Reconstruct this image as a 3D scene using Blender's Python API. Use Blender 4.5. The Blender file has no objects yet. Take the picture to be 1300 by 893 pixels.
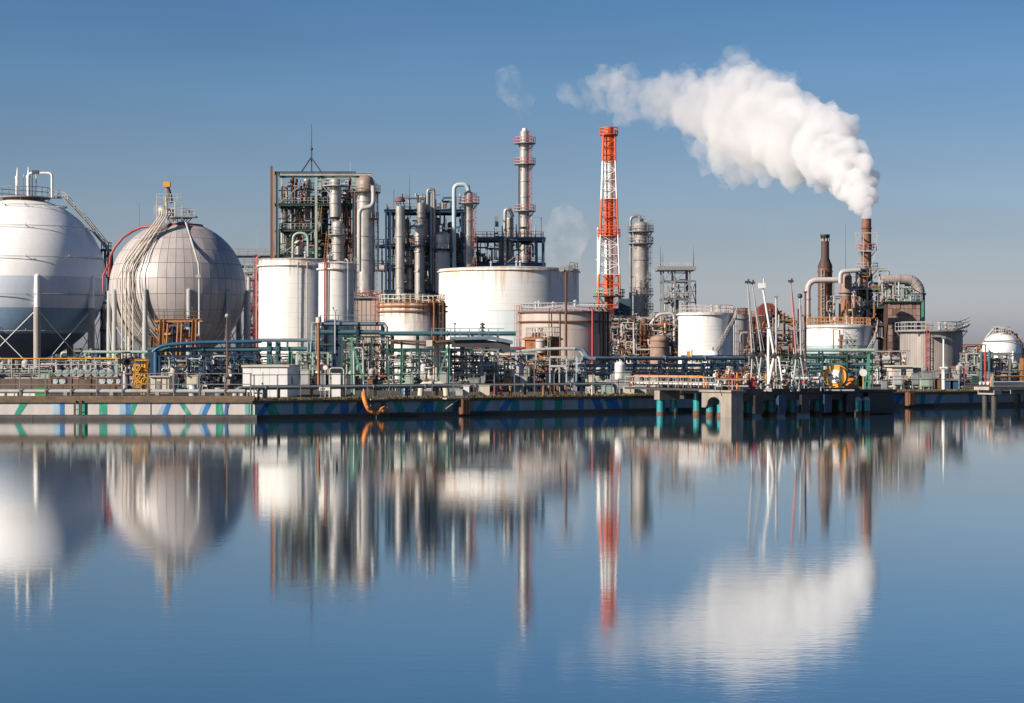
import bpy, math, random
import numpy as np
from mathutils import Vector, Matrix, Quaternion

random.seed(7)
SC = bpy.context.scene
COL = SC.collection
F = 2600.0          # focal length in photo pixels
CH = 5.2            # camera height above the water
HY = 450.0          # horizon row in the photo
GZ = 1.45           # level of the land

# ---------------------------------------------------------------- camera
cam = bpy.data.cameras.new('camera')
cam.sensor_width = 36.0
cam.lens = F / 1300.0 * 36.0
cam.shift_y = 0.0027
cam.clip_start = 0.5
cam.clip_end = 9000.0
cam_o = bpy.data.objects.new('camera', cam)
cam_o.location = (0, 0, CH)
cam_o.rotation_euler = (math.radians(90), 0, 0)
COL.objects.link(cam_o)
SC.camera = cam_o

# ---------------------------------------------------------------- sky and sun
SUN_AZ = 57.0       # degrees to the left of the direction towards the viewer
SUN_EL = 26.0
az, el = math.radians(SUN_AZ), math.radians(SUN_EL)
sun_vec = Vector((-math.sin(az) * math.cos(el), -math.cos(az) * math.cos(el), math.sin(el)))
W = bpy.data.worlds.new('World')
SC.world = W
W.use_nodes = True
nt = W.node_tree
nt.nodes.clear()
out = nt.nodes.new('ShaderNodeOutputWorld')
bg = nt.nodes.new('ShaderNodeBackground')
sky = nt.nodes.new('ShaderNodeTexSky')
sky.sky_type = 'NISHITA'
sky.sun_disc = False
sky.sun_elevation = el
sky.sun_rotation = math.atan2(sun_vec.x, sun_vec.y)
sky.air_density = 1.0
sky.dust_density = 1.2
sky.ozone_density = 3.0
bg.inputs['Strength'].default_value = 0.0866
# the low band of winter haze: greyer at the horizon, clear deep blue from about ten degrees up
tc = nt.nodes.new('ShaderNodeTexCoord')
sx = nt.nodes.new('ShaderNodeSeparateXYZ')
rmp = nt.nodes.new('ShaderNodeValToRGB')
mul = nt.nodes.new('ShaderNodeMix')
mul.data_type = 'RGBA'
mul.blend_type = 'MULTIPLY'
mul.inputs[0].default_value = 1.0
e = rmp.color_ramp.elements
e[0].position = 0.0; e[0].color = (1.0, 0.98, 1.25, 1)
e[1].position = 0.1673; e[1].color = (0.336, 0.50, 0.667, 1)
for q, c_ in ((0.0212, (0.99, 0.947, 1.222)), (0.0365, (0.818, 0.791, 1.004)), (0.0558, (0.688, 0.69, 0.848)), (0.0942, (0.549, 0.605, 0.749)), (0.1327, (0.426, 0.557, 0.71)), (0.40, (0.19, 0.36, 0.57)), (1.0, (0.13, 0.29, 0.51))):
    m_ = e.new(q); m_.color = (*c_, 1)
nt.links.new(tc.outputs['Generated'], sx.inputs[0])
nt.links.new(sx.outputs['Z'], rmp.inputs[0])
nt.links.new(sky.outputs[0], mul.inputs[6])
nt.links.new(rmp.outputs[0], mul.inputs[7])
hz = nt.nodes.new('ShaderNodeTexNoise'); hz.inputs['Scale'].default_value = 5.0; hz.inputs['Detail'].default_value = 4.0
hm = nt.nodes.new('ShaderNodeMapping'); hm.inputs['Scale'].default_value = (1.0, 1.0, 5.0); nt.links.new(tc.outputs['Generated'], hm.inputs[0]); nt.links.new(hm.outputs[0], hz.inputs[0])
hr = nt.nodes.new('ShaderNodeMapRange'); hr.inputs[1].default_value = 0.3; hr.inputs[2].default_value = 0.7; hr.inputs[3].default_value = 0.955; hr.inputs[4].default_value = 1.045; nt.links.new(hz.outputs[0], hr.inputs[0])
h2 = nt.nodes.new('ShaderNodeMix'); h2.data_type = 'RGBA'; h2.blend_type = 'MULTIPLY'; h2.inputs[0].default_value = 1.0
nt.links.new(mul.outputs[2], h2.inputs[6]); nt.links.new(hr.outputs[0], h2.inputs[7]); nt.links.new(h2.outputs[2], bg.inputs[0])
nt.links.new(bg.outputs[0], out.inputs[0])

sl = bpy.data.lights.new('sun', 'SUN')
sl.energy = 4.9
sl.angle = math.radians(0.5)
sl.color = (1.0, 0.89, 0.76)
so = bpy.data.objects.new('sun', sl)
so.rotation_euler = (-sun_vec).to_track_quat('-Z', 'Y').to_euler()
so.location = (-120, -40, 160)
COL.objects.link(so)

SC.view_settings.view_transform = 'Standard'
SC.view_settings.look = 'None'
SC.view_settings.gamma = 1.0
SC.view_settings.exposure = 0.56
SC.render.engine = 'CYCLES'
SC.cycles.use_denoising = True
SC.cycles.max_bounces = 18
SC.cycles.diffuse_bounces = 3
SC.cycles.glossy_bounces = 3
SC.cycles.transmission_bounces = 4
SC.cycles.volume_bounces = 14
SC.cycles.transparent_max_bounces = 12
SC.cycles.caustics_reflective = False
SC.cycles.caustics_refractive = False

# ---------------------------------------------------------------- helpers
def X(px, d): return (px - 650.0) * d / F
def Z(py, d): return CH + (HY - py) * d / F
def P(px, py, d): return Vector((X(px, d), d, Z(py, d)))
def M(npx, d): return npx * d / F

def srgb(r, g, b):
    f = lambda c: ((c / 255.0 + 0.055) / 1.055) ** 2.4 if c > 10 else c / 255.0 / 12.92
    return (f(r), f(g), f(b))

MATS = {}
MATKW = {}
def mat(name, col, rough=0.55, metal=0.0, vary=0.25, rust=0.0, rust_col=(0.16, 0.055, 0.018), stretch=0.12, scale=1.0, bump=0.05, rust_scale=0.7, seam=0.0, rim_z=None):
    if name in MATS: return MATS[name]
    MATKW[name] = dict(col=col, rough=rough, metal=metal, vary=vary, rust=rust, rust_col=rust_col, stretch=stretch, scale=scale, bump=bump, rust_scale=rust_scale, seam=seam)
    m = bpy.data.materials.new(name)
    m.use_nodes = True
    n = m.node_tree; N = n.nodes; L = n.links
    b = N['Principled BSDF']
    b.inputs['Roughness'].default_value = rough
    b.inputs['Metallic'].default_value = metal
    g = N.new('ShaderNodeNewGeometry')
    mp = N.new('ShaderNodeMapping'); mp.inputs['Scale'].default_value = (scale, scale, scale * stretch * 2)
    L.new(g.outputs['Position'], mp.inputs[0])
    no = N.new('ShaderNodeTexNoise'); no.inputs['Scale'].default_value = 0.9; no.inputs['Detail'].default_value = 5; no.inputs['Roughness'].default_value = 0.65
    L.new(mp.outputs[0], no.inputs[0])
    r1 = N.new('ShaderNodeMapRange'); r1.inputs[1].default_value = 0.3; r1.inputs[2].default_value = 0.7
    r1.inputs[3].default_value = 1.0 - vary; r1.inputs[4].default_value = 1.0
    L.new(no.outputs[0], r1.inputs[0])
    mx = N.new('ShaderNodeMix'); mx.data_type = 'RGBA'; mx.blend_type = 'MULTIPLY'; mx.inputs[0].default_value = 1.0
    mx.inputs[6].default_value = (*col, 1)
    L.new(r1.outputs[0], mx.inputs[7])
    last = mx.outputs[2]
    if seam > 0:   # dirt caught along the horizontal weld of every plate course
        sz = N.new('ShaderNodeSeparateXYZ'); L.new(g.outputs['Position'], sz.inputs[0])
        md = N.new('ShaderNodeMath'); md.operation = 'PINGPONG'; md.inputs[1].default_value = 1.2
        L.new(sz.outputs['Z'], md.inputs[0])
        wob = N.new('ShaderNodeMath'); wob.operation = 'MULTIPLY_ADD'; wob.inputs[1].default_value = 0.12; wob.inputs[2].default_value = -0.03
        L.new(no.outputs[0], wob.inputs[0])
        lt = N.new('ShaderNodeMath'); lt.operation = 'LESS_THAN'; L.new(md.outputs[0], lt.inputs[0]); L.new(wob.outputs[0], lt.inputs[1])
        m0 = N.new('ShaderNodeMix'); m0.data_type = 'RGBA'; m0.blend_type = 'MULTIPLY'; m0.inputs[7].default_value = (1-seam, 1-seam*1.1, 1-seam*1.25, 1)
        L.new(lt.outputs[0], m0.inputs[0]); L.new(last, m0.inputs[6]); last = m0.outputs[2]
    if rust > 0:
        mp2 = N.new('ShaderNodeMapping'); mp2.inputs['Scale'].default_value = (rust_scale, rust_scale, rust_scale * stretch)
        mp2.inputs['Location'].default_value = (3.1, 7.7, 1.3)
        L.new(g.outputs['Position'], mp2.inputs[0])
        n2 = N.new('ShaderNodeTexNoise'); n2.inputs['Scale'].default_value = 1.6; n2.inputs['Detail'].default_value = 8; n2.inputs['Roughness'].default_value = 0.7
        L.new(mp2.outputs[0], n2.inputs[0])
        r2 = N.new('ShaderNodeMapRange'); c = 0.78 - rust * 0.5
        r2.inputs[1].default_value = c - 0.05; r2.inputs[2].default_value = c + 0.12
        if rim_z is not None:   # runs of rust that start at the rim and thin out downwards
            s3 = N.new('ShaderNodeSeparateXYZ'); L.new(g.outputs['Position'], s3.inputs[0])
            rz = N.new('ShaderNodeMapRange'); rz.inputs[1].default_value = rim_z-5.0; rz.inputs[2].default_value = rim_z; rz.inputs[3].default_value = -0.02; rz.inputs[4].default_value = 0.16
            L.new(s3.outputs['Z'], rz.inputs[0])
            ad = N.new('ShaderNodeMath'); ad.operation = 'ADD'; L.new(n2.outputs[0], ad.inputs[0]); L.new(rz.outputs[0], ad.inputs[1]); L.new(ad.outputs[0], r2.inputs[0])
        else: L.new(n2.outputs[0], r2.inputs[0])
        m2 = N.new('ShaderNodeMix'); m2.data_type = 'RGBA'
        m2.inputs[7].default_value = (*rust_col, 1)
        L.new(r2.outputs[0], m2.inputs[0]); L.new(last, m2.inputs[6])
        last = m2.outputs[2]
        r3 = N.new('ShaderNodeMapRange'); r3.inputs[3].default_value = rough; r3.inputs[4].default_value = 0.85
        L.new(r2.outputs[0], r3.inputs[0]); L.new(r3.outputs[0], b.inputs['Roughness'])
        if metal > 0:
            r4 = N.new('ShaderNodeMapRange'); r4.inputs[3].default_value = metal; r4.inputs[4].default_value = 0.0
            L.new(r2.outputs[0], r4.inputs[0]); L.new(r4.outputs[0], b.inputs['Metallic'])
    L.new(last, b.inputs['Base Color'])
    if bump > 0:
        bp = N.new('ShaderNodeBump'); bp.inputs['Strength'].default_value = bump; bp.inputs['Distance'].default_value = 0.3
        L.new(no.outputs[0], bp.inputs['Height']); L.new(bp.outputs[0], b.inputs['Normal'])
    MATS[name] = m
    return m

# painted and bare surfaces
WHITE = mat('white paint', (0.80, 0.78, 0.74), 0.45, vary=0.2, rust=0.24, rust_col=(0.42, 0.27, 0.17), stretch=0.05, bump=0.02, seam=0.22)
WHITE_CLEAN = mat('clean white paint', (0.82, 0.81, 0.78), 0.4, vary=0.16, rust=0.16, rust_col=(0.45, 0.34, 0.25), stretch=0.05, bump=0.01, seam=0.18)
WHITE_RUSTY = mat('rust streaked white paint', (0.78, 0.75, 0.70), 0.5, vary=0.18, rust=0.36, rust_col=(0.33, 0.13, 0.045), stretch=0.06, bump=0.03, seam=0.25)
WHITE_STAIN = mat('stained white paint', (0.80, 0.78, 0.74), 0.45, vary=0.14, rust=0.32, rust_col=(0.56, 0.41, 0.29), stretch=0.07, bump=0.02, rust_scale=0.7, seam=0.16)
CREAM = mat('cream pipe paint', (0.62, 0.56, 0.44), 0.45, vary=0.2, rust=0.12)
PINKISH = mat('dusty pink grey lagging', (0.52, 0.45, 0.42), 0.5, vary=0.2, rust=0.08, rust_col=(0.25, 0.16, 0.12))
LAGGING = mat('grey insulation cladding', (0.46, 0.44, 0.44), 0.42, metal=0.25, vary=0.22, rust=0.10, rust_col=(0.22, 0.15, 0.11))
LAGGING_B = mat('warm grey insulation cladding', (0.50, 0.455, 0.43), 0.45, metal=0.2, vary=0.2, rust=0.12, rust_col=(0.25, 0.16, 0.11))
STEEL = mat('dull aluminium cladding', (0.36, 0.335, 0.315), 0.42, metal=0.4, vary=0.45, rust=0.30, rust_col=(0.12, 0.07, 0.045))
STEEL_B = mat('bright aluminium cladding', (0.50, 0.47, 0.44), 0.4, metal=0.35, vary=0.4, rust=0.24, rust_col=(0.20, 0.13, 0.09), stretch=0.25)
GREY = mat('grey steel paint', (0.26, 0.27, 0.27), 0.5, vary=0.25, rust=0.16)
PALE = mat('pale grey steel paint', (0.46, 0.46, 0.44), 0.5, vary=0.3, rust=0.24)
DARK = mat('dark weathered steel', (0.055, 0.055, 0.06), 0.6, vary=0.3, rust=0.22, rust_col=(0.09, 0.04, 0.02))
BLACKISH = mat('black painted steel', (0.022, 0.022, 0.025), 0.5, vary=0.3)
BROWN = mat('rust brown steel', (0.17, 0.075, 0.042), 0.7, vary=0.4, rust=0.35, rust_col=(0.26, 0.11, 0.05))
RUST = mat('orange rust steel', (0.33, 0.14, 0.055), 0.75, vary=0.45, rust=0.4, rust_col=(0.13, 0.055, 0.03))
OCHRE = mat('ochre rusty paint', (0.45, 0.21, 0.075), 0.6, vary=0.3, rust=0.3)
GREEN = mat('sea green steel paint', (0.085, 0.28, 0.19), 0.5, vary=0.2, rust=0.14)
GREEN_D = mat('dark green steel paint', (0.028, 0.078, 0.062), 0.55, vary=0.3, rust=0.15)
PALEGREEN = mat('faded green steel paint', (0.34, 0.44, 0.36), 0.5, vary=0.25, rust=0.18)
TEAL = mat('teal pipe paint', (0.055, 0.145, 0.165), 0.45, vary=0.25, rust=0.12)
BLUE = mat('blue steel paint', (0.028, 0.10, 0.185), 0.45, vary=0.25, rust=0.1)
SLATE = mat('slate blue pipe paint', (0.15, 0.205, 0.255), 0.45, vary=0.25, rust=0.1)
NAVY = mat('navy steel paint', (0.018, 0.05, 0.10), 0.5, vary=0.3, rust=0.1)
SKYBL = mat('pale blue pipe paint', (0.42, 0.53, 0.56), 0.4, vary=0.12, rust=0.06)
RED = mat('red paint', (0.33, 0.045, 0.045), 0.45, vary=0.2, rust=0.08)
PINKRED = mat('faded red paint', (0.55, 0.20, 0.17), 0.5, vary=0.2, rust=0.15)
SIGNAL = mat('signal orange paint', (0.74, 0.125, 0.035), 0.5, vary=0.3, rust=0.16, rust_col=(0.42, 0.10, 0.05))
SIGNAL_W = mat('signal white paint', (0.80, 0.78, 0.74), 0.5, vary=0.22, rust=0.16, rust_col=(0.45, 0.32, 0.24))
ORANGE = mat('orange paint', (0.78, 0.23, 0.03), 0.5, vary=0.2, rust=0.1)
YELLOW = mat('yellow paint', (0.66, 0.34, 0.04), 0.5, vary=0.2, rust=0.15)
CONCRETE = mat('weathered concrete', (0.40, 0.36, 0.32), 0.85, vary=0.35, rust=0.18, rust_col=(0.16, 0.13, 0.11), bump=0.15)
CONC_DK = mat('wet dark concrete', (0.075, 0.065, 0.06), 0.6, vary=0.5, rust=0.2, rust_col=(0.02, 0.02, 0.02), bump=0.2)
BRICK = mat('rust stained lagging panel', (0.36, 0.235, 0.185), 0.8, vary=0.4, rust=0.3, rust_col=(0.15, 0.07, 0.045), stretch=0.6)
BEIGE = mat('beige sheet metal', (0.50, 0.39, 0.32), 0.55, vary=0.18, rust=0.1)
GLASS = mat('dark glazing', (0.02, 0.03, 0.04), 0.12, vary=0.1, bump=0.0)
PILE_T = mat('turquoise pile coating', (0.025, 0.27, 0.29), 0.4, vary=0.25, rust=0.1)

_o_count = 0
def new_obj(name, data, Mw, parent=None):
    o = bpy.data.objects.new(name, data)
    COL.objects.link(o)
    if parent is not None:
        o.parent = parent
        o.matrix_parent_inverse = WM[parent.name].inverted()
    o.matrix_basis = Mw
    WM[o.name] = Mw.copy()
    return o
WM = {}

class MB:
    """collects geometry in world coordinates"""
    def __init__(s): s.v = []; s.f = []; s.sm = []
    def add(s, vs, fs, smooth=False):
        n = len(s.v); s.v.extend([tuple(p) for p in vs])
        for q in fs: s.f.append(tuple(i + n for i in q)); s.sm.append(smooth)
    def box(s, a, b):
        x0, y0, z0 = a; x1, y1, z1 = b
        s.add([(x0,y0,z0),(x1,y0,z0),(x1,y1,z0),(x0,y1,z0),(x0,y0,z1),(x1,y0,z1),(x1,y1,z1),(x0,y1,z1)],
              [(0,3,2,1),(4,5,6,7),(0,1,5,4),(1,2,6,5),(2,3,7,6),(3,0,4,7)])
    def cbox(s, c, w, dp, h): s.box((c[0]-w/2, c[1]-dp/2, c[2]-h/2), (c[0]+w/2, c[1]+dp/2, c[2]+h/2))
    def beam(s, a, b, w, h=None):
        h = h or w
        a = Vector(a); b = Vector(b); t = (b - a)
        if t.length < 1e-6: return
        t.normalize()
        up = Vector((0,0,1)) if abs(t.z) < 0.95 else Vector((0,1,0))
        u = t.cross(up).normalized(); v = u.cross(t).normalized()
        vs = []
        for p in (a, b):
            for i, j in ((-1,-1),(1,-1),(1,1),(-1,1)): vs.append(p + u*(i*w/2) + v*(j*h/2))
        s.add(vs, [(0,1,2,3),(7,6,5,4),(0,4,5,1),(1,5,6,2),(2,6,7,3),(3,7,4,0)])
    def cyl(s, a, b, r, r1=None, n=10, caps=True):
        r1 = r if r1 is None else r1
        a = Vector(a); b = Vector(b); t = (b - a).normalized()
        up = Vector((0,0,1)) if abs(t.z) < 0.95 else Vector((0,1,0))
        u = t.cross(up).normalized(); v = u.cross(t).normalized()
        ra = []; rb = []
        for i in range(n):
            an = 2*math.pi*i/n; dv = u*math.cos(an) + v*math.sin(an)
            ra.append(a + dv*r); rb.append(b + dv*r1)
        s.add(ra + rb, [(i, n+i, n+(i+1) % n, (i+1) % n) for i in range(n)], True)
        if caps:
            s.add(ra, [tuple(range(n))]); s.add(rb, [tuple(reversed(range(n)))])
    def tube(s, pts, r, n=8, closed=False):
        pts = [Vector(p) for p in pts]; m = len(pts); rings = []
        u = None
        for k in range(m):
            if closed: t = (pts[(k+1) % m] - pts[k-1]).normalized()
            elif k == 0: t = (pts[1] - pts[0]).normalized()
            elif k == m-1: t = (pts[-1] - pts[-2]).normalized()
            else: t = ((pts[k+1]-pts[k]).normalized() + (pts[k]-pts[k-1]).normalized()).normalized()
            if u is None:
                up = Vector((0,0,1)) if abs(t.z) < 0.9 else Vector((0,1,0))
                u = t.cross(up).normalized()
            else:
                u = (u - t*u.dot(t)).normalized()
            v = t.cross(u)
            rr = r[k] if isinstance(r, (list, tuple)) else r
            rings.append([pts[k] + u*(rr*math.cos(2*math.pi*i/n)) + v*(rr*math.sin(2*math.pi*i/n)) for i in range(n)])
        vs = [p for g in rings for p in g]; fs = []
        for k in range(m if closed else m-1):
            k2 = (k+1) % m
            for i in range(n): fs.append((k*n+i, k*n+(i+1) % n, k2*n+(i+1) % n, k2*n+i))
        s.add(vs, fs, True)
        if not closed:
            s.add(rings[0], [tuple(reversed(range(n)))]); s.add(rings[-1], [tuple(range(n))])
    def lathe(s, prof, c, n=48, smooth=True):
        """prof: (r, z) from bottom to top; runs of equal smoothness, hard edges come from repeated points"""
        vs = []; fs = []
        for r, z in prof:
            for i in range(n):
                an = 2*math.pi*i/n; vs.append((c[0] + r*math.sin(an), c[1] - r*math.cos(an), z))
        for k in range(len(prof)-1):
            if prof[k] == prof[k+1]: continue
            for i in range(n):
                fs.append((k*n+i, k*n+(i+1) % n, (k+1)*n+(i+1) % n, (k+1)*n+i))
        s.add(vs, fs, smooth)
    def rail(s, pts, h=1.1, gap=2.0, r=0.045, closed=False, rails=(1.0, 0.5), posts=True):
        pts = [Vector(p) for p in pts]
        if closed: pts = pts + [pts[0]]
        up = Vector((0,0,1))
        for a, b in zip(pts[:-1], pts[1:]):
            for q in rails: s.beam(a + up*h*q, b + up*h*q, r*1.6)
        if posts:
            acc = 0.0; nxt = 0.0
            for a, b in zip(pts[:-1], pts[1:]):
                ln = (b-a).length
                while nxt <= acc + ln + 1e-6:
                    p = a.lerp(b, (nxt-acc)/max(ln, 1e-6)); s.beam(p, p + up*h, r*2); nxt += gap
                acc += ln
    def ladder(s, a, b, out, w=0.5, cage=True):
        a = Vector(a); b = Vector(b); t = (b-a); ln = t.length; t.normalize()
        out = Vector(out).normalized(); sd = t.cross(out).normalized()
        for q in (-1, 1): s.beam(a + sd*(q*w/2), b + sd*(q*w/2), 0.09)
        k = int(ln/0.6)
        for i in range(1, k): s.beam(a + t*(i*0.6) - sd*(w/2), a + t*(i*0.6) + sd*(w/2), 0.05)
        if cage:
            hp = []
            i = 2.2
            while i < ln:
                c = a + t*i; pr = None
                for an in (0, 45, 90, 135, 180):
                    q = c + sd*(math.cos(math.radians(an))*0.4) + out*(math.sin(math.radians(an))*0.7)
                    if pr is not None: s.beam(pr, q, 0.06)
                    pr = q
                i += 1.2
            for an in (30, 90, 150):
                o_ = sd*(math.cos(math.radians(an))*0.4) + out*(math.sin(math.radians(an))*0.7)
                if ln > 3.4: s.beam(a + t*2.2 + o_, b + o_, 0.05)
    def data(s, name, material, org=Vector((0,0,0))):
        me = bpy.data.meshes.new(name)
        vs = (np.array(s.v, dtype=float) - np.array(org)).tolist() if s.v else []
        me.from_pydata(vs, [], s.f)
        me.polygons.foreach_set('use_smooth', s.sm)
        me.materials.append(material)
        me.update()
        return me

def fillet(pts, r, seg=4):
    pts = [Vector(p) for p in pts]; o = [pts[0]]
    for a, b, c in zip(pts[:-2], pts[1:-1], pts[2:]):
        u = (a-b); v = (c-b); k = min(r, u.length*0.49, v.length*0.49)
        p = b + u.normalized()*k; q = b + v.normalized()*k
        for i in range(seg+1):
            t = i/seg; o.append(p*(1-t)**2 + b*(2*t*(1-t)) + q*t**2)
    o.append(pts[-1]); return o

_unit = {}
def unit(kind, material, taper=1.0):
    key = (kind, material.name, round(taper, 2))
    if key in _unit: return _unit[key]
    b = MB()
    if kind == 'box': b.box((-0.5,-0.5,0), (0.5,0.5,1))
    elif kind == 'ibeam':
        b.box((-0.5,-0.5,0), (0.5,-0.36,1)); b.box((-0.5,0.36,0), (0.5,0.5,1)); b.box((-0.12,-0.36,0), (0.12,0.36,1))
    elif kind == 'cyl16': b.cyl((0,0,0), (0,0,1), 1, taper, 16)
    elif kind == 'cyl8': b.cyl((0,0,0), (0,0,1), 1, taper, 8)
    elif kind == 'cyl24': b.cyl((0,0,0), (0,0,1), 1, taper, 28)
    elif kind == 'valve':   # flanged body, bonnet and hand wheel, about one unit tall
        b.cyl((-0.5,0,0), (0.5,0,0), 0.26, n=10); b.cyl((-0.5,0,0), (-0.38,0,0), 0.42, n=10); b.cyl((0.38,0,0), (0.5,0,0), 0.42, n=10)
        b.cyl((0,0,0), (0,0,0.6), 0.2, 0.13, n=8); b.cyl((0,0,0.6), (0,0,1.1), 0.06, n=6)
        b.tube([(0.45*math.cos(i*math.pi/5), 0.45*math.sin(i*math.pi/5), 1.0) for i in range(10)], 0.06, 5, closed=True)
        b.beam((-0.45,0,1.0), (0.45,0,1.0), 0.07); b.beam((0,-0.45,1.0), (0,0.45,1.0), 0.07)
    _unit[key] = b.data(kind, material)
    return _unit[key]

class T:
    """a thing: an Empty at its base that carries its parts; every coordinate is given in world space"""
    def __init__(s, name, label, cat, base, group=None):
        s.b = Vector(base)
        s.o = new_obj(name, None, Matrix.Translation(s.b))
        s.o.empty_display_size = 0.5
        s.o['label'] = label; s.o['category'] = cat
        if group: s.o['group'] = group
    def _bar(s, name, kind, a, b, sx, sy, material, taper=1.0, parent=None):
        a = Vector(a); b = Vector(b); t = b - a; ln = t.length
        q = t.to_track_quat('Z', 'Y')
        Mw = Matrix.Translation(a) @ q.to_matrix().to_4x4() @ Matrix.Diagonal((sx, sy, ln, 1))
        return new_obj(name, unit(kind, material, taper), Mw, parent or s.o)
    def beam(s, name, a, b, w, material, h=None, kind='ibeam', parent=None): return s._bar(name, kind, a, b, w, h or w, material, parent=parent)
    def bar(s, name, a, b, w, material, h=None, parent=None): return s._bar(name, 'box', a, b, w, h or w, material, parent=parent)
    def cyl(s, name, a, b, r, material, r1=None, parent=None):
        return s._bar(name, 'cyl8' if r < 0.13 else ('cyl16' if r < 1.0 else 'cyl24'), a, b, r, r, material, 1.0 if r1 is None else r1/r, parent)
    def valve(s, name, c, size, material, rot=0.0, parent=None):
        Mw = Matrix.Translation(c) @ Matrix.Rotation(rot, 4, 'Z') @ Matrix.Diagonal((size, size, size, 1))
        return new_obj(name, unit('valve', material), Mw, parent or s.o)
    def mesh(s, name, mb, material, parent=None):
        return new_obj(name, mb.data(name, material, s.b), Matrix.Translation(s.b), parent or s.o)
    def box(s, name, a, b, material, parent=None):
        m = MB(); m.box(a, b); return s.mesh(name, m, material, parent)
    def tube(s, name, pts, r, material, n=10, parent=None, fil=None):
        m = MB(); m.tube(fillet(pts, fil) if fil else pts, r, n); return s.mesh(name, m, material, parent)

def single(name, label, cat, mb, material, base, group=None):
    o = new_obj(name, mb.data(name, material, Vector(base)), Matrix.Translation(Vector(base)))
    o['label'] = label; o['category'] = cat
    if group: o['group'] = group
    return o
def struct(name, mb, material, kind='structure', base=(0,0,0), parent=None):
    o = new_obj(name, mb.data(name, material, Vector(base)), Matrix.Translation(Vector(base)), parent)
    o['kind'] = kind
    return o
# ---------------------------------------------------------------- water
def water_mat():
    m = bpy.data.materials.new('harbour water'); m.use_nodes = True
    n = m.node_tree; N = n.nodes; L = n.links; b = N['Principled BSDF']
    b.inputs['Base Color'].default_value = (0.020, 0.062, 0.090, 1)
    b.inputs['Roughness'].default_value = 0.053
    b.inputs['IOR'].default_value = 2.2
    g = N.new('ShaderNodeNewGeometry')
    acc = None
    for sc_, st, w in ((0.55, 0.35, 0.28), (2.2, 0.5, 0.35), (7.0, 0.6, 0.25)):
        mp = N.new('ShaderNodeMapping'); mp.inputs['Scale'].default_value = (sc_*st, sc_, 1)
        mp.inputs['Rotation'].default_value = (0, 0, 0.12)
        L.new(g.outputs['Position'], mp.inputs[0])
        no = N.new('ShaderNodeTexNoise'); no.inputs['Scale'].default_value = 1.0; no.inputs['Detail'].default_value = 3
        L.new(mp.outputs[0], no.inputs[0])
        k = N.new('ShaderNodeMath'); k.operation = 'MULTIPLY'; k.inputs[1].default_value = w
        L.new(no.outputs[0], k.inputs[0])
        if acc is None: acc = k.outputs[0]
        else:
            a = N.new('ShaderNodeMath'); a.operation = 'ADD'; L.new(acc, a.inputs[0]); L.new(k.outputs[0], a.inputs[1]); acc = a.outputs[0]
    bp = N.new('ShaderNodeBump'); bp.inputs['Strength'].default_value = WATER_BUMP; bp.inputs['Distance'].default_value = 0.1
    L.new(acc, bp.inputs['Height']); L.new(bp.outputs[0], b.inputs['Normal'])
    gl = N.new('ShaderNodeBsdfGlossy'); gl.inputs['Color'].default_value = (0.88, 0.905, 0.92, 1); gl.inputs['Roughness'].default_value = 0.053
    L.new(bp.outputs[0], gl.inputs['Normal'])
    mpw = N.new('ShaderNodeMapping'); mpw.inputs['Scale'].default_value = (0.012, 0.045, 1); L.new(g.outputs['Position'], mpw.inputs[0])
    wn = N.new('ShaderNodeTexNoise'); wn.inputs['Scale'].default_value = 1.0; wn.inputs['Detail'].default_value = 4; L.new(mpw.outputs[0], wn.inputs[0])
    wr = N.new('ShaderNodeMapRange'); wr.inputs[1].default_value = 0.35; wr.inputs[2].default_value = 0.65; wr.inputs[3].default_value = 0.036; wr.inputs[4].default_value = 0.054; L.new(wn.outputs[0], wr.inputs[0])
    L.new(wr.outputs[0], b.inputs['Roughness']); L.new(wr.outputs[0], gl.inputs['Roughness'])
    ws = N.new('ShaderNodeMapRange'); ws.inputs[1].default_value = 0.35; ws.inputs[2].default_value = 0.65; ws.inputs[3].default_value = 0.018; ws.inputs[4].default_value = 0.042; L.new(wn.outputs[0], ws.inputs[0]); L.new(ws.outputs[0], bp.inputs['Strength'])
    mx = N.new('ShaderNodeMixShader'); mx.inputs[0].default_value = 0.47
    L.new(b.outputs[0], mx.inputs[1]); L.new(gl.outputs[0], mx.inputs[2]); L.new(mx.outputs[0], N['Material Output'].inputs['Surface'])
    return m
WATER_BUMP = 0.075
mb = MB(); mb.add([(-2500,-300,0),(2500,-300,0),(2500,3000,0),(-2500,3000,0)], [(0,1,2,3)])
struct('water', mb, water_mat())

# ---------------------------------------------------------------- land and quay
KX, KY = X(322, 162.5), 162.5
UX, UY = 0.847, 0.5316
def E(s, off=0.0, z=0.0): return Vector((KX + UX*s - UY*off, KY + UY*s + UX*off, z))
def E_px(px, off=0.0):
    kx = KX - UY*off; ky = KY + UX*off; a = px - 650
    return (a*ky - F*kx) / (F*UX - a*UY)
def edge_at(px, py, off=0.0):
    s = E_px(px, off); p = E(s, off); p.z = Z(py, p.y); return p

GROUND = mat('yard asphalt and gravel', (0.085, 0.078, 0.068), 0.9, vary=0.5, rust=0.25, rust_col=(0.15, 0.125, 0.09), stretch=0.5, bump=0.2)
mb = MB()
p1 = E(0, 0.9); p2 = E(900, 0.9)
mb.add([(-400, KY+0.9, GZ), (p1.x+0.2, KY+0.9, GZ), (p2.x, p2.y, GZ), (2600, 3200, GZ), (-2600, 3200, GZ), (-2600, KY+0.9, GZ)], [(0,1,2,3,4,5)])
struct('ground', mb, GROUND)

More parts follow.
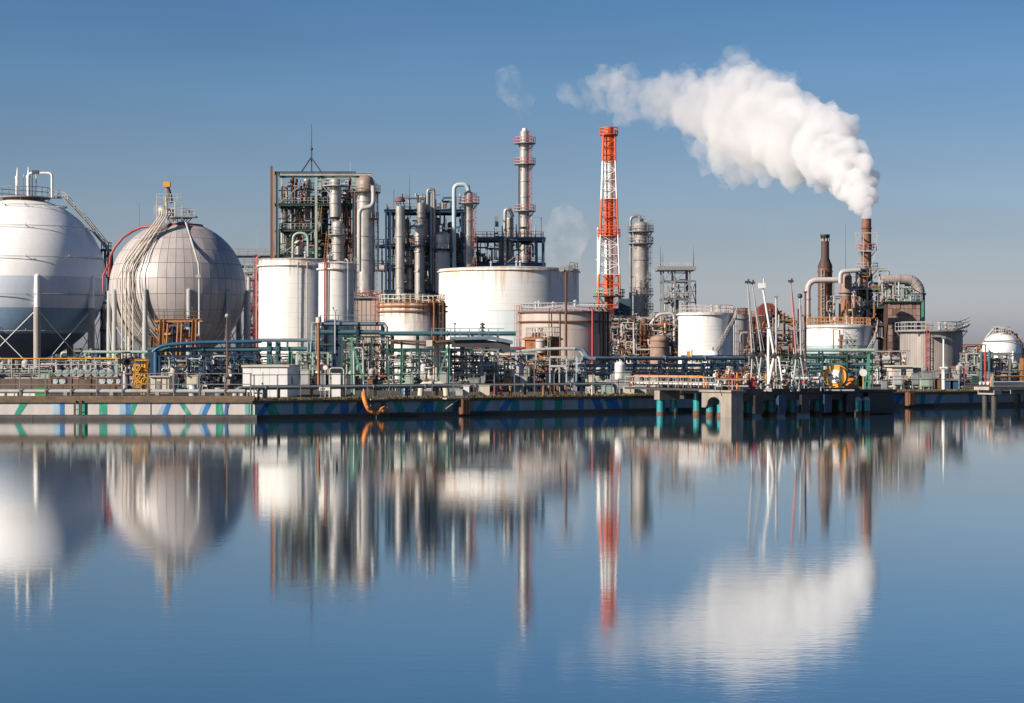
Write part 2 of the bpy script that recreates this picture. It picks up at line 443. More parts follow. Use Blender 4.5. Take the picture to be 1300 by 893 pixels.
PAINTW = mat('chalky mural white', (0.62, 0.56, 0.53), 0.7, vary=0.22, rust=0.12, rust_col=(0.30, 0.25, 0.22), stretch=0.1)
PAINTB = mat('faded mural blue grey', (0.42, 0.47, 0.50), 0.7, vary=0.35, rust=0.22, rust_col=(0.08, 0.08, 0.085), stretch=0.1)
M_GREEN = mat('mural green', (0.02, 0.36, 0.24), 0.65, vary=0.4, rust=0.34, rust_col=(0.40, 0.40, 0.39), stretch=0.3, rust_scale=1.6)
M_BLUE = mat('mural blue', (0.025, 0.20, 0.52), 0.65, vary=0.4, rust=0.34, rust_col=(0.40, 0.40, 0.39), stretch=0.3, rust_scale=1.6)
M_PALE = mat('mural pale blue', (0.36, 0.52, 0.62), 0.65, vary=0.4, rust=0.34, rust_col=(0.40, 0.40, 0.39), stretch=0.3, rust_scale=1.6)
M_PGREEN = mat('mural pale green', (0.20, 0.50, 0.40), 0.65, vary=0.4, rust=0.34, rust_col=(0.40, 0.40, 0.39), stretch=0.3, rust_scale=1.6)
M_TEAL = mat('mural teal', (0.02, 0.28, 0.36), 0.65, vary=0.4, rust=0.34, rust_col=(0.22, 0.26, 0.29), stretch=0.3, rust_scale=1.6)

# left, sunlit stretch: wall, concrete ledge at the water, coping
XL0 = -230.0
mb = MB(); mb.box((XL0, KY+0.6, -2.0), (KX+0.02, KY+1.3, GZ-0.02))
wall_l = struct('quay_wall', mb, PAINTW)
mb = MB()
prof = [(-3.0, 0), (-3.0, 0), (0.18, 0), (0.34, 0.06), (0.39, 0.22), (0.39, 0.6)]
seg = [XL0 + i*12.0 for i in range(int((KX-XL0)/12)+1)]
for i, x0 in enumerate(seg):
    x1 = min(x0 + 11.96, KX+0.25)
    if x1 - x0 < 0.5: continue
    led = MB(); vs = []
    for x in (x0, x1):
        for z, y in prof[1:]: vs.append((x, KY + y, z))
        vs.append((x, KY+0.598, -3.0))
    n = 6
    led.add(vs, [(k, n+k, n+(k+1) % n, (k+1) % n) for k in range(n)] + [tuple(range(n)), tuple(reversed(range(n, 2*n)))])
    if x1 > -60: struct('concrete_ledge', led, CONC_DK if i % 5 else CONC_DK, parent=wall_l)
cop = MB(); cop.box((XL0, KY+0.45, GZ-0.10), (KX-0.05, KY+1.6, GZ+0.16)); cop.box((XL0, KY+0.9, GZ+0.162), (KX-0.05, KY+1.5, GZ+0.42))
struct('quay_coping', cop, mat('rust stained coping', (0.20, 0.135, 0.085), 0.85, vary=0.5, rust=0.3, rust_col=(0.30, 0.20, 0.09), stretch=0.5, bump=0.2), parent=wall_l)

def stripe_l(b0, b1, t0, t1, m, zb=0.40, zt=GZ-0.11):
    d = KY+0.6; q = MB(); y = d - 0.012
    q.add([(X(b0, d), y, zb), (X(b1, d), y, zb), (X(t1, d), y, zt), (X(t0, d), y, zt)], [(0,1,2,3)])
    struct('painted_stripe', q, m, parent=wall_l)
for a in ((18,26,26,36,M_GREEN),(67,75,67,75,M_PALE),(76,82,76,82,M_BLUE),(98,103,98,103,M_PGREEN),(103.3,111,103.3,111,M_GREEN),(126,136,126,136,M_GREEN),
          (152,159.5,152,159.5,M_PALE),(160,165,160,166,M_BLUE),(165.3,169,167,175,M_GREEN),(199,206,207,212,M_PALE),(206.5,213,212.5,218,M_BLUE),(236,243,227,234,M_GREEN),
          (251,256,258,262,M_PALE),(256.3,262,262.3,269,M_BLUE),(274,284,274,282,M_GREEN),(284.5,288,286,292,M_BLUE),(311,316,311,316,M_PGREEN),(316.3,321,316.3,321,M_GREEN)):
    stripe_l(*a)

for k in range(12):   # joints of the precast wall
    x = KX - 2.2 - k*6.1; q = MB(); q.box((x, KY+0.574, .40), (x+.07, KY+0.6, GZ-.12)); struct('wall_joint', q, CONC_DK, parent=wall_l)
q = MB(); q.ladder((KX-14, KY+.35, -1.0), (KX-14, KY+.35, GZ+.1), (0,-1,0), w=.45, cage=False); struct('wall_ladder', q, BROWN, parent=wall_l)
# right stretch, turned away from the sun
def strip(mb, s0, s1, o0, o1, z0, z1):
    vs = [E(s0,o0,z0),E(s1,o0,z0),E(s1,o1,z0),E(s0,o1,z0),E(s0,o0,z1),E(s1,o0,z1),E(s1,o1,z1),E(s0,o1,z1)]
    mb.add(vs, [(0,3,2,1),(4,5,6,7),(0,1,5,4),(1,2,6,5),(2,3,7,6),(3,0,4,7)])
mb = MB(); strip(mb, 0.03, 420, 0.6, 1.3, -2.0, GZ-0.02)
wall_r = struct('quay_wall', mb, PAINTB)
for i in range(14):
    led = MB(); strip(led, 0.5 + i*12 - (0.4 if i == 0 else 0), 0.5 + i*12 + 11.95, 0.05, 0.598, -3.0, 0.36)
    struct('timber_fender', led, mat('tarred timber fender', (0.016, 0.014, 0.014), 0.6, vary=0.5, bump=0.2), parent=wall_r)
cop = MB(); strip(cop, 0.05, 420, 0.35, 1.7, GZ-0.16, GZ+0.05)
struct('quay_coping', cop, mat('dark mossy coping', (0.075, 0.062, 0.04), 0.85, vary=0.5, rust=0.3, rust_col=(0.13, 0.12, 0.04), stretch=0.5, bump=0.2), parent=wall_r)
rs = random.Random(3)
px = 326.0
while px < 1245:
    if 800 < px < 1120 or 585 < px < 600: px += 6; continue
    s0 = E_px(px, 0.6); w = rs.uniform(0.45, 0.95); sl_ = rs.choice((0, 0, 0.45, -0.45, 0.7))
    q = MB(); z0 = 0.36; z1 = GZ-0.17
    q.add([E(s0, 0.588, z0), E(s0+w, 0.588, z0), E(s0+w+sl_, 0.588, z1), E(s0+sl_, 0.588, z1)], [(0,1,2,3)])
    struct('painted_stripe', q, rs.choice((M_BLUE, M_BLUE, M_TEAL, M_TEAL, M_PALE, M_GREEN)), parent=wall_r)
    px += rs.choice((9, 12, 16, 22, 30)) * (0.75 if px > 800 else 1)

# strip of rough yellowed grass behind the coping
GRASS = mat('dry yellowed grass', (0.19, 0.145, 0.06), 0.9, vary=0.5, rust=0.35, rust_col=(0.08, 0.10, 0.03), stretch=1.0)
gm = MB(); rs = random.Random(11)
def tuft(p):
    for k in range(3):
        a = rs.uniform(0, 6.28); h = rs.uniform(0.08, 0.27); w = rs.uniform(0.05, 0.12)
        dx, dy = math.cos(a)*w, math.sin(a)*w; lx, ly = rs.uniform(-.1, .1), rs.uniform(-.1, .1)
        gm.add([(p.x-dx, p.y-dy, p.z), (p.x+dx, p.y+dy, p.z), (p.x+lx, p.y+ly, p.z+h)], [(0,1,2)])
for i in range(9000):
    s = rs.uniform(0.5, 110); tuft(E(s, 1.5 + 3.4*rs.random()**1.4, GZ))
for i in range(1500):
    tuft(Vector((rs.uniform(-75, KX-1), KY + rs.uniform(1.65, 3.2), GZ)))
g_o = struct('grass', gm, GRASS, kind='stuff')
g_o['label'] = 'dry yellow green grass growing along the quay edge'; g_o['category'] = 'grass'

# ---------------------------------------------------------------- far background
tm = MB(); rs = random.Random(5)
for i in range(420):
    x = rs.uniform(-900, 900); h = rs.uniform(4, 9); w = rs.uniform(4, 9); y = 1500 + rs.uniform(0, 160)
    for k in range(9):
        c = Vector((x + rs.uniform(-w, w), y + rs.uniform(-3, 3), GZ + h*rs.uniform(0.25, 0.95)))
        q = [c + Vector((rs.uniform(-3,3), rs.uniform(-3,3), rs.uniform(-2,2))) for _ in range(3)]
        tm.add(q, [(0,1,2)])
    tm.cyl((x, y, GZ), (x, y, GZ+h), w*0.6, w*0.25, 7)
t_o = struct('far_trees', tm, mat('far foliage', (0.05, 0.065, 0.05), 0.9, vary=0.4), kind='stuff')
t_o['label'] = 'low dark belt of trees on the horizon behind the plant'; t_o['category'] = 'trees'
# ---------------------------------------------------------------- storage tanks
def ring_pts(c, r, z, a0=0, a1=360, n=24):
    return [Vector((c[0] + r*math.sin(math.radians(a0 + (a1-a0)*i/n)), c[1] - r*math.cos(math.radians(a0 + (a1-a0)*i/n)), z)) for i in range(n+1)]
def on_cyl(c, r, ang, z): return Vector((c[0] + r*math.sin(math.radians(ang)), c[1] - r*math.cos(math.radians(ang)), z))

def ring_deck(t, c, r0, r1, z, material, rail_mat, a0=0, a1=360, name='platform', h=1.1, thick=0.16, gap=1.6, r=0.05):
    """annular grating platform with kneebraces and its railing"""
    mb = MB(); n = max(8, int(28*(a1-a0)/360))
    vs = []; fs = []
    for i in range(n+1):
        an = a0 + (a1-a0)*i/n
        for rr, zz in ((r0, z-thick), (r1, z-thick), (r1, z), (r0, z)): vs.append(on_cyl(c, rr, an, zz))
    for i in range(n):
        for k in range(4): fs.append((i*4+k, (i+1)*4+k, (i+1)*4+(k+1) % 4, i*4+(k+1) % 4))
    mb.add(vs, fs)
    for i in range(0, n, 4):
        an = a0 + (a1-a0)*(i+0.5)/n
        mb.beam(on_cyl(c, r0+0.02, an, z-thick-(r1-r0)), on_cyl(c, r1-0.1, an, z-thick), 0.1)
    p = t.mesh(name, mb, material)
    rm = MB(); rm.rail(ring_pts(c, r1-0.06, z, a0, a1, n), h=h, gap=gap, r=r)
    t.mesh('railing', rm, rail_mat, parent=p)
    return p

def spiral_stair(t, c, r, a0, z0, a1, z1, material, rail_mat, w=0.9):
    mb = MB(); rm = MB(); n = max(10, int(abs(z1-z0)/0.24)); prev = None
    for i in range(n+1):
        an = a0 + (a1-a0)*i/n; z = z0 + (z1-z0)*i/n
        mb.beam(on_cyl(c, r+0.04, an, z), on_cyl(c, r+w, an, z), 0.26, 0.05)
        q = on_cyl(c, r+w, an, z); q0 = on_cyl(c, r+0.06, an, z)
        if prev is not None:
            mb.beam(prev[0], q, 0.06, 0.28); mb.beam(prev[1], q0, 0.05, 0.24)
            for hh in (1.0, 0.55): rm.beam(prev[0] + Vector((0,0,hh)), q + Vector((0,0,hh)), 0.08)
        if i % 5 == 0: rm.beam(q, q + Vector((0,0,1.0)), 0.08)
        prev = (q, q0)
    s = t.mesh('stair', mb, material); t.mesh('handrail', rm, rail_mat, parent=s)

def tank(name, label, pl, pr, py_top, d, shell, rail_mat=PALE, roof_px=4, roof_mat=None, girders=(0.06,), bands=(), n=72, rail=True, ladders=(), vents=3, courses=0, rim=None):
    """upright cylindrical tank from its left and right edges in the photo; d is the distance of its axis"""
    c = (X((pl+pr)/2, d), d); r = M((pr-pl)/2, d); zt = Z(py_top, d); zb = GZ; h = zt - zb
    if shell in (WHITE, WHITE_CLEAN, WHITE_STAIN, WHITE_RUSTY):
        shell = mat('%s of tank %d' % (shell.name, int(pl)), rim_z=zt, **MATKW[shell.name])
    t = T(name, label, 'tank', (c[0], c[1], zb)); t.c = c; t.r = r; t.zt = zt
    cuts = [zb] + sorted(zt - h*f for f in [b[0] for b in bands]) + [zt]
    mats = [shell] if not bands else None
    if bands:
        bs = sorted(bands, key=lambda b: -b[0]); mats = [b[1] for b in bs] + [shell]
    for k in range(len(cuts)-1):
        mb = MB(); z0, z1 = cuts[k], cuts[k+1]
        ncs = max(1, round((z1-z0)/2.4)) if courses else 1
        for j in range(ncs):
            a = z0 + (z1-z0)*j/ncs; b = z0 + (z1-z0)*(j+1)/ncs
            rr = r - 0.012*j
            mb.lathe([(rr, a), (rr, b)], c, n)
            if courses: mb.lathe([(rr+0.02, b-0.07), (rr+0.02, b)], c, n)
        t.mesh('shell', mb, mats[k])
    # base plinth
    mb = MB(); mb.lathe([(r+0.35, zb-0.3), (r+0.35, zb+0.25), (r+0.35, zb+0.25), (r-0.1, zb+0.25)], c, n, False); t.mesh('plinth', mb, CONCRETE)
    mb = MB(); rh = M(roof_px, d)
    mb.lathe([(r+0.05, zt-0.02), (r+0.05, zt+0.05), (r+0.05, zt+0.05), (r*0.66, zt+0.05+rh*0.5), (r*0.33, zt+0.05+rh*0.86), (0.01, zt+0.05+rh)], c, n)
    t.mesh('roof', mb, roof_mat or shell)
    for g in girders:
        mb = MB(); z = zt - h*g
        mb.lathe([(r, z-0.1), (r+0.28, z-0.1), (r+0.28, z-0.1), (r+0.28, z+0.1), (r+0.28, z+0.1), (r, z+0.1)], c, n, False)
        t.mesh('wind_girder', mb, rim or shell)
    if rail:
        rm = MB(); rm.rail(ring_pts(c, r-0.15, zt+0.06, 0, 360, 40), h=1.15, gap=2*math.pi*r/34, r=0.05); t.mesh('railing', rm, rail_mat)
    rs = random.Random(int(pl))
    for k in range(vents):
        an = rs.uniform(-80, 80); rr = r*rs.uniform(0.2, 0.8); p = on_cyl(c, rr, an, zt + rh*(1-rr/r))
        v = MB(); v.cyl(p, p + Vector((0,0,0.9)), 0.16, n=8); v.cyl(p + Vector((0,0,0.9)), p + Vector((0,0,1.2)), 0.36, 0.12, n=10); t.mesh('roof_vent', v, PALE)
    for an, m in ladders:
        v = MB(); v.ladder(on_cyl(c, r+0.2, an, zb), on_cyl(c, r+0.2, an, zt+1.0), on_cyl((0,0), 1, an, 0)); t.mesh('ladder', v, m)
    return t

def drop_pipe(t, ang, material, r=0.12, top=0.0, off=0.3, bot=None, name='downpipe'):
    zt = t.zt - top; a = on_cyl(t.c, t.r+off, ang, (bot if bot is not None else GZ)); b = on_cyl(t.c, t.r+off, ang, zt)
    t.tube(name, [a, b, on_cyl(t.c, t.r-0.3, ang, zt+0.25)], r, material, 8, fil=0.5)

# two tall white tanks
tk = tank('storage_tank', 'tall white tank nearest the grey sphere, with thin grey downpipes', 328, 428, 331, 341, WHITE, courses=1, rail_mat=BROWN, roof_px=3, girders=(0.05,), rail=False, vents=2, ladders=((-82, RED),))
for an, m, r_ in ((6, PALE, .09), (19, PALE, .1), (-84, RED, .16), (-76, PINKRED, .1)): drop_pipe(tk, an, m, r_, top=0.8 if an > 0 else -0.5)
tk = tank('storage_tank', 'narrow tall white tank with red downpipes, right of the wide one', 404, 450, 335, 322, WHITE, courses=1, roof_px=3, girders=(0.05,), rail=False, vents=2, ladders=((74, STEEL),))
for an, m, r_ in ((-30, RED, .13), (-24, BROWN, .1), (40, PALE, .1)): drop_pipe(tk, an, m, r_, top=-0.4)
# big white tank
tk = tank('storage_tank', 'largest tank, wide and white with faint rust runs, below the silver stack', 557, 735, 343, 385, WHITE_STAIN, courses=1, roof_px=4, girders=(0.02,), bands=((0.40, mat('pale blue white paint', (0.66, 0.72, 0.72), 0.45, vary=0.1, rust=0.12, rust_col=(0.45, 0.30, 0.18), stretch=0.04)),), rail=False, vents=3, n=96)
mb = MB(); mb.rail(ring_pts(tk.c, tk.r-0.2, tk.zt+0.05, 60, 110, 8), gap=2.5); tk.mesh('railing', mb, BROWN)
# rusty white tank
tk = tank('storage_tank', 'small white tank with heavy rust streaks under its rim, beside the beige shed', 480, 566, 386, 285, WHITE_RUSTY, rail_mat=CREAM, roof_px=5, girders=(0.035, 0.1), roof_mat=RUST, vents=2, rim=RUST, ladders=((52, OCHRE), (-70, PINKRED)))
for an, m in ((40, RUST), (47, BROWN), (60, CREAM), (66, RUST)): drop_pipe(tk, an, m, 0.14, top=-0.2)
# grey tank with cone roof
GREYTANK = mat('grubby pinkish grey paint', (0.50, 0.425, 0.375), 0.5, vary=0.2, rust=0.24, rust_col=(0.22, 0.12, 0.08), stretch=0.1)
tk = tank('storage_tank', 'grubby grey tank with cone roof behind the tall wooden floodlight pole', 660, 772, 397, 290, GREYTANK, rail_mat=PALE, roof_px=10, girders=(0.0, 0.14), roof_mat=PINKISH, rim=BROWN, vents=4, courses=1, ladders=((-78, PINKRED), (66, BROWN)))
for an, m, r_ in ((36, RED, .2), (48, BROWN, .12), (56, BROWN, .16), (70, DARK, .14), (-20, BROWN, .07)): drop_pipe(tk, an, m, r_, top=-0.3)
# small rusty tank in front of it
RUSTTANK = mat('patchy rust tank plate', (0.40, 0.15, 0.05), 0.75, vary=0.5, rust=0.45, rust_col=(0.035, 0.025, 0.022), stretch=0.35, rust_scale=0.5)
tk = tank('storage_tank', 'small low tank completely orange with rust, in front of the grey tank', 666, 712, 429, 240, RUSTTANK, rail_mat=PINKISH, roof_px=2, girders=(0.03,), vents=1, ladders=((10, CREAM),), rim=RUST)
mb = MB(); mb.cyl(P(686, 434, 237.5), P(686, 448, 237.5), 0.55, n=12); mb.lathe([(0.6, Z(433, 238)), (0.5, Z(431, 238)), (0.01, Z(430, 238))], (X(686,237.5), 237.5), 14); tk.mesh('side_vessel', mb, PINKISH)
mb = MB(); q = P(684, 421, 240); mb.lathe([(0.9, Z(428,240)), (0.9, Z(425,240)), (0.6, Z(422.5,240)), (0.01, Z(421,240))], (q.x, q.y), 16); tk.mesh('roof_hatch', mb, BROWN)
# white tank with diagonal stair
tk = tank('storage_tank', 'gleaming white tank with a stair climbing its shaded side', 861, 931, 398, 325, WHITE_CLEAN, courses=1, rail_mat=PINKISH, roof_px=2, girders=(0.02,), vents=5, ladders=((88, PALE),))
spiral_stair(tk, tk.c, tk.r, -22, GZ, 62, tk.zt-0.2, PALE, PINKISH)
# white tank with blue bands on the right
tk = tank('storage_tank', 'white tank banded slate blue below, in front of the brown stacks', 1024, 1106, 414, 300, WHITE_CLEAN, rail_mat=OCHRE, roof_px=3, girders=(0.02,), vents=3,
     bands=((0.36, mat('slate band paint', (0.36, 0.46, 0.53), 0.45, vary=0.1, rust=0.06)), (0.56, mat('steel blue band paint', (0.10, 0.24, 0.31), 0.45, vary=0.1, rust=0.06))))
spiral_stair(tk, tk.c, tk.r, 5, GZ, 75, tk.zt-0.2, PALE, PINKISH)
# grey lagged tank far right
CLAD = mat('dull grey brown cladding', (0.37, 0.33, 0.30), 0.5, metal=0.1, vary=0.3, rust=0.24, rust_col=(0.22, 0.15, 0.12)); CLAD2 = mat('darker grey brown cladding', (0.32, 0.285, 0.26), 0.5, metal=0.1, vary=0.3, rust=0.24, rust_col=(0.2, 0.13, 0.1))
tk = tank('storage_tank', 'grey sheet clad tank with pale rooftop railing, right of the brown building', 1143, 1221, 420, 285, CLAD, rail_mat=GREY, roof_px=1, girders=(0.0,), vents=2, ladders=((-18, PINKRED),), n=72)
for k in range(44):   # cladding sheets, standing seams between them
    a0 = -92 + k*184/44; mb = MB(); z0 = GZ+0.4; z1 = tk.zt-0.35; vs = []
    a1 = a0 + 184/44 - 0.35
    for rr in (tk.r+0.005, tk.r+0.05):
        for a, z in ((a0, z0), (a1, z0), (a1, z1), (a0, z1)): vs.append(on_cyl(tk.c, rr, a, z))
    mb.add(vs, [(4,5,6,7), (0,4,7,3), (1,2,6,5), (3,7,6,2), (0,1,5,4)]); tk.mesh('cladding_sheet', mb, CLAD if k % 3 else CLAD2)
mb = MB(); rm = MB()
ring_deck(tk, tk.c, tk.r, tk.r+0.7, tk.zt, GREY, PALE, -95, 95, r=.035)
spiral_stair(tk, tk.c, tk.r+0.1, 76, GZ+8.0, 22, tk.zt, PALE, PALE)
q = on_cyl(tk.c, tk.r, -10, Z(427, 280)); tk.box('landing', (q.x-0.2, q.y-1.0, q.z-0.15), (q.x+1.6, q.y+0.1, q.z), GREY)
# partly hidden tanks deeper in the plant
tank('storage_tank', 'dull grey tank squeezed behind the gleaming white tank', 922, 950, 400, 375, LAGGING, rail_mat=BROWN, roof_px=1, vents=1)
tank('storage_tank', 'dark brown rusty tank behind the white loading arms', 934, 966, 404, 395, BROWN, rail_mat=RUST, roof_px=2, vents=1)

# ---------------------------------------------------------------- spherical tanks
def sphere_mesh(mb, c, r, z0f=-1.0, z1f=1.0, n=80, m=48):
    prof = []
    a0 = math.asin(z0f); a1 = math.asin(z1f)
    for i in range(m+1):
        a = a0 + (a1-a0)*i/m; prof.append((max(0.002, r*math.cos(a)), c[2] + r*math.sin(a)))
    mb.lathe(prof, c, n)
def sphere_legs(t, c, r, n, off, up_mat, low_mat, rp, z_up, z_split, brace_mat):
    feet = []
    for i in range(n):
        an = off + 360.0*i/n; p = on_cyl(c, r*0.985, an, 0)
        t.cyl('leg', (p.x, p.y, GZ), (p.x, p.y, z_split), rp, low_mat)
        mb = MB(); mb.cyl((p.x, p.y, z_split), (p.x, p.y, z_up), rp*0.86, n=16); mb.lathe([(rp*0.86, z_up), (rp*0.5, z_up+rp*0.5), (0.01, z_up+rp*0.6)], (p.x, p.y), 14); t.mesh('leg_cap', mb, up_mat)
        mb = MB(); mb.cbox((p.x, p.y, GZ+0.25), rp*3.2, rp*3.2, 0.5); t.mesh('footing', mb, CONCRETE)
        feet.append(p)
    for i in range(n):
        a, b = feet[i], feet[(i+1) % n]; zt = z_split-0.3; zb = GZ+0.9
        t.cyl('brace', (a.x, a.y, zb), (b.x, b.y, zt), 0.065, brace_mat); t.cyl('brace', (a.x, a.y, zt), (b.x, b.y, zb), 0.065, brace_mat)

# near white sphere at the left edge
D1 = 330.0; c1 = (X(30, D1), D1, Z(355, D1)); R1 = M(103, D1)
t = T('gas_sphere', 'white gas sphere with blue bands and painted shade underneath, cut by the left edge', 'gas sphere', (c1[0], c1[1], GZ))
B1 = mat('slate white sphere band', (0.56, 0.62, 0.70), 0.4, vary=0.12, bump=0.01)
B2 = mat('slate blue sphere paint and shade', (0.23, 0.36, 0.50), 0.4, vary=0.14, bump=0.01)  # band paint, its blue deepened to carry the sphere's shade
B3 = mat('dark blue sphere shade', (0.085, 0.14, 0.23), 0.45, vary=0.14, bump=0.01)  # shade under the sphere put into the lowest band's colour
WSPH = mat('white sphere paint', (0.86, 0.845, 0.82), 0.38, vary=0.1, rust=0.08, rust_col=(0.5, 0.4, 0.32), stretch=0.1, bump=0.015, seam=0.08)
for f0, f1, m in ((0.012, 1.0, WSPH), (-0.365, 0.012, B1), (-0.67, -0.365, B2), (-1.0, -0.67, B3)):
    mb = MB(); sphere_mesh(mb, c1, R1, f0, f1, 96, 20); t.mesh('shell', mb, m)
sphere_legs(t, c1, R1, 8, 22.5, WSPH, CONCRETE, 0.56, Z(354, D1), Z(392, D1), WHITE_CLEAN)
for py in (263, 291, 330, 376, 421):
    z = Z(py, D1); rr = math.sqrt(max(0.1, (R1+0.45)**2 - (z-c1[2])**2)); mb = MB(); mb.tube(ring_pts(c1, rr, z, 0, 360, 64)[:-1], 0.06, 5, closed=True)
    for an in range(-165, 180, 30):
        r0 = math.sqrt(max(0.1, R1**2-(z-c1[2])**2)); mb.beam(on_cyl(c1, r0-0.05, an, z), on_cyl(c1, rr, an, z), 0.09); mb.beam(on_cyl(c1, rr, an, z), on_cyl(c1, rr, an, z+0.35), 0.08)
    t.mesh('spray_ring', mb, PALE)
zt = Z(251, D1); rtop = M(34, D1)
mb = MB(); mb.lathe([(M(26,D1), Z(256,D1)), (M(26,D1), zt-0.15)], c1, 32); t.mesh('top_collar', mb, RUST)
ring_deck(t, c1, 0.4, rtop, zt, GREY, SLATE, h=1.5, gap=1.4, r=0.055)
for px_, py_ in ((22, 213), (36, 212)):
    b = P(px_, 250, D1-1.5); tp = P(px_, py_, D1-1.5); mb = MB(); mb.cyl(b, (b.x, b.y, tp.z-1.8), 0.30, n=12); mb.cyl((b.x, b.y, tp.z-1.8), (b.x, b.y, tp.z-1.4), 0.36, n=12); mb.cyl((b.x, b.y, tp.z-1.4), tp, 0.2, 0.05, n=10); t.mesh('vent_pipe', mb, WHITE)
for px_, py_ in ((30, 222), (41, 221), (46, 222)): t.cyl('riser', P(px_, 250, D1-1), P(px_, py_, D1-1), 0.11, WHITE)
t.tube('relief_pipe', [P(36, 246, D1-2.2), P(36, 220, D1-2.2), P(66, 220, D1-2.2), P(66, 251, D1-2.2)], 0.2, WHITE, 10, fil=0.6)
mb = MB(); mb.cbox(P(45, 219, D1-2.2), 1.0, 0.6, 0.6); t.mesh('valve', mb, DARK)
# stair curving down the right shoulder to the stair tower
def arc_stair(t, pts, w, material, rail_mat):
    mb = MB(); rm = MB(); sd = Vector((0, w/2, 0))
    for a, b in zip(pts[:-1], pts[1:]):
        a = Vector(a); b = Vector(b)
        for q in (-1, 1):
            mb.beam(a + sd*q, b + sd*q, 0.12, 0.3)
            for hh in (1.0, 0.55): rm.beam(a + sd*q + Vector((0,0,hh)), b + sd*q + Vector((0,0,hh)), 0.09)
            rm.beam(a + sd*q, a + sd*q + Vector((0,0,1.0)), 0.09)
        k = max(2, int((b-a).length/0.35))
        for i in range(k):
            c = a.lerp(b, (i+.5)/k); mb.beam(c - sd, c + sd, 0.25, 0.05)
    s = t.mesh('stair', mb, material); t.mesh('handrail', rm, rail_mat, parent=s)
arc_stair(t, [P(64,251,D1-1), P(80,251,D1-1), P(95,267,D1-1), P(108,281,D1-1), P(120,296,D1-1), P(131,309,D1-1), P(138,319,D1-1)], 1.0, GREY, PALE)

# lagged sphere
D2 = 300.0; c2 = (X(226, D2), D2, Z(368, D2)); R2 = M(86, D2)
t = T('gas_sphere', 'grey insulated gas sphere covered in sheet panels, with red top pipe', 'gas sphere', (c2[0], c2[1], GZ))
LAG_BACK = mat('seam backing lagging', (0.33, 0.30, 0.29), 0.6, vary=0.2)  # slightly darker shell that shows in the gaps between panels
mb = MB(); sphere_mesh(mb, c2, R2-0.05, -1, 1, 80, 40); t.mesh('shell', mb, LAG_BACK)
ROWS = [-90, -72, -56, -42, -30, -18, -5, 8, 21, 34, 47, 60, 72]
SEG = 48
PANEL = [mat('insulation panel light', (0.53, 0.475, 0.45), 0.45, metal=0.1, vary=0.16, rust=0.10, rust_col=(0.28, 0.2, 0.16)), mat('insulation panel mid', (0.485, 0.435, 0.41), 0.45, metal=0.1, vary=0.18, rust=0.14, rust_col=(0.26, 0.18, 0.15)),
         mat('insulation panel dull', (0.46, 0.41, 0.39), 0.48, metal=0.1, vary=0.2, rust=0.18, rust_col=(0.24, 0.16, 0.13))]
rs = random.Random(21)
for ri in range(1, len(ROWS)-1):
    l0, l1 = math.radians(ROWS[ri]+0.18), math.radians(ROWS[ri+1]-0.18)
    cache = {}
    for k in range(SEG):
        an = 360.0*k/SEG
        if an > 180: an -= 360
        if abs(an + 3.75) > 92: continue
        mi = rs.choice((0, 0, 1, 1, 2))
        if mi not in cache:
            vs = []; fs = []; w = math.radians(360/SEG - 0.36)
            for (r_, _) in ((R2-0.04, 0), (R2+0.03, 1)):
                for i in range(4):
                    la = l0 + (l1-l0)*i/3
                    for j in range(3):
                        lo = w*j/2; vs.append((r_*math.cos(la)*math.sin(lo), -r_*math.cos(la)*math.cos(lo), r_*math.sin(la)))
            for i in range(3):
                for j in range(2): a = 12 + i*3 + j; fs.append((a, a+1, a+4, a+3))
            f2 = []
            for i in range(3): f2 += [(i*3, 12+i*3, 15+i*3, i*3+3), (i*3+2, i*3+5, 17+i*3, 14+i*3)]
            for j in range(2): f2 += [(j, j+1, 13+j, 12+j), (9+j, 21+j, 22+j, 10+j)]
            pm = MB(); pm.add(vs, fs, True); pm.add(vs, f2, False)
            cache[mi] = pm.data('insulation_panel', PANEL[mi])
        Mw = Matrix.Translation(Vector(c2)) @ Matrix.Rotation(math.radians(360.0*k/SEG), 4, 'Z')
        new_obj('insulation_panel', cache[mi], Mw, t.o)
mb = MB(); sphere_mesh(mb, c2, R2+0.02, math.sin(math.radians(72.3)), 1.0, 40, 6); t.mesh('crown_plate', mb, PANEL[1])
sphere_legs(t, c2, R2+0.3, 10, 18, PALE, PALE, 0.4, Z(371, D2), Z(410, D2), PALE)
# crown platform and its machinery
zt = Z(284, D2)
mb = MB(); mb.tube(ring_pts(c2, M(30, D2), Z(287.5, D2), 0, 360, 40)[:-1], 0.26, 10, closed=True); t.mesh('red_ring_pipe', mb, RED)
mb = MB()
for an in range(0, 360, 30): mb.beam(on_cyl(c2, M(30,D2), an, Z(287,D2)), on_cyl(c2, M(30,D2), an, Z(294,D2)), 0.12)
t.mesh('ring_supports', mb, PINKRED)
ring_deck(t, c2, 0.3, M(18, D2), Z(276, D2), GREY, PALE, gap=1.2)
for px_ in (199, 211, 222, 231): 
    for dd in (-2, 2): t.beam('post', P(px_, 289, D2+dd), P(px_, 256 if px_ < 225 else 261, D2+dd), 0.2, PALE)
for py in (256, 263, 270):
    for dd in (-2, 2): t.beam('beam', P(199, py, D2+dd), P(231, py, D2+dd), 0.16, PALE)
mb = MB(); mb.cyl(P(207, 272, D2), P(207, 262, D2), 0.7, n=12); mb.cyl(P(218, 275, D2-1), P(218, 266, D2-1), 0.6, n=12); t.mesh('crown_nozzles', mb, CREAM)
mb = MB(); mb.rail([P(199,256,D2-2), P(231,256,D2-2)], gap=1.0); mb.rail([P(230,276,D2-2.5), P(250,276,D2-2.5)], gap=1.0); mb.rail([P(196,272,D2-2.5), P(202,272,D2-2.5)], gap=0.8); t.mesh('railing', mb, PALE)
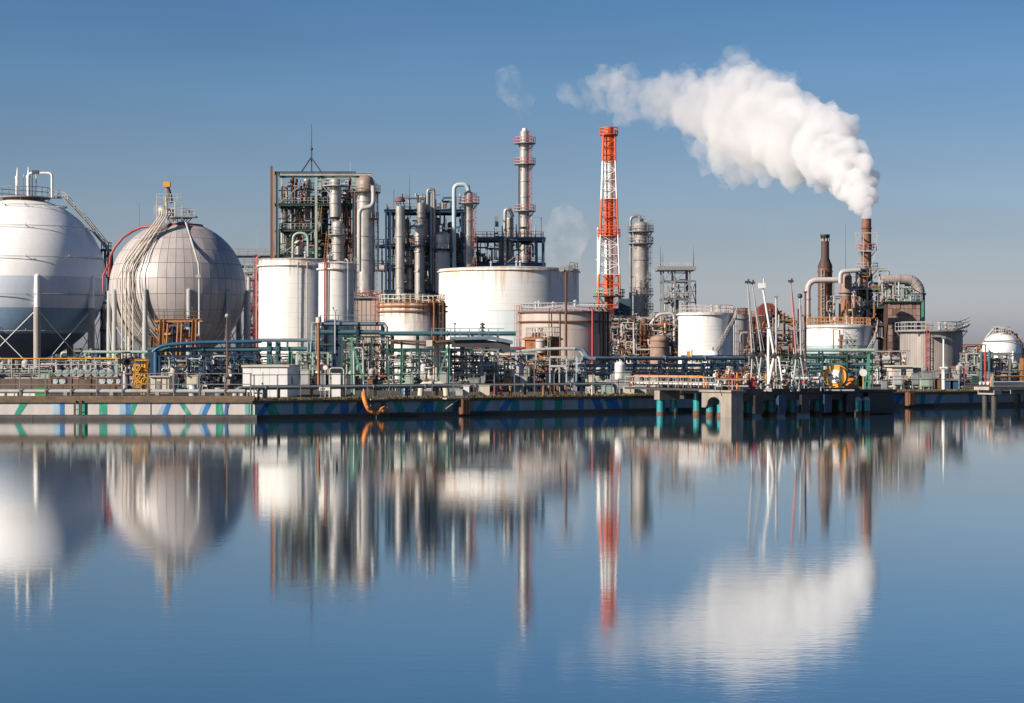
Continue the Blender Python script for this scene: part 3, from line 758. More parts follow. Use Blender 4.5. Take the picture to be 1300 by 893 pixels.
t.box('side_platform', P(228, 276, D2-3), P(251, 275, D2-1), GREY)
# cream pipe bundle: down the left shoulder, then straight to the ground
for k in range(4):
    o_ = k*5.2
    t.tube('cream_pipe', [P(203+o_*0.55, 268, D2-3), P(203+o_*0.55, 274, D2-6), P(155+o_*0.9, 338+k*0.5, D2-R2*.9), P(155+o_*0.9, 472, D2-R2*.9)], 0.11, CREAM if k != 2 else PINKISH, 10, fil=0.8)
# curved pipes that follow the shell
def shell_pipe(az0, az1, l0, l1, off, n=22):
    o = []
    for i in range(n+1):
        f = i/n; la = math.radians(l0 + (l1-l0)*f); a = az0 + (az1-az0)*math.sin(f*math.pi/2)
        o.append(on_cyl(c2, (R2+off)*math.cos(la), a, c2[2] + (R2+off)*math.sin(la)))
    return o
for k in range(6):
    pts = shell_pipe(-8-k*1.5, -18-k*5.2, 70, 22-k*1.5, 0.35)
    e_ = pts[-1]; a = -18-k*5.2
    kink = [on_cyl(c2, (R2+0.5)*math.cos(math.radians(la)), a-2.2, c2[2] + (R2+0.5)*math.sin(math.radians(la))) for la in (15-k*1.5, 8-k*1.5)]
    low = [on_cyl(c2, (R2+0.5)*math.cos(math.radians(la)), a-2.2 + 14*((8-la)/58.0)**1.5, c2[2] + (R2+0.5)*math.sin(math.radians(la))) for la in range(0, -56, -8)]
    t.tube('shell_pipe', pts + kink + low, 0.07, (STEEL_B, PINKISH, STEEL_B, PALE, STEEL_B, PINKISH)[k], 8)
t.tube('sensor_pipe', [P(236,283,D2-R2*0.35), P(246,315,D2-R2*0.8), P(252,336,D2-R2*0.98), P(253,350,D2-R2-0.8), P(253,470,D2-R2-0.8)], 0.15, PALE, 8)
mb = MB(); mb.cbox(P(252, 351, D2-R2-0.8), 0.7, 0.5, 0.4); t.mesh('pipe_clamp', mb, PALE)
# red arching pipe on the far side
t.tube('red_arch_pipe', [P(138,352,D2+1), P(139,338,D2+1), P(140,326,D2+1), P(146,314,D2+1), P(156,302,D2+1), P(168,294,D2+1), P(180,288.5,D2+1), P(196,287,D2)], 0.19, RED, 10)
t.tube('red_branch_pipe', [P(131,372,D2-1), P(131,350,D2-1), P(138,336,D2)], 0.16, RED, 10)

# yellow crane on the crown
t = T('crane', 'little yellow topped crane on the crown of the grey sphere', 'crane', P(214, 262, D2))
t.tube('boom', [P(217,258,D2), P(215.5,247,D2), P(213,236,D2)], [0.34, 0.3, 0.2], DARK, 8)
t.cyl('post', P(211,266,D2), P(211,250,D2), 0.2, YELLOW)
mb = MB(); mb.cbox(P(212, 234.5, D2), 1.0, 0.9, 0.75); mb.cbox(P(212.6, 232.6, D2), 0.6, 0.5, 0.3); t.mesh('head', mb, YELLOW)
t.cyl('hoist_line', P(210.5,238,D2), P(210.5,250,D2), 0.05, YELLOW)

# small sphere at the far right
D3 = 335.0; c3 = (X(1271, D3), D3, Z(447, D3)); R3 = M(25, D3)
t = T('gas_sphere', 'small white gas sphere behind pipe frames at the far right', 'gas sphere', (c3[0], c3[1], GZ))
mb = MB(); sphere_mesh(mb, c3, R3, -1, 1, 56, 30); t.mesh('shell', mb, WSPH)
sphere_legs(t, c3, R3, 8, 22.5, WSPH, PALE, 0.2, Z(447, D3), Z(456, D3), PALE)
for py in (433, 449):
    z = Z(py, D3); mb = MB(); rr = math.sqrt((R3+0.3)**2-(z-c3[2])**2); mb.tube(ring_pts(c3, rr, z, 0, 360, 40)[:-1], 0.08, 5, closed=True); t.mesh('spray_ring', mb, GREY)
ring_deck(t, c3, 0.2, M(12, D3), Z(424, D3), GREY, PALE, gap=1.0)
mb = MB(); mb.cyl(P(1265,425,D3), P(1265,416,D3), 0.3, n=8); mb.cyl(P(1273,425,D3), P(1273,418,D3), 0.4, n=8); mb.cyl(P(1279,425,D3), P(1279,420,D3), 0.25, n=8); t.mesh('crown_nozzles', mb, BROWN)
t.tube('access_stair', [P(1262,417,D3), P(1254,426,D3), P(1248,436,D3), P(1244,446,D3), P(1244,478,D3)], 0.14, PALE, 8)
for k_ in range(3): t.tube('crown_pipe', [P(1278+k_*2,420,D3), P(1287+k_*2,424,D3), P(1295+k_*2,434,D3), P(1298+k_*2,448,D3), P(1298+k_*2,478,D3)], 0.1, (PINKRED, BROWN, PALE)[k_], 8)
# ---------------------------------------------------------------- columns, stacks and steel structures
def column(name, label, cat, pc, pw, py_top, d, material, platforms=(), py_bot=None, rail_mat=PALE, deck_mat=GREY, cap='dome', rings=(), ladder=None, ladder_ang=70, skirt=None, cap_mat=None, deck_over=1.1, t=None, seg=None):
    c = (X(pc, d), d); r = M(pw/2.0, d); zt = Z(py_top, d); zb = GZ if py_bot is None else Z(py_bot, d)
    own = t is None
    if own: t = T(name, label, cat, (c[0], c[1], zb))
    t.c = c; t.r = r; t.zt = zt
    pn = 'shell' if own else 'vessel'
    mb = MB(); prof = [(r, zb), (r, zt - (r*0.6 if cap == 'dome' else 0))]
    mb.lathe(prof, c, 28)
    if cap == 'dome':
        q = [(r*math.cos(a*math.pi/12), zt - r*0.6 + r*0.6*math.sin(a*math.pi/12)) for a in range(0, 6)] + [(0.01, zt)]
        mb.lathe(q, c, 28)
    elif cap == 'open':
        mb.lathe([(r, zt), (r*0.86, zt), (r*0.86, zt), (r*0.86, zt-1.5), (r*0.86, zt-1.5), (0.01, zt-1.5)], c, 28, False)
    else:
        mb.lathe([(r, zt), (0.01, zt)], c, 28, False)
    sh = t.mesh(pn, mb, material)
    for py in rings:
        z = Z(py, d); m2 = MB(); m2.lathe([(r, z-0.12), (r+0.16, z-0.12), (r+0.16, z-0.12), (r+0.16, z+0.12), (r+0.16, z+0.12), (r, z+0.12)], c, 28, False)
        t.mesh('flange', m2, cap_mat or material, parent=sh)
    for pf in platforms:
        py, ov = pf[0], pf[1] if len(pf) > 1 else deck_over
        a0, a1 = (pf[2], pf[3]) if len(pf) > 3 else (0, 360)
        ring_deck(t, c, r, r+ov, Z(py, d), deck_mat, rail_mat, a0, a1, gap=1.3, h=1.25, r=0.055)
    if ladder:
        m2 = MB(); m2.ladder(on_cyl(c, r+0.18, ladder_ang, zb), on_cyl(c, r+0.18, ladder_ang, zt-0.3), on_cyl((0,0), 1, ladder_ang, 0)); t.mesh('ladder', m2, ladder)
    return t

def steel_frame(t, pxs, pys, d, depth, post_mat, beam_mat, w=0.4, bw=0.35, rows=(0, 1), brace=None, brace_mat=None, decks=(), deck_mat=None, rail_mat=None, ybot=None, bw_of=None, mid=None):
    """open steel frame: posts at pxs on the front and back row, beams on every level pys (first is the top)"""
    zb = GZ if ybot is None else Z(ybot, d); xs = [X(p, d) for p in pxs]; zs = [Z(p, d) for p in pys]
    ys = [d - depth/2, d + depth/2]
    if mid: ys.insert(1, d)
    for x in xs:
        for y in ys: t.beam('post', (x, y, zb), (x, y, zs[0]), w, post_mat)
    for z in zs:
        for y in ys: t.beam('beam', (xs[0]-w, y, z), (xs[-1]+w, y, z), bw, beam_mat)
        for x in xs: t.beam('cross_beam', (x, ys[0]+w*0.5, z-0.04), (x, ys[-1]-w*0.5, z-0.04), bw*0.85, beam_mat)
    for i, z in enumerate(zs):
        if i in decks:
            dk = t.box('deck', (xs[0], ys[0]+bw*0.6, z+bw*0.52), (xs[-1], ys[-1]-bw*0.6, z+bw*0.52+0.06), deck_mat or beam_mat)
            rm = MB(); zz = z+bw*0.52+0.06
            rm.rail([(xs[0], ys[0], zz), (xs[-1], ys[0], zz), (xs[-1], ys[-1], zz), (xs[0], ys[-1], zz)], gap=1.6, closed=True, r=0.05); t.mesh('railing', rm, rail_mat or PALE, parent=dk)
    if brace:
        for (i, j, k, l) in brace:   # from post i level j to post k level l, front row
            t.bar('brace', (xs[i], ys[0]-0.05, zs[j]), (xs[k], ys[0]-0.05, zs[l] if l < len(zs) else zb), 0.2, brace_mat or beam_mat)

def fill_pipes(t, px0, px1, py0, py1, d, depth, n, mats, seed, rmin=0.06, rmax=0.2, horiz=0.45, valves=0):
    """risers and runs of process pipework inside a structure"""
    rs = random.Random(seed)
    for i in range(n):
        m = rs.choice(mats); r = rs.uniform(rmin, rmax); dd = d + rs.uniform(-depth/2, depth/2)
        ax, az = rs.uniform(px0, px1), rs.uniform(py0, py1)
        if rs.random() < horiz:
            bx = min(px1, max(px0, ax + rs.choice((-1, 1))*rs.uniform(6, 26))); cz = min(py1, max(py0, az + rs.choice((-1, 1))*rs.uniform(4, 18)))
            pts = [P(ax, az, dd), P(bx, az, dd), P(bx, cz, dd)]
            if rs.random() < .5: pts.append(P(bx, cz, dd) + Vector((0, rs.uniform(-2, 2), 0)))
        else:
            cz = min(py1, az + rs.uniform(12, 40)); bx = min(px1, max(px0, ax + rs.choice((-1, 1))*rs.uniform(2, 8)))
            pts = [P(ax, az, dd), P(ax, cz, dd), P(bx, cz, dd)]
        if (pts[1]-pts[0]).length < 0.3 or (pts[2]-pts[1]).length < 0.2: continue
        t.tube('pipe', pts, r, m, 7, fil=r*3)
    for i in range(valves):
        t.valve('valve', P(rs.uniform(px0, px1), rs.uniform(py0, py1), d + rs.uniform(-depth/2, depth/2)), rs.uniform(0.5, 1.0), rs.choice(mats), rs.uniform(0, 3))
def vessel_h(t, name, pa, pb, r, material, ends=0.5):
    """horizontal drum with dished ends and saddles"""
    mb = MB(); a = Vector(pa); b = Vector(pb); u = (b-a).normalized()
    pts = [a - u*r*0.5, a - u*r*0.38, a - u*r*0.18, a, b, b + u*r*0.18, b + u*r*0.38, b + u*r*0.5]
    mb.tube(pts, [r*0.05, r*0.6, r*0.88, r, r, r*0.88, r*0.6, r*0.05], 20); return t.mesh(name, mb, material)

# ---- green framed structure behind the tall white tanks
D = 430.0
t = T('process_structure', 'open green steel structure topped by a tripod mast, behind the tall white tanks', 'structure', (X(405, D), D, GZ))
steel_frame(t, [355, 404, 451], [222, 262], D, 9.0, PALEGREEN, GREEN_D, w=0.5, bw=0.5, decks=(1,), deck_mat=DARK, rail_mat=GREY, brace=[(0,1,1,0)], brace_mat=GREY)
steel_frame(t, [357.5, 402], [294, 326, 360], D, 8.0, PALEGREEN, GREEN_D, w=0.3, bw=0.45, decks=(0, 1), deck_mat=DARK, rail_mat=GREY, brace=[(0,1,1,0)], brace_mat=GREY)
steel_frame(t, [407, 447], [306, 342], D+1, 6.5, GREY, BROWN, w=0.3, bw=0.35, decks=(0,), deck_mat=DARK, rail_mat=OCHRE, brace=[(1,1,0,0)], brace_mat=GREY)
t.beam('post', (X(347.5,D), D-4.0, GZ), (X(347.5,D), D-4.0, Z(213,D)), 0.42, BROWN); t.beam('post', (X(351,D), D-5, GZ), (X(351,D), D-5, Z(220,D)), 0.35, OCHRE)
for py in (222, 262, 294): t.beam('beam', P(347,py,D-4.5), P(356,py,D-4.5), 0.3, PALEGREEN)
t.beam('roof_beam', P(356,221.5,D-4.9), P(472,221.5,D-4.9), 0.55, PALE); t.beam('roof_beam', P(400,226,D), P(472,226,D), 0.45, PALEGREEN)
mb = MB(); tp = P(395.5,157,D)
mb.cyl(P(395.5,222,D), P(395.5,190,D), 0.14, n=6); mb.cyl(P(395.5,190,D), tp, 0.1, 0.05, n=6); mb.cyl(P(395.5,191,D), P(395.5,188,D), 0.3, n=8)
for q in ((381,221,-3), (408,219,-3), (396,221,4)): mb.beam(P(395,200,D), P(q[0],q[1],D+q[2]), 0.2)
t.mesh('mast', mb, DARK)
column('', '', '', 389.5, 9, 226, D, STEEL, t=t, py_bot=300, platforms=((240, .8),), rail_mat=GREY, deck_mat=GREEN_D)
column('', '', '', 371, 5, 226, D, BROWN, t=t, py_bot=300, cap='flat')
column('', '', '', 376, 3.5, 227, D+2, DARK, t=t, py_bot=320, cap='flat')
column('', '', '', 426, 15, 226, D-6, STEEL_B, t=t, py_bot=276, platforms=((236, 1.5),), rail_mat=PALE, deck_mat=PALE, rings=(246, 258))
column('', '', '', 429, 16, 280, D-6, STEEL_B, t=t, platforms=((298, .8),), rail_mat=GREY, rings=(288, 310, 320), cap='dome')
column('', '', '', 427, 7, 274, D-6, BROWN, t=t, py_bot=283, cap='flat')
column('', '', '', 397, 11, 310, D-2, PALEGREEN, t=t, py_bot=335)
column('', '', '', 380, 13, 305, D-3, PINKISH, t=t, py_bot=335)
for pc, pw, pt, m, dd in ((363, 5, 236, DARK, 3), (380, 7, 262, BROWN, 2.5), (398, 5, 250, STEEL, 3), (412, 7, 232, DARK, 3), (440, 9, 240, STEEL, 2.5), (444, 4, 226, BROWN, -2), (366, 8, 300, STEEL, -2.5)):
    column('', '', '', pc, pw, pt, D+dd, m, t=t, rings=(pt+14, pt+40), cap='dome')
for py in (242, 278, 310):
    for dd in (-4.3, 0, 4.3): t.beam('secondary_beam', P(353,py,D+dd), P(453,py,D+dd), .2, (GREY, BROWN, DARK)[int(py/3) % 3])
fill_pipes(t, 358, 448, 228, 335, D, 7, 150, [GREY, BROWN, PALE, DARK, STEEL, PINKRED, GREEN_D, CREAM, RUST, DARK, GREY], 1, rmin=.07, rmax=.26, valves=14)
mb = MB(); mb.ladder(P(407,262,D-5.2), P(403,294,D-5.2), (0,-1,0), cage=False); mb.ladder(P(412,335,D-5.2), P(416,295,D-5.2), (0,-1,0), cage=False); t.mesh('ladder', mb, OCHRE)
t.tube('bend_pipe', [P(372,325,D-5), P(372,296,D-5), P(391,296,D-5), P(391,326,D-5)], 0.28, PALEGREEN, 10, fil=2.0)
# lightning rods
def rod(px, py0, py1, d, label, material=DARK):
    mb = MB(); mb.cyl(P(px,py1,d), P(px,(py0+py1)/2,d), 0.09, 0.07, n=6); mb.cyl(P(px,(py0+py1)/2,d), P(px,py0,d), 0.06, 0.02, n=6); mb.cyl(P(px,py1,d), P(px,py1-1.2,d), 0.2, n=8)
    single('lightning_rod', label, 'lightning rod', mb, material, P(px,py1,d))

# ---- big silver column at the right of it
t = column('column', 'fat silver column with swan neck pipe, right of the green structure', 'column', 464, 22, 227, D-15, STEEL_B, platforms=((244, 1.3), (278, 1.0, 30, 150)), rail_mat=GREY, deck_mat=BROWN, rings=(256, 300, 330), ladder=GREY, ladder_ang=75, py_bot=None)
t.tube('swan_neck_pipe', [P(474,236,D-19), P(474,246,D-19), P(474,263,D-19.5), P(456,264,D-19.5), P(456,345,D-19.5)], 0.45, PALE, 12, fil=1.6)
mb = MB(); DD = D-15; mb.lathe([(M(11.4,DD), Z(243,DD)), (M(11.4,DD), Z(232,DD)), (M(9,DD), Z(226,DD)), (M(4,DD), Z(223,DD)), (0.01, Z(222.5,DD))], (X(464,DD), DD), 20); t.mesh('crown', mb, mat('brown stained cap', (0.34, 0.25, 0.20), 0.55, metal=0.15, vary=0.4, rust=0.3, rust_col=(0.16, 0.09, 0.06)))
t.tube('downpipe', [P(479,246,D-14), P(480,300,D-14), P(480,345,D-14)], 0.2, SKYBL, 8)
t.tube('downpipe', [P(451,244,D-19), P(451,344,D-19)], 0.16, BROWN, 8)
# elevated walkways between the structures
def walkway(label, px0, px1, py, d, material, rail_mat, posts=(), w=1.6, thick=0.3):
    t = T('pipe_bridge', label, 'walkway', (X((px0+px1)/2, d), d, Z(py, d)))
    a, b = X(px0, d), X(px1, d); z = Z(py, d)
    t.box('deck', (a, d-w/2, z-thick), (b, d+w/2, z), material)
    for y in (d-w/2, d+w/2):
        mb = MB(); mb.rail([(a, y, z), (b, y, z)], gap=1.8, r=0.05); t.mesh('railing', mb, rail_mat)
    for p in posts: t.beam('post', (X(p, d), d, GZ), (X(p, d), d, z-thick), 0.3, material)
    t.tube('pipe', [(a, d+w*0.2, z-thick-0.25), (b, d+w*0.2, z-thick-0.25)], 0.2, rail_mat, 8)
    return t
walkway('grey high walkway from the grey sphere to the green structure', 282, 356, 323, 432, GREY, GREY, (300, 330))
walkway('lower grey walkway just right of the grey sphere', 300, 350, 336, 436, PALE, GREY, (312, 340))
walkway('grey walkway between the silver column and the blue structure', 476, 494, 311, 432, GREY, GREY, (485,))
walkway('second grey walkway lower between the silver column and blue structure', 476, 494, 338, 434, GREY, PALE, (485,))

# ---- blue structure in the middle
D = 432.0
t = T('process_structure', 'blue steel structure crowded with silver vessels, left of the big white tank', 'structure', (X(540, D), D, GZ))
steel_frame(t, [492, 497.5, 547, 587], [270, 313, 340, 371], D, 10.0, NAVY, NAVY, w=0.42, bw=0.6, decks=(0, 1, 2), deck_mat=NAVY, rail_mat=GREY, brace=[(1,1,2,0), (2,2,3,1)], brace_mat=BROWN)
column('', '', '', 508, 11.5, 262, D-6, STEEL_B, t=t, cap='flat', rings=(300, 340, 365))
mb = MB(); q = (X(508,D-6), D-6)
mb.lathe([(M(6.5,D), Z(259,D)), (M(6.5,D), Z(257,D)), (M(4,D), Z(254,D)), (M(1.5,D), Z(253,D)), (0.01, Z(252.5,D))], q, 16)
for an in range(0, 360, 60): mb.beam(on_cyl(q, M(5,D), an, Z(262.5,D)), on_cyl(q, M(5,D), an, Z(258,D)), 0.12)
t.mesh('rain_cap', mb, BROWN)
column('', '', '', 533, 13, 287, D-7, STEEL_B, t=t, rings=(300, 320, 345), platforms=((312, .9),), deck_mat=NAVY, rail_mat=BROWN)
column('', '', '', 535, 11, 258, D-6.5, STEEL, t=t, py_bot=290, cap='flat', rings=(270, 276))
column('', '', '', 520, 8, 318, D-4, LAGGING_B, t=t)
column('', '', '', 562, 19, 294, D-7, STEEL_B, t=t, py_bot=316, rings=(300, 308))
column('', '', '', 562, 19, 316.5, D-7, PINKISH, t=t, py_bot=372, rings=(330,), platforms=((316, .7),), deck_mat=BLUE)
t.tube('loop_pipe', [P(543,270,D-5.5), P(543,240.5,D-5.5), P(551,240.5,D-5.5), P(551,370,D-5.5)], 0.32, STEEL, 10, fil=1.2)
t.tube('loop_pipe', [P(546,268,D-5.2), P(546,246,D-5.2), P(547.5,246,D-5.2), P(547.5,360,D-5.2)], 0.28, SKYBL, 10, fil=0.5)
t.tube('loop_pipe', [P(519,262,D-2), P(519,252,D-2), P(530,252,D-2), P(530,262,D-2)], 0.18, STEEL, 8, fil=.5)
t.tube('riser_pipe', [P(557,295,D-4), P(557,285,D-4), P(562,285,D-4), P(562,294,D-4)], 0.18, PINKRED, 8, fil=.5)
for pc, pw, pt, m, dd in ((517, 6, 278, STEEL, 3), (525, 8, 300, STEEL, 1), (543, 7, 266, LAGGING, 3), (554, 9, 276, STEEL, 3.5), (572, 8, 282, STEEL, 3), (580, 6, 296, BROWN, -2), (514, 9, 322, PINKISH, 0), (545, 12, 330, STEEL, -2)):
    column('', '', '', pc, pw, pt, D+dd, m, t=t, rings=(pt+10, pt+30), cap='dome')
for py in (290, 326, 356):
    for dd in (-4.8, 0, 4.8): t.beam('secondary_beam', P(490,py,D+dd), P(588,py,D+dd), .2, (NAVY, GREY, DARK)[int(py/2) % 3])
fill_pipes(t, 500, 584, 246, 378, D, 9, 160, [GREY, BROWN, PALE, DARK, STEEL, BLUE, NAVY, PINKISH, STEEL_B, DARK, GREY], 2, rmin=.07, rmax=.25, valves=14)
t = T('gas_duct', 'fat brown gas duct running left from the blue structure', 'duct', P(470, 342, 428))
t.tube('duct', [P(444,341,428), P(490,341,428), P(500,341,428), P(503,352,428)], M(4.2,428), PINKISH, 16)
t.cyl('flange', P(488,341,428), P(491,341,428), M(5.2,428), BROWN); t.cyl('flange', P(499,341.3,428), P(501,341.3,428), M(5.0,428), BROWN); t.beam('support', P(472,345,428), (X(472,428), 428, GZ), 0.4, GREY)
rod(520, 222, 270, D, 'thin lightning rod above the blue structure'); rod(500, 240, 270, D-3, 'thin rod beside the capped silver column'); rod(177, 258, 473, 420, 'lone thin mast left of the grey sphere crown'); rod(445, 205, 222, 428, 'thin rod at the right corner of the green structure', PALE)
rod(326.5, 290, 474, 400, 'thin pale rod beside the red pipe of the tall tank', PALE)

# ---- pale blue gooseneck and column
t = T('gooseneck_pipe', 'pale blue pipe with an arched top feeding the slim column', 'pipe', (X(576.5, 425), 425, GZ))
t.tube('pipe', [(X(576.5,425), 425, GZ), P(576.5,234.5,425), P(592,234.5,425), P(595,242,425)], 0.44, SKYBL, 14, fil=1.6)
for py in (300, 270): t.beam('bracket', P(578,py,425), P(590,py,427), 0.16, GREY)
t = column('column', 'slim column with red railed top platform under the gooseneck pipe', 'column', 595, 11.5, 243, 427, STEEL_B, platforms=((258, 1.3),), rail_mat=PINKRED, deck_mat=GREY, rings=(280, 300, 325), ladder=PINKRED, ladder_ang=65)
mb = MB(); mb.lathe([(M(3,427), Z(244,427)), (M(1.5,427), Z(237,427)), (M(1.5,427), Z(235,427))], t.c, 12); t.mesh('nozzle', mb, SKYBL)

# ---- blue railed platform between slim column and stack
D = 440.0
t = T('process_structure', 'blue platform structure under the tall silver stack, behind the big tank', 'structure', (X(636, D), D, GZ))
steel_frame(t, [585, 641, 681, 689.5], [305, 337, 372], D, 8.0, BLUE, BLUE, w=0.5, bw=0.75, decks=(0, 1), deck_mat=NAVY, rail_mat=BROWN, brace=[(1,1,2,0)], brace_mat=STEEL)
column('', '', '', 647, 10, 275, D-2, STEEL, t=t, rings=(290, 312))
t.tube('bend_pipe', [P(641,340,D-4), P(641,267,D-4), P(647,265,D-4), P(651,275,D-3)], 0.38, STEEL_B, 12, fil=1.0)
column('', '', '', 636, 6, 300, D-3, STEEL, t=t)
t.tube('pole', [P(675,284,D-4), P(675,276,D-4), P(687,276,D-4), P(687,304,D-4)], 0.1, GREY, 6)
t.box('lift_cage', P(628,287,D-3), P(633,276,D), GREY); t.tube('elbow_pipe', [P(604,322,D-4), P(612,324,D-4), P(625,336,D-4)], 0.4, DARK, 10)
fill_pipes(t, 590, 680, 285, 345, D, 6, 60, [GREY, BROWN, PALE, DARK, STEEL, BLUE, STEEL_B], 3, rmin=.06, rmax=.22, valves=6)

# ---- tall silver stack
t = column('stack', 'tall slim silver stack with three red railed platforms', 'stack', 666, 12, 167, 455, STEEL_B, platforms=((182, 1.4), (208.5, 1.4), (268, 1.4)), rail_mat=PINKRED, deck_mat=GREY, cap='open', rings=(190, 230, 250, 290, 310), ladder=PINKRED, ladder_ang=62)
mb = MB(); mb.lathe([(M(3.2,455), Z(168,455)), (M(3.2,455), Z(164,455)), (M(2.4,455), Z(163,455)), (M(2.4,455), Z(163,455)), (M(2,455), Z(166,455))], t.c, 16); t.mesh('tip', mb, WHITE)
t.tube('side_pipe', [on_cyl(t.c, t.r+0.3, -70, GZ), on_cyl(t.c, t.r+0.3, -70, Z(212,455))], 0.14, DARK, 8)

# ---- red and white chimney in its lattice tower
D = 480.0
t = T('striped_chimney', 'orange and white striped chimney inside a lattice tower', 'chimney', (X(773, D), D, GZ))
bands = [(162, 205, SIGNAL), (205, 253, SIGNAL_W), (253, 299, SIGNAL), (299, 349, SIGNAL_W), (349, 400, SIGNAL), (400, None, SIGNAL_W)]
cx = lambda py: 771.5 + (py-162)*0.014
hw = lambda py: M(7.3 + max(0, py-190)*0.034, D)
cc = (X(773, D), D); zf = lambda py: GZ if py is None else Z(py, D)
base_py = 450 + 3.75*F/D
def corners(py):
    h = hw(py); z = Z(py, D); return [Vector((cc[0]+h*i, D+h*j, z)) for i, j in ((-1,-1),(1,-1),(1,1),(-1,1))]
for a, b, m in bands:
    b2 = base_py if b is None else b
    t.cyl('flue', (cc[0], cc[1], Z(b2, D)), (cc[0], cc[1], Z(a, D)), M(5.7, D), m)
    ca, cb = corners(a if a > 162 else 170), corners(b2)
    for i in range(4): t.cyl('lattice_leg', cb[i], ca[i], 0.2, m)
    a_ = a if a > 162 else 170; nn = 4 if b2-a_ < 60 else 5
    for k in range(nn):
        y0 = a_ + (b2-a_)*k/nn; y1 = a_ + (b2-a_)*(k+1)/nn; q0, q1 = corners(y0), corners(y1)
        for i in range(4):
            j = (i+1) % 4
            t.cyl('lattice_brace', q1[i], q0[j] if (k+i) % 2 else q0[i].lerp(q0[j], 0.0), 0.08, m) if (k+i) % 2 else t.cyl('lattice_brace', q1[j], q0[i], 0.08, m)
            t.cyl('lattice_ring', q1[i], q1[j], 0.08, m)
for py, ov, m in ((171, M(6,D), SIGNAL), (300, M(5,D), SIGNAL), (376, M(9,D), GREEN_D)):
    ring_deck(t, cc, M(5.2,D), hw(py)+ov*0.75, Z(py,D), m, m if m is not GREEN_D else PALEGREEN, gap=1.2, h=1.5, r=0.08)
mb = MB(); mb.lathe([(M(6,D), Z(166,D)), (M(6,D), Z(161.5,D)), (M(4.6,D), Z(161.5,D)), (M(4.6,D), Z(165,D))], cc, 20, False); t.mesh('rim', mb, SIGNAL)
mb = MB(); mb.ladder((cc[0]+M(5.5,D), D-0.5, GZ), (cc[0]+M(5.5,D), D-0.5, Z(172,D)), (1,0,0)); t.mesh('ladder', mb, SIGNAL)
t = column('stack', 'thin plain white stack just left of the striped chimney', 'stack', 759.5, 3.2, 289, 500, WHITE, cap='open', rings=(330, 370))

# ---- grey column right of the chimney
D = 452.0
t = column('column', 'tall weathered grey column with a pipe arching over its left side', 'column', 813.5, 18.5, 281, D, mat('weathered beige column', (0.40, 0.345, 0.305), 0.5, metal=0.1, vary=0.4, rust=0.3, rust_col=(0.15, 0.10, 0.075), stretch=0.4), platforms=((294, 1.3), (309, 1.2), (354, .7, 40, 200), (374, 1.2, 20, 220), (393, 1.2, 20, 220)), rail_mat=GREY, deck_mat=GREY, rings=(330, 365, 405), ladder=GREY, ladder_ang=95)
t.tube('overhead_pipe', [P(800.5,430,D+1), P(800.5,275,D+1), P(813,274,D+1), P(813,283,D)], 0.34, STEEL, 12, fil=1.6)
mb = MB(); mb.cyl(P(813,284,D), P(813,278,D), M(4,D), n=14); mb.rail([P(806,281,D-1.5), P(822,281,D-1.5)], gap=1.0); t.mesh('crown', mb, STEEL)
t.tube('davit', [P(820,290,D), P(822,281,D), P(828,280,D)], 0.1, GREY, 6)
for py in (290, 306, 352, 372): t.beam('bracket', P(800,py,D-2), P(807,py,D-1), 0.16, GREY)

# ---- grey open structure
D = 445.0
t = T('process_structure', 'grey open steel structure with flat railed top, right of the weathered column', 'structure', (X(858, D), D, GZ))
steel_frame(t, [840.5, 855, 874], [342, 358, 380, 398, 420], D, 7.0, GREY, GREY, w=0.34, bw=0.36, decks=(0, 2), deck_mat=DARK, rail_mat=PALE, brace=[(0,1,1,0),(1,1,2,0),(0,2,1,1),(1,2,2,1),(0,3,1,2),(1,3,2,2)], brace_mat=GREY)
t.box('roof_slab', P(835,343,D-4.5), P(879,340.5,D+4.5), GREY)
mb = MB(); mb.rail([P(835,340.5,D-4.4), P(879,340.5,D-4.4), P(879,340.5,D+4.4), P(835,340.5,D+4.4)], gap=1.4, closed=True); t.mesh('railing', mb, PALE)
for px_ in (876, 883): t.beam('post', (X(px_,D), D-2, GZ), P(px_,357,D-2), 0.25, GREY)
for py in (357, 370, 384): t.beam('beam', P(874,py,D-2), P(884,py,D-2), 0.2, GREY)
t.bar('brace', P(874,384,D-2.1), P(883,358,D-2.1), 0.15, GREY); t.bar('brace', P(883,384,D-2.1), P(875,358,D-2.1), 0.15, GREY)
fill_pipes(t, 842, 873, 340, 415, D, 6, 42, [GREY, BROWN, PALE, DARK, STEEL, LAGGING], 4, rmin=.06, rmax=.2, valves=8)
column('', '', '', 857, 8, 372, D, STEEL, t=t, py_bot=400)
rod(838.5, 312, 342, D, 'thin rod on the left of the grey structure roof'); rod(880.5, 313, 342, D, 'thin rod on the right of the grey structure roof'); rod(841.5, 321, 342, D-3, 'shorter thicker rod on the grey structure roof')
rod(1073.5, 285, 475, 380, 'thin lightning rod between the two brown stacks')
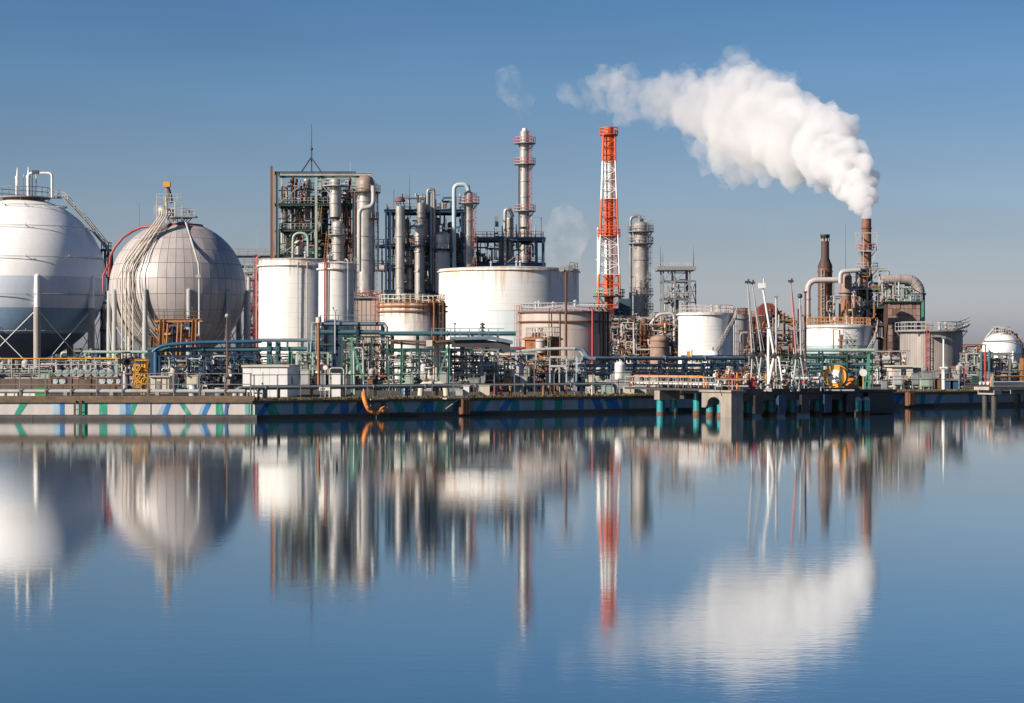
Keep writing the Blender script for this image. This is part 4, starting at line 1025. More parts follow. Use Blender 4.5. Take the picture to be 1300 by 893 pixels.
# ---------------------------------------------------------------- furnace plant on the right
D = 370.0
t = T('stack', 'dark brown stepped stack with a wide lower half', 'stack', (X(1047.5, D), D, GZ))
c = (X(1047.5, D), D); m_ = lambda n: M(n, D); z_ = lambda p: Z(p, D)
mb = MB(); mb.lathe([(m_(9.3), z_(340)), (m_(9.3), z_(338)), (m_(5.2), z_(328)), (m_(5.0), z_(306))], c, 24); t.mesh('upper_shell', mb, mat('sooty brown steel', (0.085, 0.045, 0.035), 0.7, vary=0.4, rust=0.3, rust_col=(0.15, 0.07, 0.045)))
mb = MB(); mb.lathe([(m_(9), GZ), (m_(9), z_(340))], c, 24); t.mesh('lower_shell', mb, BROWN)
mb = MB(); mb.lathe([(m_(5.4), z_(303)), (m_(6), z_(300)), (m_(6), z_(298)), (m_(6), z_(298)), (m_(4.5), z_(298)), (m_(4.5), z_(303))], c, 20, False); t.mesh('rim', mb, BLACKISH)
mb = MB()
for an in range(0, 360, 45): mb.beam(on_cyl(c, m_(5), an, z_(307)), on_cyl(c, m_(5.3), an, z_(303)), 0.2)
t.mesh('rim_struts', mb, PALE)
for py in (345, 360, 376, 392):
    m2 = MB(); m2.lathe([(m_(9), z_(py)-.12), (m_(9.8), z_(py)-.12), (m_(9.8), z_(py)+.12), (m_(9), z_(py)+.12)], c, 24, False); t.mesh('stiffener', m2, BROWN)
m2 = MB(); m2.ladder(on_cyl(c, m_(9)+.15, -25, GZ), on_cyl(c, m_(9)+.15, -25, z_(342)), on_cyl((0,0),1,-25,0)); t.mesh('ladder', m2, PALE)

t = T('stack', 'tall rust brown stack giving off the thick steam, held in a lattice frame', 'stack', (X(1100, D+10), D+10, GZ))
D = 380.0; c = (X(1100, D), D); m_ = lambda n: M(n, D); z_ = lambda p: Z(p, D)
mb = MB(); mb.lathe([(m_(7), GZ), (m_(6.6), z_(400)), (m_(6.2), z_(330)), (m_(6), z_(278))], c, 24); mb.lathe([(m_(6), z_(278)), (m_(5.2), z_(278)), (m_(5.2), z_(278)), (m_(5.2), z_(285))], c, 24, False)
sh = t.mesh('shell', mb, mat('rust red stack steel', (0.24, 0.10, 0.06), 0.7, vary=0.45, rust=0.3, rust_col=(0.33, 0.15, 0.075), stretch=0.3))
for py in (290, 312, 335, 358, 380):
    m2 = MB(); m2.lathe([(m_(6.2), z_(py)-.1), (m_(7), z_(py)-.1), (m_(7), z_(py)+.1), (m_(6.2), z_(py)+.1)], c, 24, False); t.mesh('flange', m2, BROWN, parent=sh)
# lattice frame round the stack
fr = [1079, 1095.5, 1123]
for px_ in (1081, 1095, 1122):
    for dd in (-5, 5): t.beam('frame_post', (X(px_,D), D+dd, GZ), (X(px_,D), D+dd, z_(342)), 0.26, PALE)
for py in (342, 367, 390, 412):
    for dd in (-5, 5): t.beam('frame_beam', P(1079,py,D+dd), P(1124,py,D+dd), 0.26, PALEGREEN if py == 367 else PALE)
    for px_ in (1081, 1122): t.beam('frame_beam', P(px_,py,D-5), P(px_,py,D+5), 0.3, PALE)
for a, b in (((1095,390),(1122,367)),((1122,412),(1095,390)),((1095,367),(1122,342)),((1095,412),(1081,390)),((1081,367),(1095,390)),((1095,342),(1081,367)),((1122,430),(1095,412))):
    t.bar('frame_brace', P(*a,D-5.2), P(*b,D-5.2), 0.15, PALE)
# upper flaring cage
for py, hw_ in ((296, 15), (319, 12), (342, 14)):
    for dd in (-3, 3): t.bar('cage_beam', P(1100-hw_,py,D+dd), P(1100+hw_,py,D+dd), 0.16, PALE)
    for s_ in (-1, 1): t.bar('cage_beam', P(1100+s_*hw_,py,D-3), P(1100+s_*hw_,py,D+3), 0.2, PALE)
for dd in (-3, 3):
    for s_ in (-1, 1):
        t.bar('cage_strut', P(1100+s_*7,296,D+dd), P(1100+s_*16,316,D+dd), 0.12, PALE); t.bar('cage_strut', P(1100+s_*12,319,D+dd), P(1100+s_*5,342,D+dd), 0.14, PALE); t.bar('cage_strut', P(1100+s_*14,297,D+dd), P(1100+s_*11,319,D+dd), 0.12, PALE)
    t.bar('cage_strut', P(1096,296,D+dd), P(1096,342,D+dd), 0.14, PALE)
ring_deck(t, c, m_(6.4), m_(13), z_(318), GREY, PINKRED, gap=1.1); ring_deck(t, c, m_(6.6), m_(15), z_(342), GREY, PALE, gap=1.2)
t.box('deck', P(1080,367,D-5), P(1123,366,D+5), GREEN_D); t.box('deck', P(1096,392,D-5.5), P(1122,390,D+5), GREEN_D); t.box('deck', P(1096,414,D-5.5), P(1122,411,D+5), DARK)
mb = MB(); mb.rail([P(1080,366,D-5), P(1123,366,D-5)], gap=1.3); mb.rail([P(1096,390,D-5.5), P(1122,390,D-5.5)], gap=1.3); t.mesh('railing', mb, PALE)
fill_pipes(t, 1076, 1128, 340, 430, D-2, 8, 110, [PALE, BROWN, RUST, GREY, DARK, PINKISH, PALEGREEN], 6, rmin=.08, rmax=.25, valves=8)
mb = MB(); mb.ladder(P(1084,412,D-5.6), P(1092,391,D-5.6), (0,-1,0), cage=False); mb.ladder(P(1088,412,D-5.6), P(1096,391,D-5.6), (0,-1,0), cage=False); t.mesh('ladder', mb, PALE)

# pale gas duct on the left
D = 362.0
t = T('gas_duct', 'dusty pink duct bending down at the left of the stepped stack', 'duct', (X(1025.5, D), D, GZ))
t.tube('duct', [(X(1025.5,D), D, GZ), P(1025.5,356,D), P(1070,355.5,D)], M(3.6, D), PINKISH, 16, fil=1.8)
for px_, py in ((1025.5, 380), (1025.5, 400)): t.cyl('flange', P(px_,py+1,D), P(px_,py-1,D), M(4.3,D), LAGGING)
t.beam('support', P(1058,359,D), (X(1058,D), D, GZ), 0.35, GREY)
# cyclone vessel
t = T('cyclone', 'rusty cyclone vessel on sloped legs between the two brown stacks', 'vessel', (X(1074, D), D, GZ))
c = (X(1074, D), D); m_ = lambda n: M(n, D); z_ = lambda p: Z(p, D)
mb = MB(); mb.lathe([(m_(3), z_(392)), (m_(8), z_(376)), (m_(8), z_(376)), (m_(8), z_(366))], c, 20); mb.lathe([(m_(7.5), z_(366)), (m_(7.5), z_(352)), (m_(5), z_(347)), (0.01, z_(345))], c, 20); t.mesh('body', mb, mat('pinkish rusted vessel', (0.36, 0.22, 0.17), 0.65, vary=0.4, rust=0.3, rust_col=(0.24, 0.10, 0.05)))
mb = MB(); mb.lathe([(m_(8.2), z_(373)), (m_(11), z_(372)), (m_(11), z_(371)), (m_(8.2), z_(371))], c, 20, False); t.mesh('collar', mb, GREY)
t.tube('overhead_pipe', [P(1067,360,D-2), P(1067,345,D-2), P(1080,344,D-2), P(1092,343,D-2)], 0.4, PALE, 10, fil=0.8)
mb = MB(); mb.lathe([(m_(13), GZ), (m_(12), z_(410)), (m_(7), z_(382))], c, 20); t.mesh('skirt', mb, RUST)
for px_ in (1062, 1086): t.beam('leg', (X(px_,D), D-4.5, GZ), P(px_ + (4 if px_ < 1074 else -4),385,D-4.5), 0.35, PALE)
fill_pipes(t, 1050, 1090, 375, 412, D-5, 3, 24, [BROWN, RUST, PALE, GREY, PINKISH, OCHRE], 16, rmin=.08, rmax=.22, valves=5)

# brown panelled furnace house
D = 376.0
t = T('furnace_house', 'brown panel clad furnace house under the large bent duct', 'building', (X(1140, D), D, GZ))
x0, x1, y0, y1, zt = X(1120, D), X(1160, D), D-6, D+5, Z(385, D)
t.box('core', (x0+0.1, y0+0.15, GZ), (x1-0.1, y1, zt-0.05), mat('dark panel joint', (0.07, 0.04, 0.03), 0.8))
nc, nr = 8, 11
for i in range(nc):
    for j in range(nr):
        a = x0 + (x1-x0)*i/nc; b = x0 + (x1-x0)*(i+1)/nc; lo = GZ + (zt-GZ)*j/nr; hi = GZ + (zt-GZ)*(j+1)/nr
        t.box('cladding_panel', (a+0.03, y0+random.Random(i*31+j).uniform(0.0, 0.1), lo+0.03), (b-0.03, y0+0.2, hi-0.03), (BRICK, BRICK, mat('sooty lagging panel', (0.20, 0.12, 0.095), 0.8, vary=0.4, rust=0.2), mat('pinkish lagging panel', (0.31, 0.20, 0.165), 0.8, vary=0.35, rust=0.2))[random.Random(i*7+j*13).randrange(4)])
t.box('roof_deck', (x0-0.4, y0-0.5, zt), (x1+0.4, y1+0.2, zt+0.2), GREEN_D)
mb = MB(); mb.rail([(x0-.3, y0-.4, zt+.2), (x1+.3, y0-.4, zt+.2), (x1+.3, y1, zt+.2)], gap=1.3); t.mesh('railing', mb, PALE)
for px_ in (1128, 1136, 1146, 1155): t.beam('post', P(px_,384,D-3.5), P(px_,367,D-3.5), 0.3, PALEGREEN)
t.beam('beam', P(1122,367,D-3.5), P(1158,367,D-3.5), 0.35, PALEGREEN)
t.beam('corner_post', (x1+0.35, y0-0.3, GZ), (x1+0.35, y0-0.3, Z(383,D)), 0.4, GREEN)
fill_pipes(t, 1120, 1158, 356, 386, D-3, 4, 50, [BROWN, PALE, GREY, PINKISH, PALEGREEN], 17, rmin=.08, rmax=.2, valves=4)
t = T('gas_duct', 'large ribbed brown duct bending down over the furnace house', 'duct', (X(1161, D), D, GZ))
pts = fillet([P(1116,357,D), P(1130,355.5,D), P(1154,356,D), P(1163,366,D), P(1163.5,376,D)], 2.2, 6)
pts = [p_ - Vector((0, 3, 0)) for p_ in pts]
t.tube('duct', pts, M(6.4, D), mat('brown grey duct', (0.40, 0.33, 0.30), 0.55, vary=0.35, rust=0.3, rust_col=(0.20, 0.11, 0.075)), 20)
for k in range(1, len(pts)-1, 3):
    u = (pts[k+1]-pts[k-1]).normalized(); t.cyl('rib', pts[k]-u*0.06, pts[k]+u*0.06, M(6.75,D), LAGGING)
mb = MB(); mb.lathe([(M(6.5,D), GZ), (M(6.5,D), Z(376,D)), (M(8,D), Z(375,D)), (M(8,D), Z(373,D))], (X(1163.5,D), D-3), 22); t.mesh('down_leg', mb, mat('blue grey duct paint', (0.09, 0.115, 0.145), 0.5, vary=0.3, rust=0.15))

# red brown hood and sloping conveyor duct
D = 335.0
t = T('hood_duct', 'red brown hood with a sloping orange duct behind the loading arms', 'duct', (X(972, D), D, GZ))
mb = MB(); q = [P(962,400,D), P(962,391,D), P(970,385,D), P(979,386,D), P(984,392,D), P(984,400,D)]; n = len(q)
mb.add([v + Vector((0,-2,0)) for v in q] + [v + Vector((0,2,0)) for v in q], [tuple(range(n))[::-1], tuple(range(n, 2*n))] + [(i, (i+1) % n, n+(i+1) % n, n+i) for i in range(n)]); t.mesh('hood', mb, mat('oxide red steel', (0.20, 0.05, 0.035), 0.6, vary=0.3, rust=0.2))
t.tube('sloping_duct', [P(978,391,D-1), P(992,404,D-1), P(1010,412,D-1)], M(4.6, D), OCHRE, 14)
for k in range(7):
    f = k/6; a = P(980,393,D-1).lerp(P(1008,411,D-1), f); t.cyl('rib', a-Vector((0.1,0,-0.06)), a+Vector((0.1,0,-0.06)), M(5.2,D), RUST)
for px_ in (964, 973, 982): t.beam('leg', (X(px_,D), D-1.5, GZ), P(px_,399,D-1.5), 0.4, BROWN)
t.box('body', (X(961,D), D-2.2, Z(440,D)), (X(978,D), D+2, Z(401,D)), mat('maroon panel', (0.12, 0.035, 0.03), 0.7, vary=0.4, rust=0.2))
fill_pipes(t, 958, 1020, 392, 450, D-4, 3, 46, [PALE, BROWN, RUST, GREY, OCHRE, PINKRED, DARK], 18, rmin=.06, rmax=.18, valves=10)

# brown process block between the chimney and the gleaming tank
D = 350.0
t = T('process_block', 'jumbled brown process block with red drum between chimney and gleaming tank', 'structure', (X(830, D), D, GZ))
steel_frame(t, [790, 812, 835, 858], [404, 421, 436, 452], D, 8, PINKISH, PINKISH, w=0.28, bw=0.24, decks=(1, 2), deck_mat=BROWN, rail_mat=CREAM, brace=[(0,1,1,0),(2,2,3,1)], brace_mat=PALE)
vessel_h(t, 'red_drum', P(831,413,D-4.5), P(850,413,D-4.5), M(4.5,D), mat('oxide red drum', (0.33, 0.10, 0.06), 0.6, vary=0.3, rust=0.2))
vessel_h(t, 'drum', P(800,440,D-4.5), P(822,440,D-4.5), M(4,D), PINKISH)
column('', '', '', 837, 24, 425, D-6, BRICK, t=t, rings=(432, 440))
column('', '', '', 818, 8, 404, D-5, BROWN, t=t, rings=(410, 420))
t.tube('sloping_pipe', [P(824,414,D-5), P(836,399,D-5), P(856,398,D-5), P(856,440,D-5)], 0.26, PINKISH, 10, fil=0.8)
fill_pipes(t, 776, 862, 402, 462, D-3, 7, 220, [PINKISH, BROWN, RUST, PALE, GREY, CREAM, DARK, BROWN], 19, rmin=.05, rmax=.18, horiz=.65, valves=40)
t = T('process_block', 'teal and white pipework stack at the foot of the striped chimney', 'structure', (X(790, 400), 400, GZ))
steel_frame(t, [776, 800], [408, 424, 440], 400, 6, PALE, GREEN_D, w=0.25, bw=0.25, decks=(1,), rail_mat=PALE)
t.box('cabinet', P(786,424,398), P(799,380,402), mat('blue green cabin paint', (0.045, 0.09, 0.105), 0.6, vary=0.3, rust=0.15))
t.box('cabinet', P(780,430,398), P(789,392,402), NAVY)
fill_pipes(t, 775, 803, 390, 455, 397, 3, 26, [PALE, TEAL, GREEN_D, WHITE, GREY], 23, valves=6)

# beige corrugated shed behind the tanks
D = 372.0
t = T('shed', 'beige corrugated metal shed between the white tanks', 'building', (X(462, D), D, GZ))
x0, x1, zt = X(436, D), X(488, D), Z(379, D)
t.box('core', (x0, D+0.1, GZ), (x1, D+8, zt), mat('shed joint brown', (0.12, 0.085, 0.065), 0.8))
for k in range(9):
    a = x0 + (x1-x0)*k/9; b = x0 + (x1-x0)*(k+1)/9; t.box('wall_panel', (a+0.05, D-0.02+0.03*(k % 2), GZ), (b-0.05, D+0.12, zt-0.15), BEIGE)
t.box('roof', (x0-0.4, D-0.5, zt), (x1+0.4, D+8.3, zt+0.25), GREY)
mb = MB(); mb.rail([(x0, D-0.3, zt+0.25), (x1, D-0.3, zt+0.25)], gap=1.5); t.mesh('railing', mb, PINKRED)
fill_pipes(t, 450, 482, 372, 380, D+2, 3, 10, [RED, PINKISH, GREY, DARK], 24, valves=5)

# dark equipment bay right of the lagged sphere
D = 352.0
t = T('pipe_tower', 'narrow ladder tower of pipes between the grey sphere and tall tank', 'structure', (X(319, D), D, GZ))
steel_frame(t, [313, 325], [348, 370, 395, 420, 445], D, 5, GREY, GREY, w=0.28, bw=0.24, decks=(0, 2), rail_mat=PALE, deck_mat=DARK, brace=[(0,1,1,0),(1,2,0,1),(0,3,1,2),(1,4,0,3)], brace_mat=PALE)
fill_pipes(t, 312, 326, 345, 465, D, 4, 34, [PALE, DARK, PINKRED, GREY, BROWN], 25, valves=8)
t.cyl('riser', P(316,470,D-3), P(316,352,D-3), 0.3, PALE)
D = 335.0
t = T('stair_tower', 'slim navy stair tower between the two large spheres', 'stair tower', (X(136, D), D, GZ))
steel_frame(t, [131, 140], [318, 350, 385, 420, 450], D, 3.0, NAVY, NAVY, w=0.32, bw=0.24, rail_mat=GREY, decks=(0,), deck_mat=GREY, brace=[(0,1,1,0),(1,2,0,1),(0,3,1,2),(1,4,0,3)], brace_mat=GREY)
t.cyl('drain_pipe', P(138.5,470,D-2.2), P(138.5,330,D-2.2), 0.32, NAVY)
for py in (352, 379): t.box('clamp', P(134,py+1,D-2.6), P(143,py-1,D-1.8), NAVY)
# ---------------------------------------------------------------- pipe racks and pipework in front of the tanks
def pipe_rack(label, px0, px1, d, levels, posts, post_mat, w=0.3, depth=2.6, n_each=3, d1=None, bend=None, base=None, name='pipe_rack'):
    """levels: (py, radius list, materials); posts in photo columns; pipes lie side by side on cross beams"""
    d1 = d if d1 is None else d1
    dd = lambda px: d + (d1-d)*(px-px0)/(px1-px0)
    t = T(name, label, 'pipe rack', (X((px0+px1)/2, (d+d1)/2), (d+d1)/2, GZ))
    top = min(l[0] for l in levels)
    for p in posts:
        q = dd(p)
        for s_ in (-1, 1): t.beam('post', (X(p,q), q+s_*depth/2, GZ), (X(p,q), q+s_*depth/2, Z(top,q)), w, post_mat)
        for py, rr, mm in levels: t.beam('cross_beam', (X(p,q), q-depth/2-0.3, Z(py,q)-0.18), (X(p,q), q+depth/2+0.3, Z(py,q)-0.18), w*0.8, post_mat)
    for py, rr, mm in levels:
        n = len(rr); y0 = -depth/2 + 0.25
        for i, r in enumerate(rr):
            o_ = y0 + (depth-0.5)*(i/(n-1) if n > 1 else 0)
            a = P(px0, py, d) + Vector((0, o_, r)); b = P(px1, py, d1) + Vector((0, o_, r))
            a.z = b.z = (Z(py, d) + Z(py, d1))/2 + r if d1 == d else a.z
            pts = [a, b]
            if bend and i % 2 == 0: pts = [Vector((a.x, a.y, GZ)), a, b]
            t.tube('pipe', pts, r, mm[i % len(mm)], 10, fil=r*3 if len(pts) > 2 else None)
            k = int((b-a).length/5)
            for j in range(1, k): q = a.lerp(b, (j+0.3*(i % 3))/k); u = (b-a).normalized(); t.cyl('flange', q-u*0.08, q+u*0.08, r*1.45, mm[i % len(mm)])
    return t

def skid(name, label, cat, px0, px1, py_top, d, mats, seed, n=36, valves=14, vessels=2, frame=None, boxes=2, depth=5.0, py_bot=None, rmax=0.11, posts=None):
    """knot of small process pipework: frame, risers, runs, valves, small vessels and cabinets standing on the ground"""
    rs = random.Random(seed)
    gy = HY + (CH-GZ)*F/d; pb = gy if py_bot is None else py_bot
    t = T(name, label, cat, (X((px0+px1)/2, d), d, GZ))
    if frame is not None:
        ps = posts or [px0 + (px1-px0)*i/max(1, round((px1-px0)/22)) for i in range(max(1, round((px1-px0)/22))+1)]
        steel_frame(t, ps, [py_top, (py_top*0.55+gy*0.45)], d, depth*0.7, frame, frame, w=0.18, bw=0.16)
    near = d < 300
    mats = mats + [PALEGREEN, PALE, GREY] if near else mats
    fill_pipes(t, px0, px1, py_top, pb, d, depth, n if near else n, mats, seed, rmin=0.035 if near else 0.06, rmax=rmax, horiz=0.6)
    if near:   # orderly headers with evenly spaced branches and valves
        nh = 6; gap = (px1-px0)/max(3, valves/4.0)
        for k in range(nh):
            py = py_top + 4 + (gy-6-py_top)*(k+0.5)/nh; dd = d - depth*(0.12 + 0.07*k); r = rs.choice((0.07, 0.09, 0.12, 0.05)); m = rs.choice(mats)
            a, b = P(px0, py, dd), P(px1, py, dd); t.tube('header', [a, b], r, m, 8)
            if k % 2: t.tube('header', [a+Vector((0,.1,r*2.6)), b+Vector((0,.1,r*2.6))], r*.6, rs.choice(mats), 6)
            px = px0 + gap*rs.uniform(0.2, 0.8)
            while px < px1:
                q = P(px, py, dd); t.valve('valve', q, rs.uniform(0.22, 0.42), rs.choice(mats + [WHITE, CREAM, PALE]), 0.0 if rs.random() < .7 else 1.57)
                lo = GZ if rs.random() < .55 else max(GZ, q.z-rs.uniform(.6, 1.6)); t.cyl('riser', (q.x+.25, q.y, lo), (q.x+.25, q.y, q.z), rs.uniform(0.03, 0.07), m)
                px += gap*rs.uniform(0.75, 1.25)
    for i in range(0 if near else valves):
        px = rs.uniform(px0, px1); dd = d - depth*rs.uniform(0.2, 0.55); py = rs.uniform(py_top+6, gy-8)
        s_ = rs.uniform(0.2, 0.46); q = P(px, py, dd); m = rs.choice(mats + [WHITE, CREAM, PALE])
        t.valve('valve', q, s_, m, rs.uniform(0, 3)); t.cyl('riser', (q.x, q.y, GZ), (q.x, q.y, q.z), rs.uniform(0.035, 0.08), rs.choice(mats))
    for i in range(vessels):
        px = rs.uniform(px0+3, px1-3); dd = d - depth*rs.uniform(0, 0.5); r = rs.uniform(0.28, 0.6); h = rs.uniform(1.2, 2.4); x = X(px, dd); m = rs.choice([PALE, WHITE, GREY, STEEL, LAGGING, PINKISH])
        mb = MB(); mb.lathe([(r*0.8, GZ), (r*0.8, GZ+0.4), (r, GZ+0.4), (r, GZ+0.4+h)], (x, dd), 16); mb.lathe([(r, GZ+0.4+h), (r*0.8, GZ+0.4+h+r*0.35), (r*0.3, GZ+0.4+h+r*0.55), (0.01, GZ+0.4+h+r*0.58)], (x, dd), 16); mb.cyl((x, dd, GZ+0.4+h+r*.5), (x, dd, GZ+0.65+h+r*.5), 0.05, n=6); mb.cyl((x+r*.5, dd-r*.6, GZ+0.4), (x+r*.5, dd-r*.6, GZ+0.4+h), 0.04, n=6)
        t.mesh('small_vessel', mb, m)
    for i in range(boxes):
        px = rs.uniform(px0+2, px1-2); dd = d - depth*rs.uniform(0.45, 0.6); w = rs.uniform(0.5, 1.2); h = rs.uniform(0.8, 1.6); x = X(px, dd); z0 = GZ + rs.choice((0, 0.3, 0.5))
        mb = MB(); mb.box((x-w/2, dd-0.3, z0), (x+w/2, dd+0.3, z0+h)); mb.box((x-w/2-0.05, dd-0.36, z0+h), (x+w/2+0.05, dd+0.36, z0+h+0.07)); mb.box((x-w*0.4, dd-0.33, z0+0.1), (x+w*0.4, dd-0.303, z0+h-0.1))
        for q in (-1, 1): mb.box((x+q*w*0.4-0.05, dd-0.2, GZ), (x+q*w*0.4+0.05, dd+0.2, z0))
        t.mesh('control_cabinet', mb, rs.choice(mats + [PALE, CREAM]))
    return t

# -- left: below the spheres
skid('process_skid', 'rusty pipework in the shade under the white sphere', 'pipework', -30, 66, 463, 262, [BROWN, RUST, GREY, PINKISH, PALE, DARK], 31, n=46, valves=22, vessels=3)
skid('process_skid', 'pink and green pipework between the feet of the two spheres', 'pipework', 84, 150, 452, 255, [PINKISH, PALEGREEN, RUST, PALE, GREY, DARK], 32, n=44, valves=20, vessels=3)
pipe_rack('pale green pipes at low level between the two spheres', 108, 196, 240, [(449, (.16, .14, .18, .12), (PALEGREEN, GREEN_D, PALE)), (458, (.1, .1, .12), (GREEN_D, PALEGREEN))], (112, 150, 186), PALEGREEN, w=.2)
# yellow topped guard rail
t = T('guard_rail', 'long thin yellow rail in front of the white sphere', 'railing', (X(60, 215), 215, GZ))
a, b = P(-40, 455.5, 215), P(152, 455.5, 215); t.tube('top_rail', [a, b], 0.07, YELLOW, 6)
for px in (-20, 15, 50, 91, 120, 149): t.cyl('post', (X(px,215), 215, GZ), P(px,455.5,215), 0.06, PALE)
t.tube('mid_rail', [P(-40,463,215), P(152,463,215)], 0.05, PALE, 6)
# bund wall with openings
t = T('bund_wall', 'low brown bund wall below the white sphere', 'wall', (X(40, 200), 200, GZ))
for k in range(10):
    a = X(-40 + k*20, 200); b = X(-40 + (k+1)*20, 200); t.box('wall_block', (a+0.02, 200, GZ), (b-0.02, 200.6, Z(481+ (k % 2)*0.6, 200)), mat('brown bund concrete', (0.17, 0.12, 0.095), 0.9, vary=0.45, rust=0.3, rust_col=(0.07, 0.05, 0.045)))
for i, px in enumerate((2, 14, 24, 34, 43)):
    mb = MB(); mb.cbox((X(px,172), 172, GZ+0.3), 0.55, 0.4, 0.4); mb.cbox((X(px,172), 172, GZ+0.05), 0.75, 0.5, 0.1)
    single('marker_block', ('white painted concrete marker block at the far left of the quay', 'second white marker block from the left, below the white sphere', 'middle one of five white marker blocks on the quay', 'fourth white marker block from the left on the quay', 'white marker block right beside the green bin')[i], 'block', mb, WHITE, (X(px,172), 172, GZ), 'white marker blocks on the quay')
mb = MB(); x = X(52, 172); mb.box((x-.45, 171.7, GZ+.1), (x+.45, 172.4, GZ+.85)); mb.box((x-.5, 171.65, GZ+.85), (x+.5, 172.45, GZ+.93)); mb.cyl((x-.3,171.8,GZ+.1), (x-.3,172.0,GZ+.1), .1, n=8); mb.cyl((x+.3,171.8,GZ+.1), (x+.3,172.0,GZ+.1), .1, n=8)
single('bin', 'small bright green bin standing behind the quay rail', 'bin', mb, mat('bright green plastic', (0.05, 0.33, 0.06), 0.5), (x, 172, GZ))
# drums lying in their rack
t = T('drum_rack', 'steel rack holding two rows of pale drums', 'rack', (X(108, 186), 186, GZ))
for px in (66, 90, 115, 146): t.beam('post', (X(px,186), 185.5, GZ), (X(px,186), 185.5, Z(478.5,186)), .12, BROWN); t.beam('post', (X(px,186), 186.5, GZ), (X(px,186), 186.5, Z(478.5,186)), .12, BROWN)
for z in (Z(478.8,186), Z(488.5,186)):
    for y in (185.5, 186.5): t.bar('shelf_bar', (X(64,186), y, z-.06), (X(152,186), y, z-.06), .1, BROWN)
DRUM = mat('pale blue grey drum', (0.50, 0.54, 0.55), 0.4, vary=0.2, rust=0.12); DRUM2 = mat('pale green drum', (0.30, 0.37, 0.33), 0.45, vary=0.25, rust=0.15)
def drum(px, py, label, material):
    q = P(px, py, 186); r = 0.31; t = T('drum', label, 'drum', (q.x, 186, q.z-r), 'drums lying in the rack')
    mb = MB()
    for a, b, rr in ((-.45,-.42,r), (-.42,-.15,r*.97), (-.15,-.12,r), (-.12,.15,r*.97), (.15,.18,r), (.18,.42,r*.97), (.42,.45,r)): mb.cyl((q.x,186+a,q.z), (q.x,186+b,q.z), rr, n=18)
    t.mesh('body', mb, material); mb = MB(); mb.cyl((q.x,185.53,q.z), (q.x,185.552,q.z), r*.9, n=18); t.mesh('lid', mb, DRUM2 if material is DRUM else DRUM)
    mb = MB(); mb.cyl((q.x+.12,185.5,q.z+.1), (q.x+.12,185.53,q.z+.1), .04, n=8); t.mesh('bung', mb, DARK)
ords = ('first', 'second', 'third', 'fourth', 'fifth', 'sixth', 'seventh', 'last')
for i in range(8): drum(75.5+i*9.3, 474, '%s drum from the left in the upper row of the drum rack' % ords[i], DRUM)
for i, px in enumerate((71, 80.5, 131, 141, 150)): drum(px, 484, ('leftmost drum in the lower row of the drum rack', 'second drum from left in the lower row of the drum rack', 'drum in the lower row below the seventh upper drum', 'lower row drum second from the right end of the rack', 'lower row drum at the right end of the rack')[i], DRUM2)

# -- yellow valve manifold
D = 192.0
t = T('valve_manifold', 'bright yellow valve manifold left of the blue pipe rack', 'manifold', (X(180, D), D, GZ))
for px in (171, 187.5):
    for dd in (-.8, .8): t.beam('post', (X(px,D), D+dd, GZ), P(px,457,D+dd), .12, YELLOW)
for py in (457, 470): t.beam('beam', P(170,py,D-.8), P(189,py,D-.8), .16, YELLOW)
for px, py in ((174.5,467), (174.5,478), (176,488), (185,484)):
    mb = MB(); q = P(px,py,D-1); mb.cyl(q, q+Vector((0,.25,0)), .26, n=16); mb.cyl(q-Vector((0,.15,0)), q+Vector((0,.5,0)), .16, n=8); mb.tube([q+Vector((  .34*math.cos(a*.628), -.3, .34*math.sin(a*.628))) for a in range(10)], .05, 5, closed=True); t.mesh('hand_wheel', mb, YELLOW)
for px in (181, 184.5): t.cyl('riser', (X(px,D), D-.4, GZ), P(px,458,D-.4), .14, YELLOW)
t.tube('pipe', [P(166,464,D), P(190,464,D)], .2, NAVY, 8); t.box('actuator', P(170,463,D+.2), P(180,457,D+.9), NAVY)
fill_pipes(t, 158, 172, 458, 494, D+3, 2, 12, [NAVY, DARK, PINKISH, BROWN], 33, valves=5)

# -- orange gantry in front of the lagged sphere
D = 272.0
t = T('gantry', 'ochre rusty gantry frame standing before the grey sphere', 'gantry', (X(226, D), D, GZ))
for px in (206, 247):
    for dd in (-2, 2): t.beam('post', (X(px,D), D+dd, GZ), P(px,406,D+dd), .6, OCHRE)
for dd in (-2, 2): t.beam('beam', P(196,407,D+dd), P(257,407,D+dd), .4, OCHRE)
for px in (206, 247): t.beam('cross_beam', P(px,406,D-2), P(px,406,D+2), .35, OCHRE)
t.beam('post', (X(194,D), D-2, GZ), P(194,427,D-2), .45, RUST)
vessel_h(t, 'drum', P(204,426,D-.5), P(238,426,D-.5), M(3.2,D), OCHRE)
for px in (213, 226, 231): t.cyl('riser', (X(px,D), D-2.4, GZ), P(px,411,D-2.4), .12, OCHRE)
mb = MB(); mb.rail([P(196,406,D-2), P(257,406,D-2)], gap=1.3); t.mesh('railing', mb, BROWN)
fill_pipes(t, 200, 252, 408, 445, D, 4, 26, [OCHRE, RUST, PALE, BROWN, NAVY, RED], 34, valves=8)

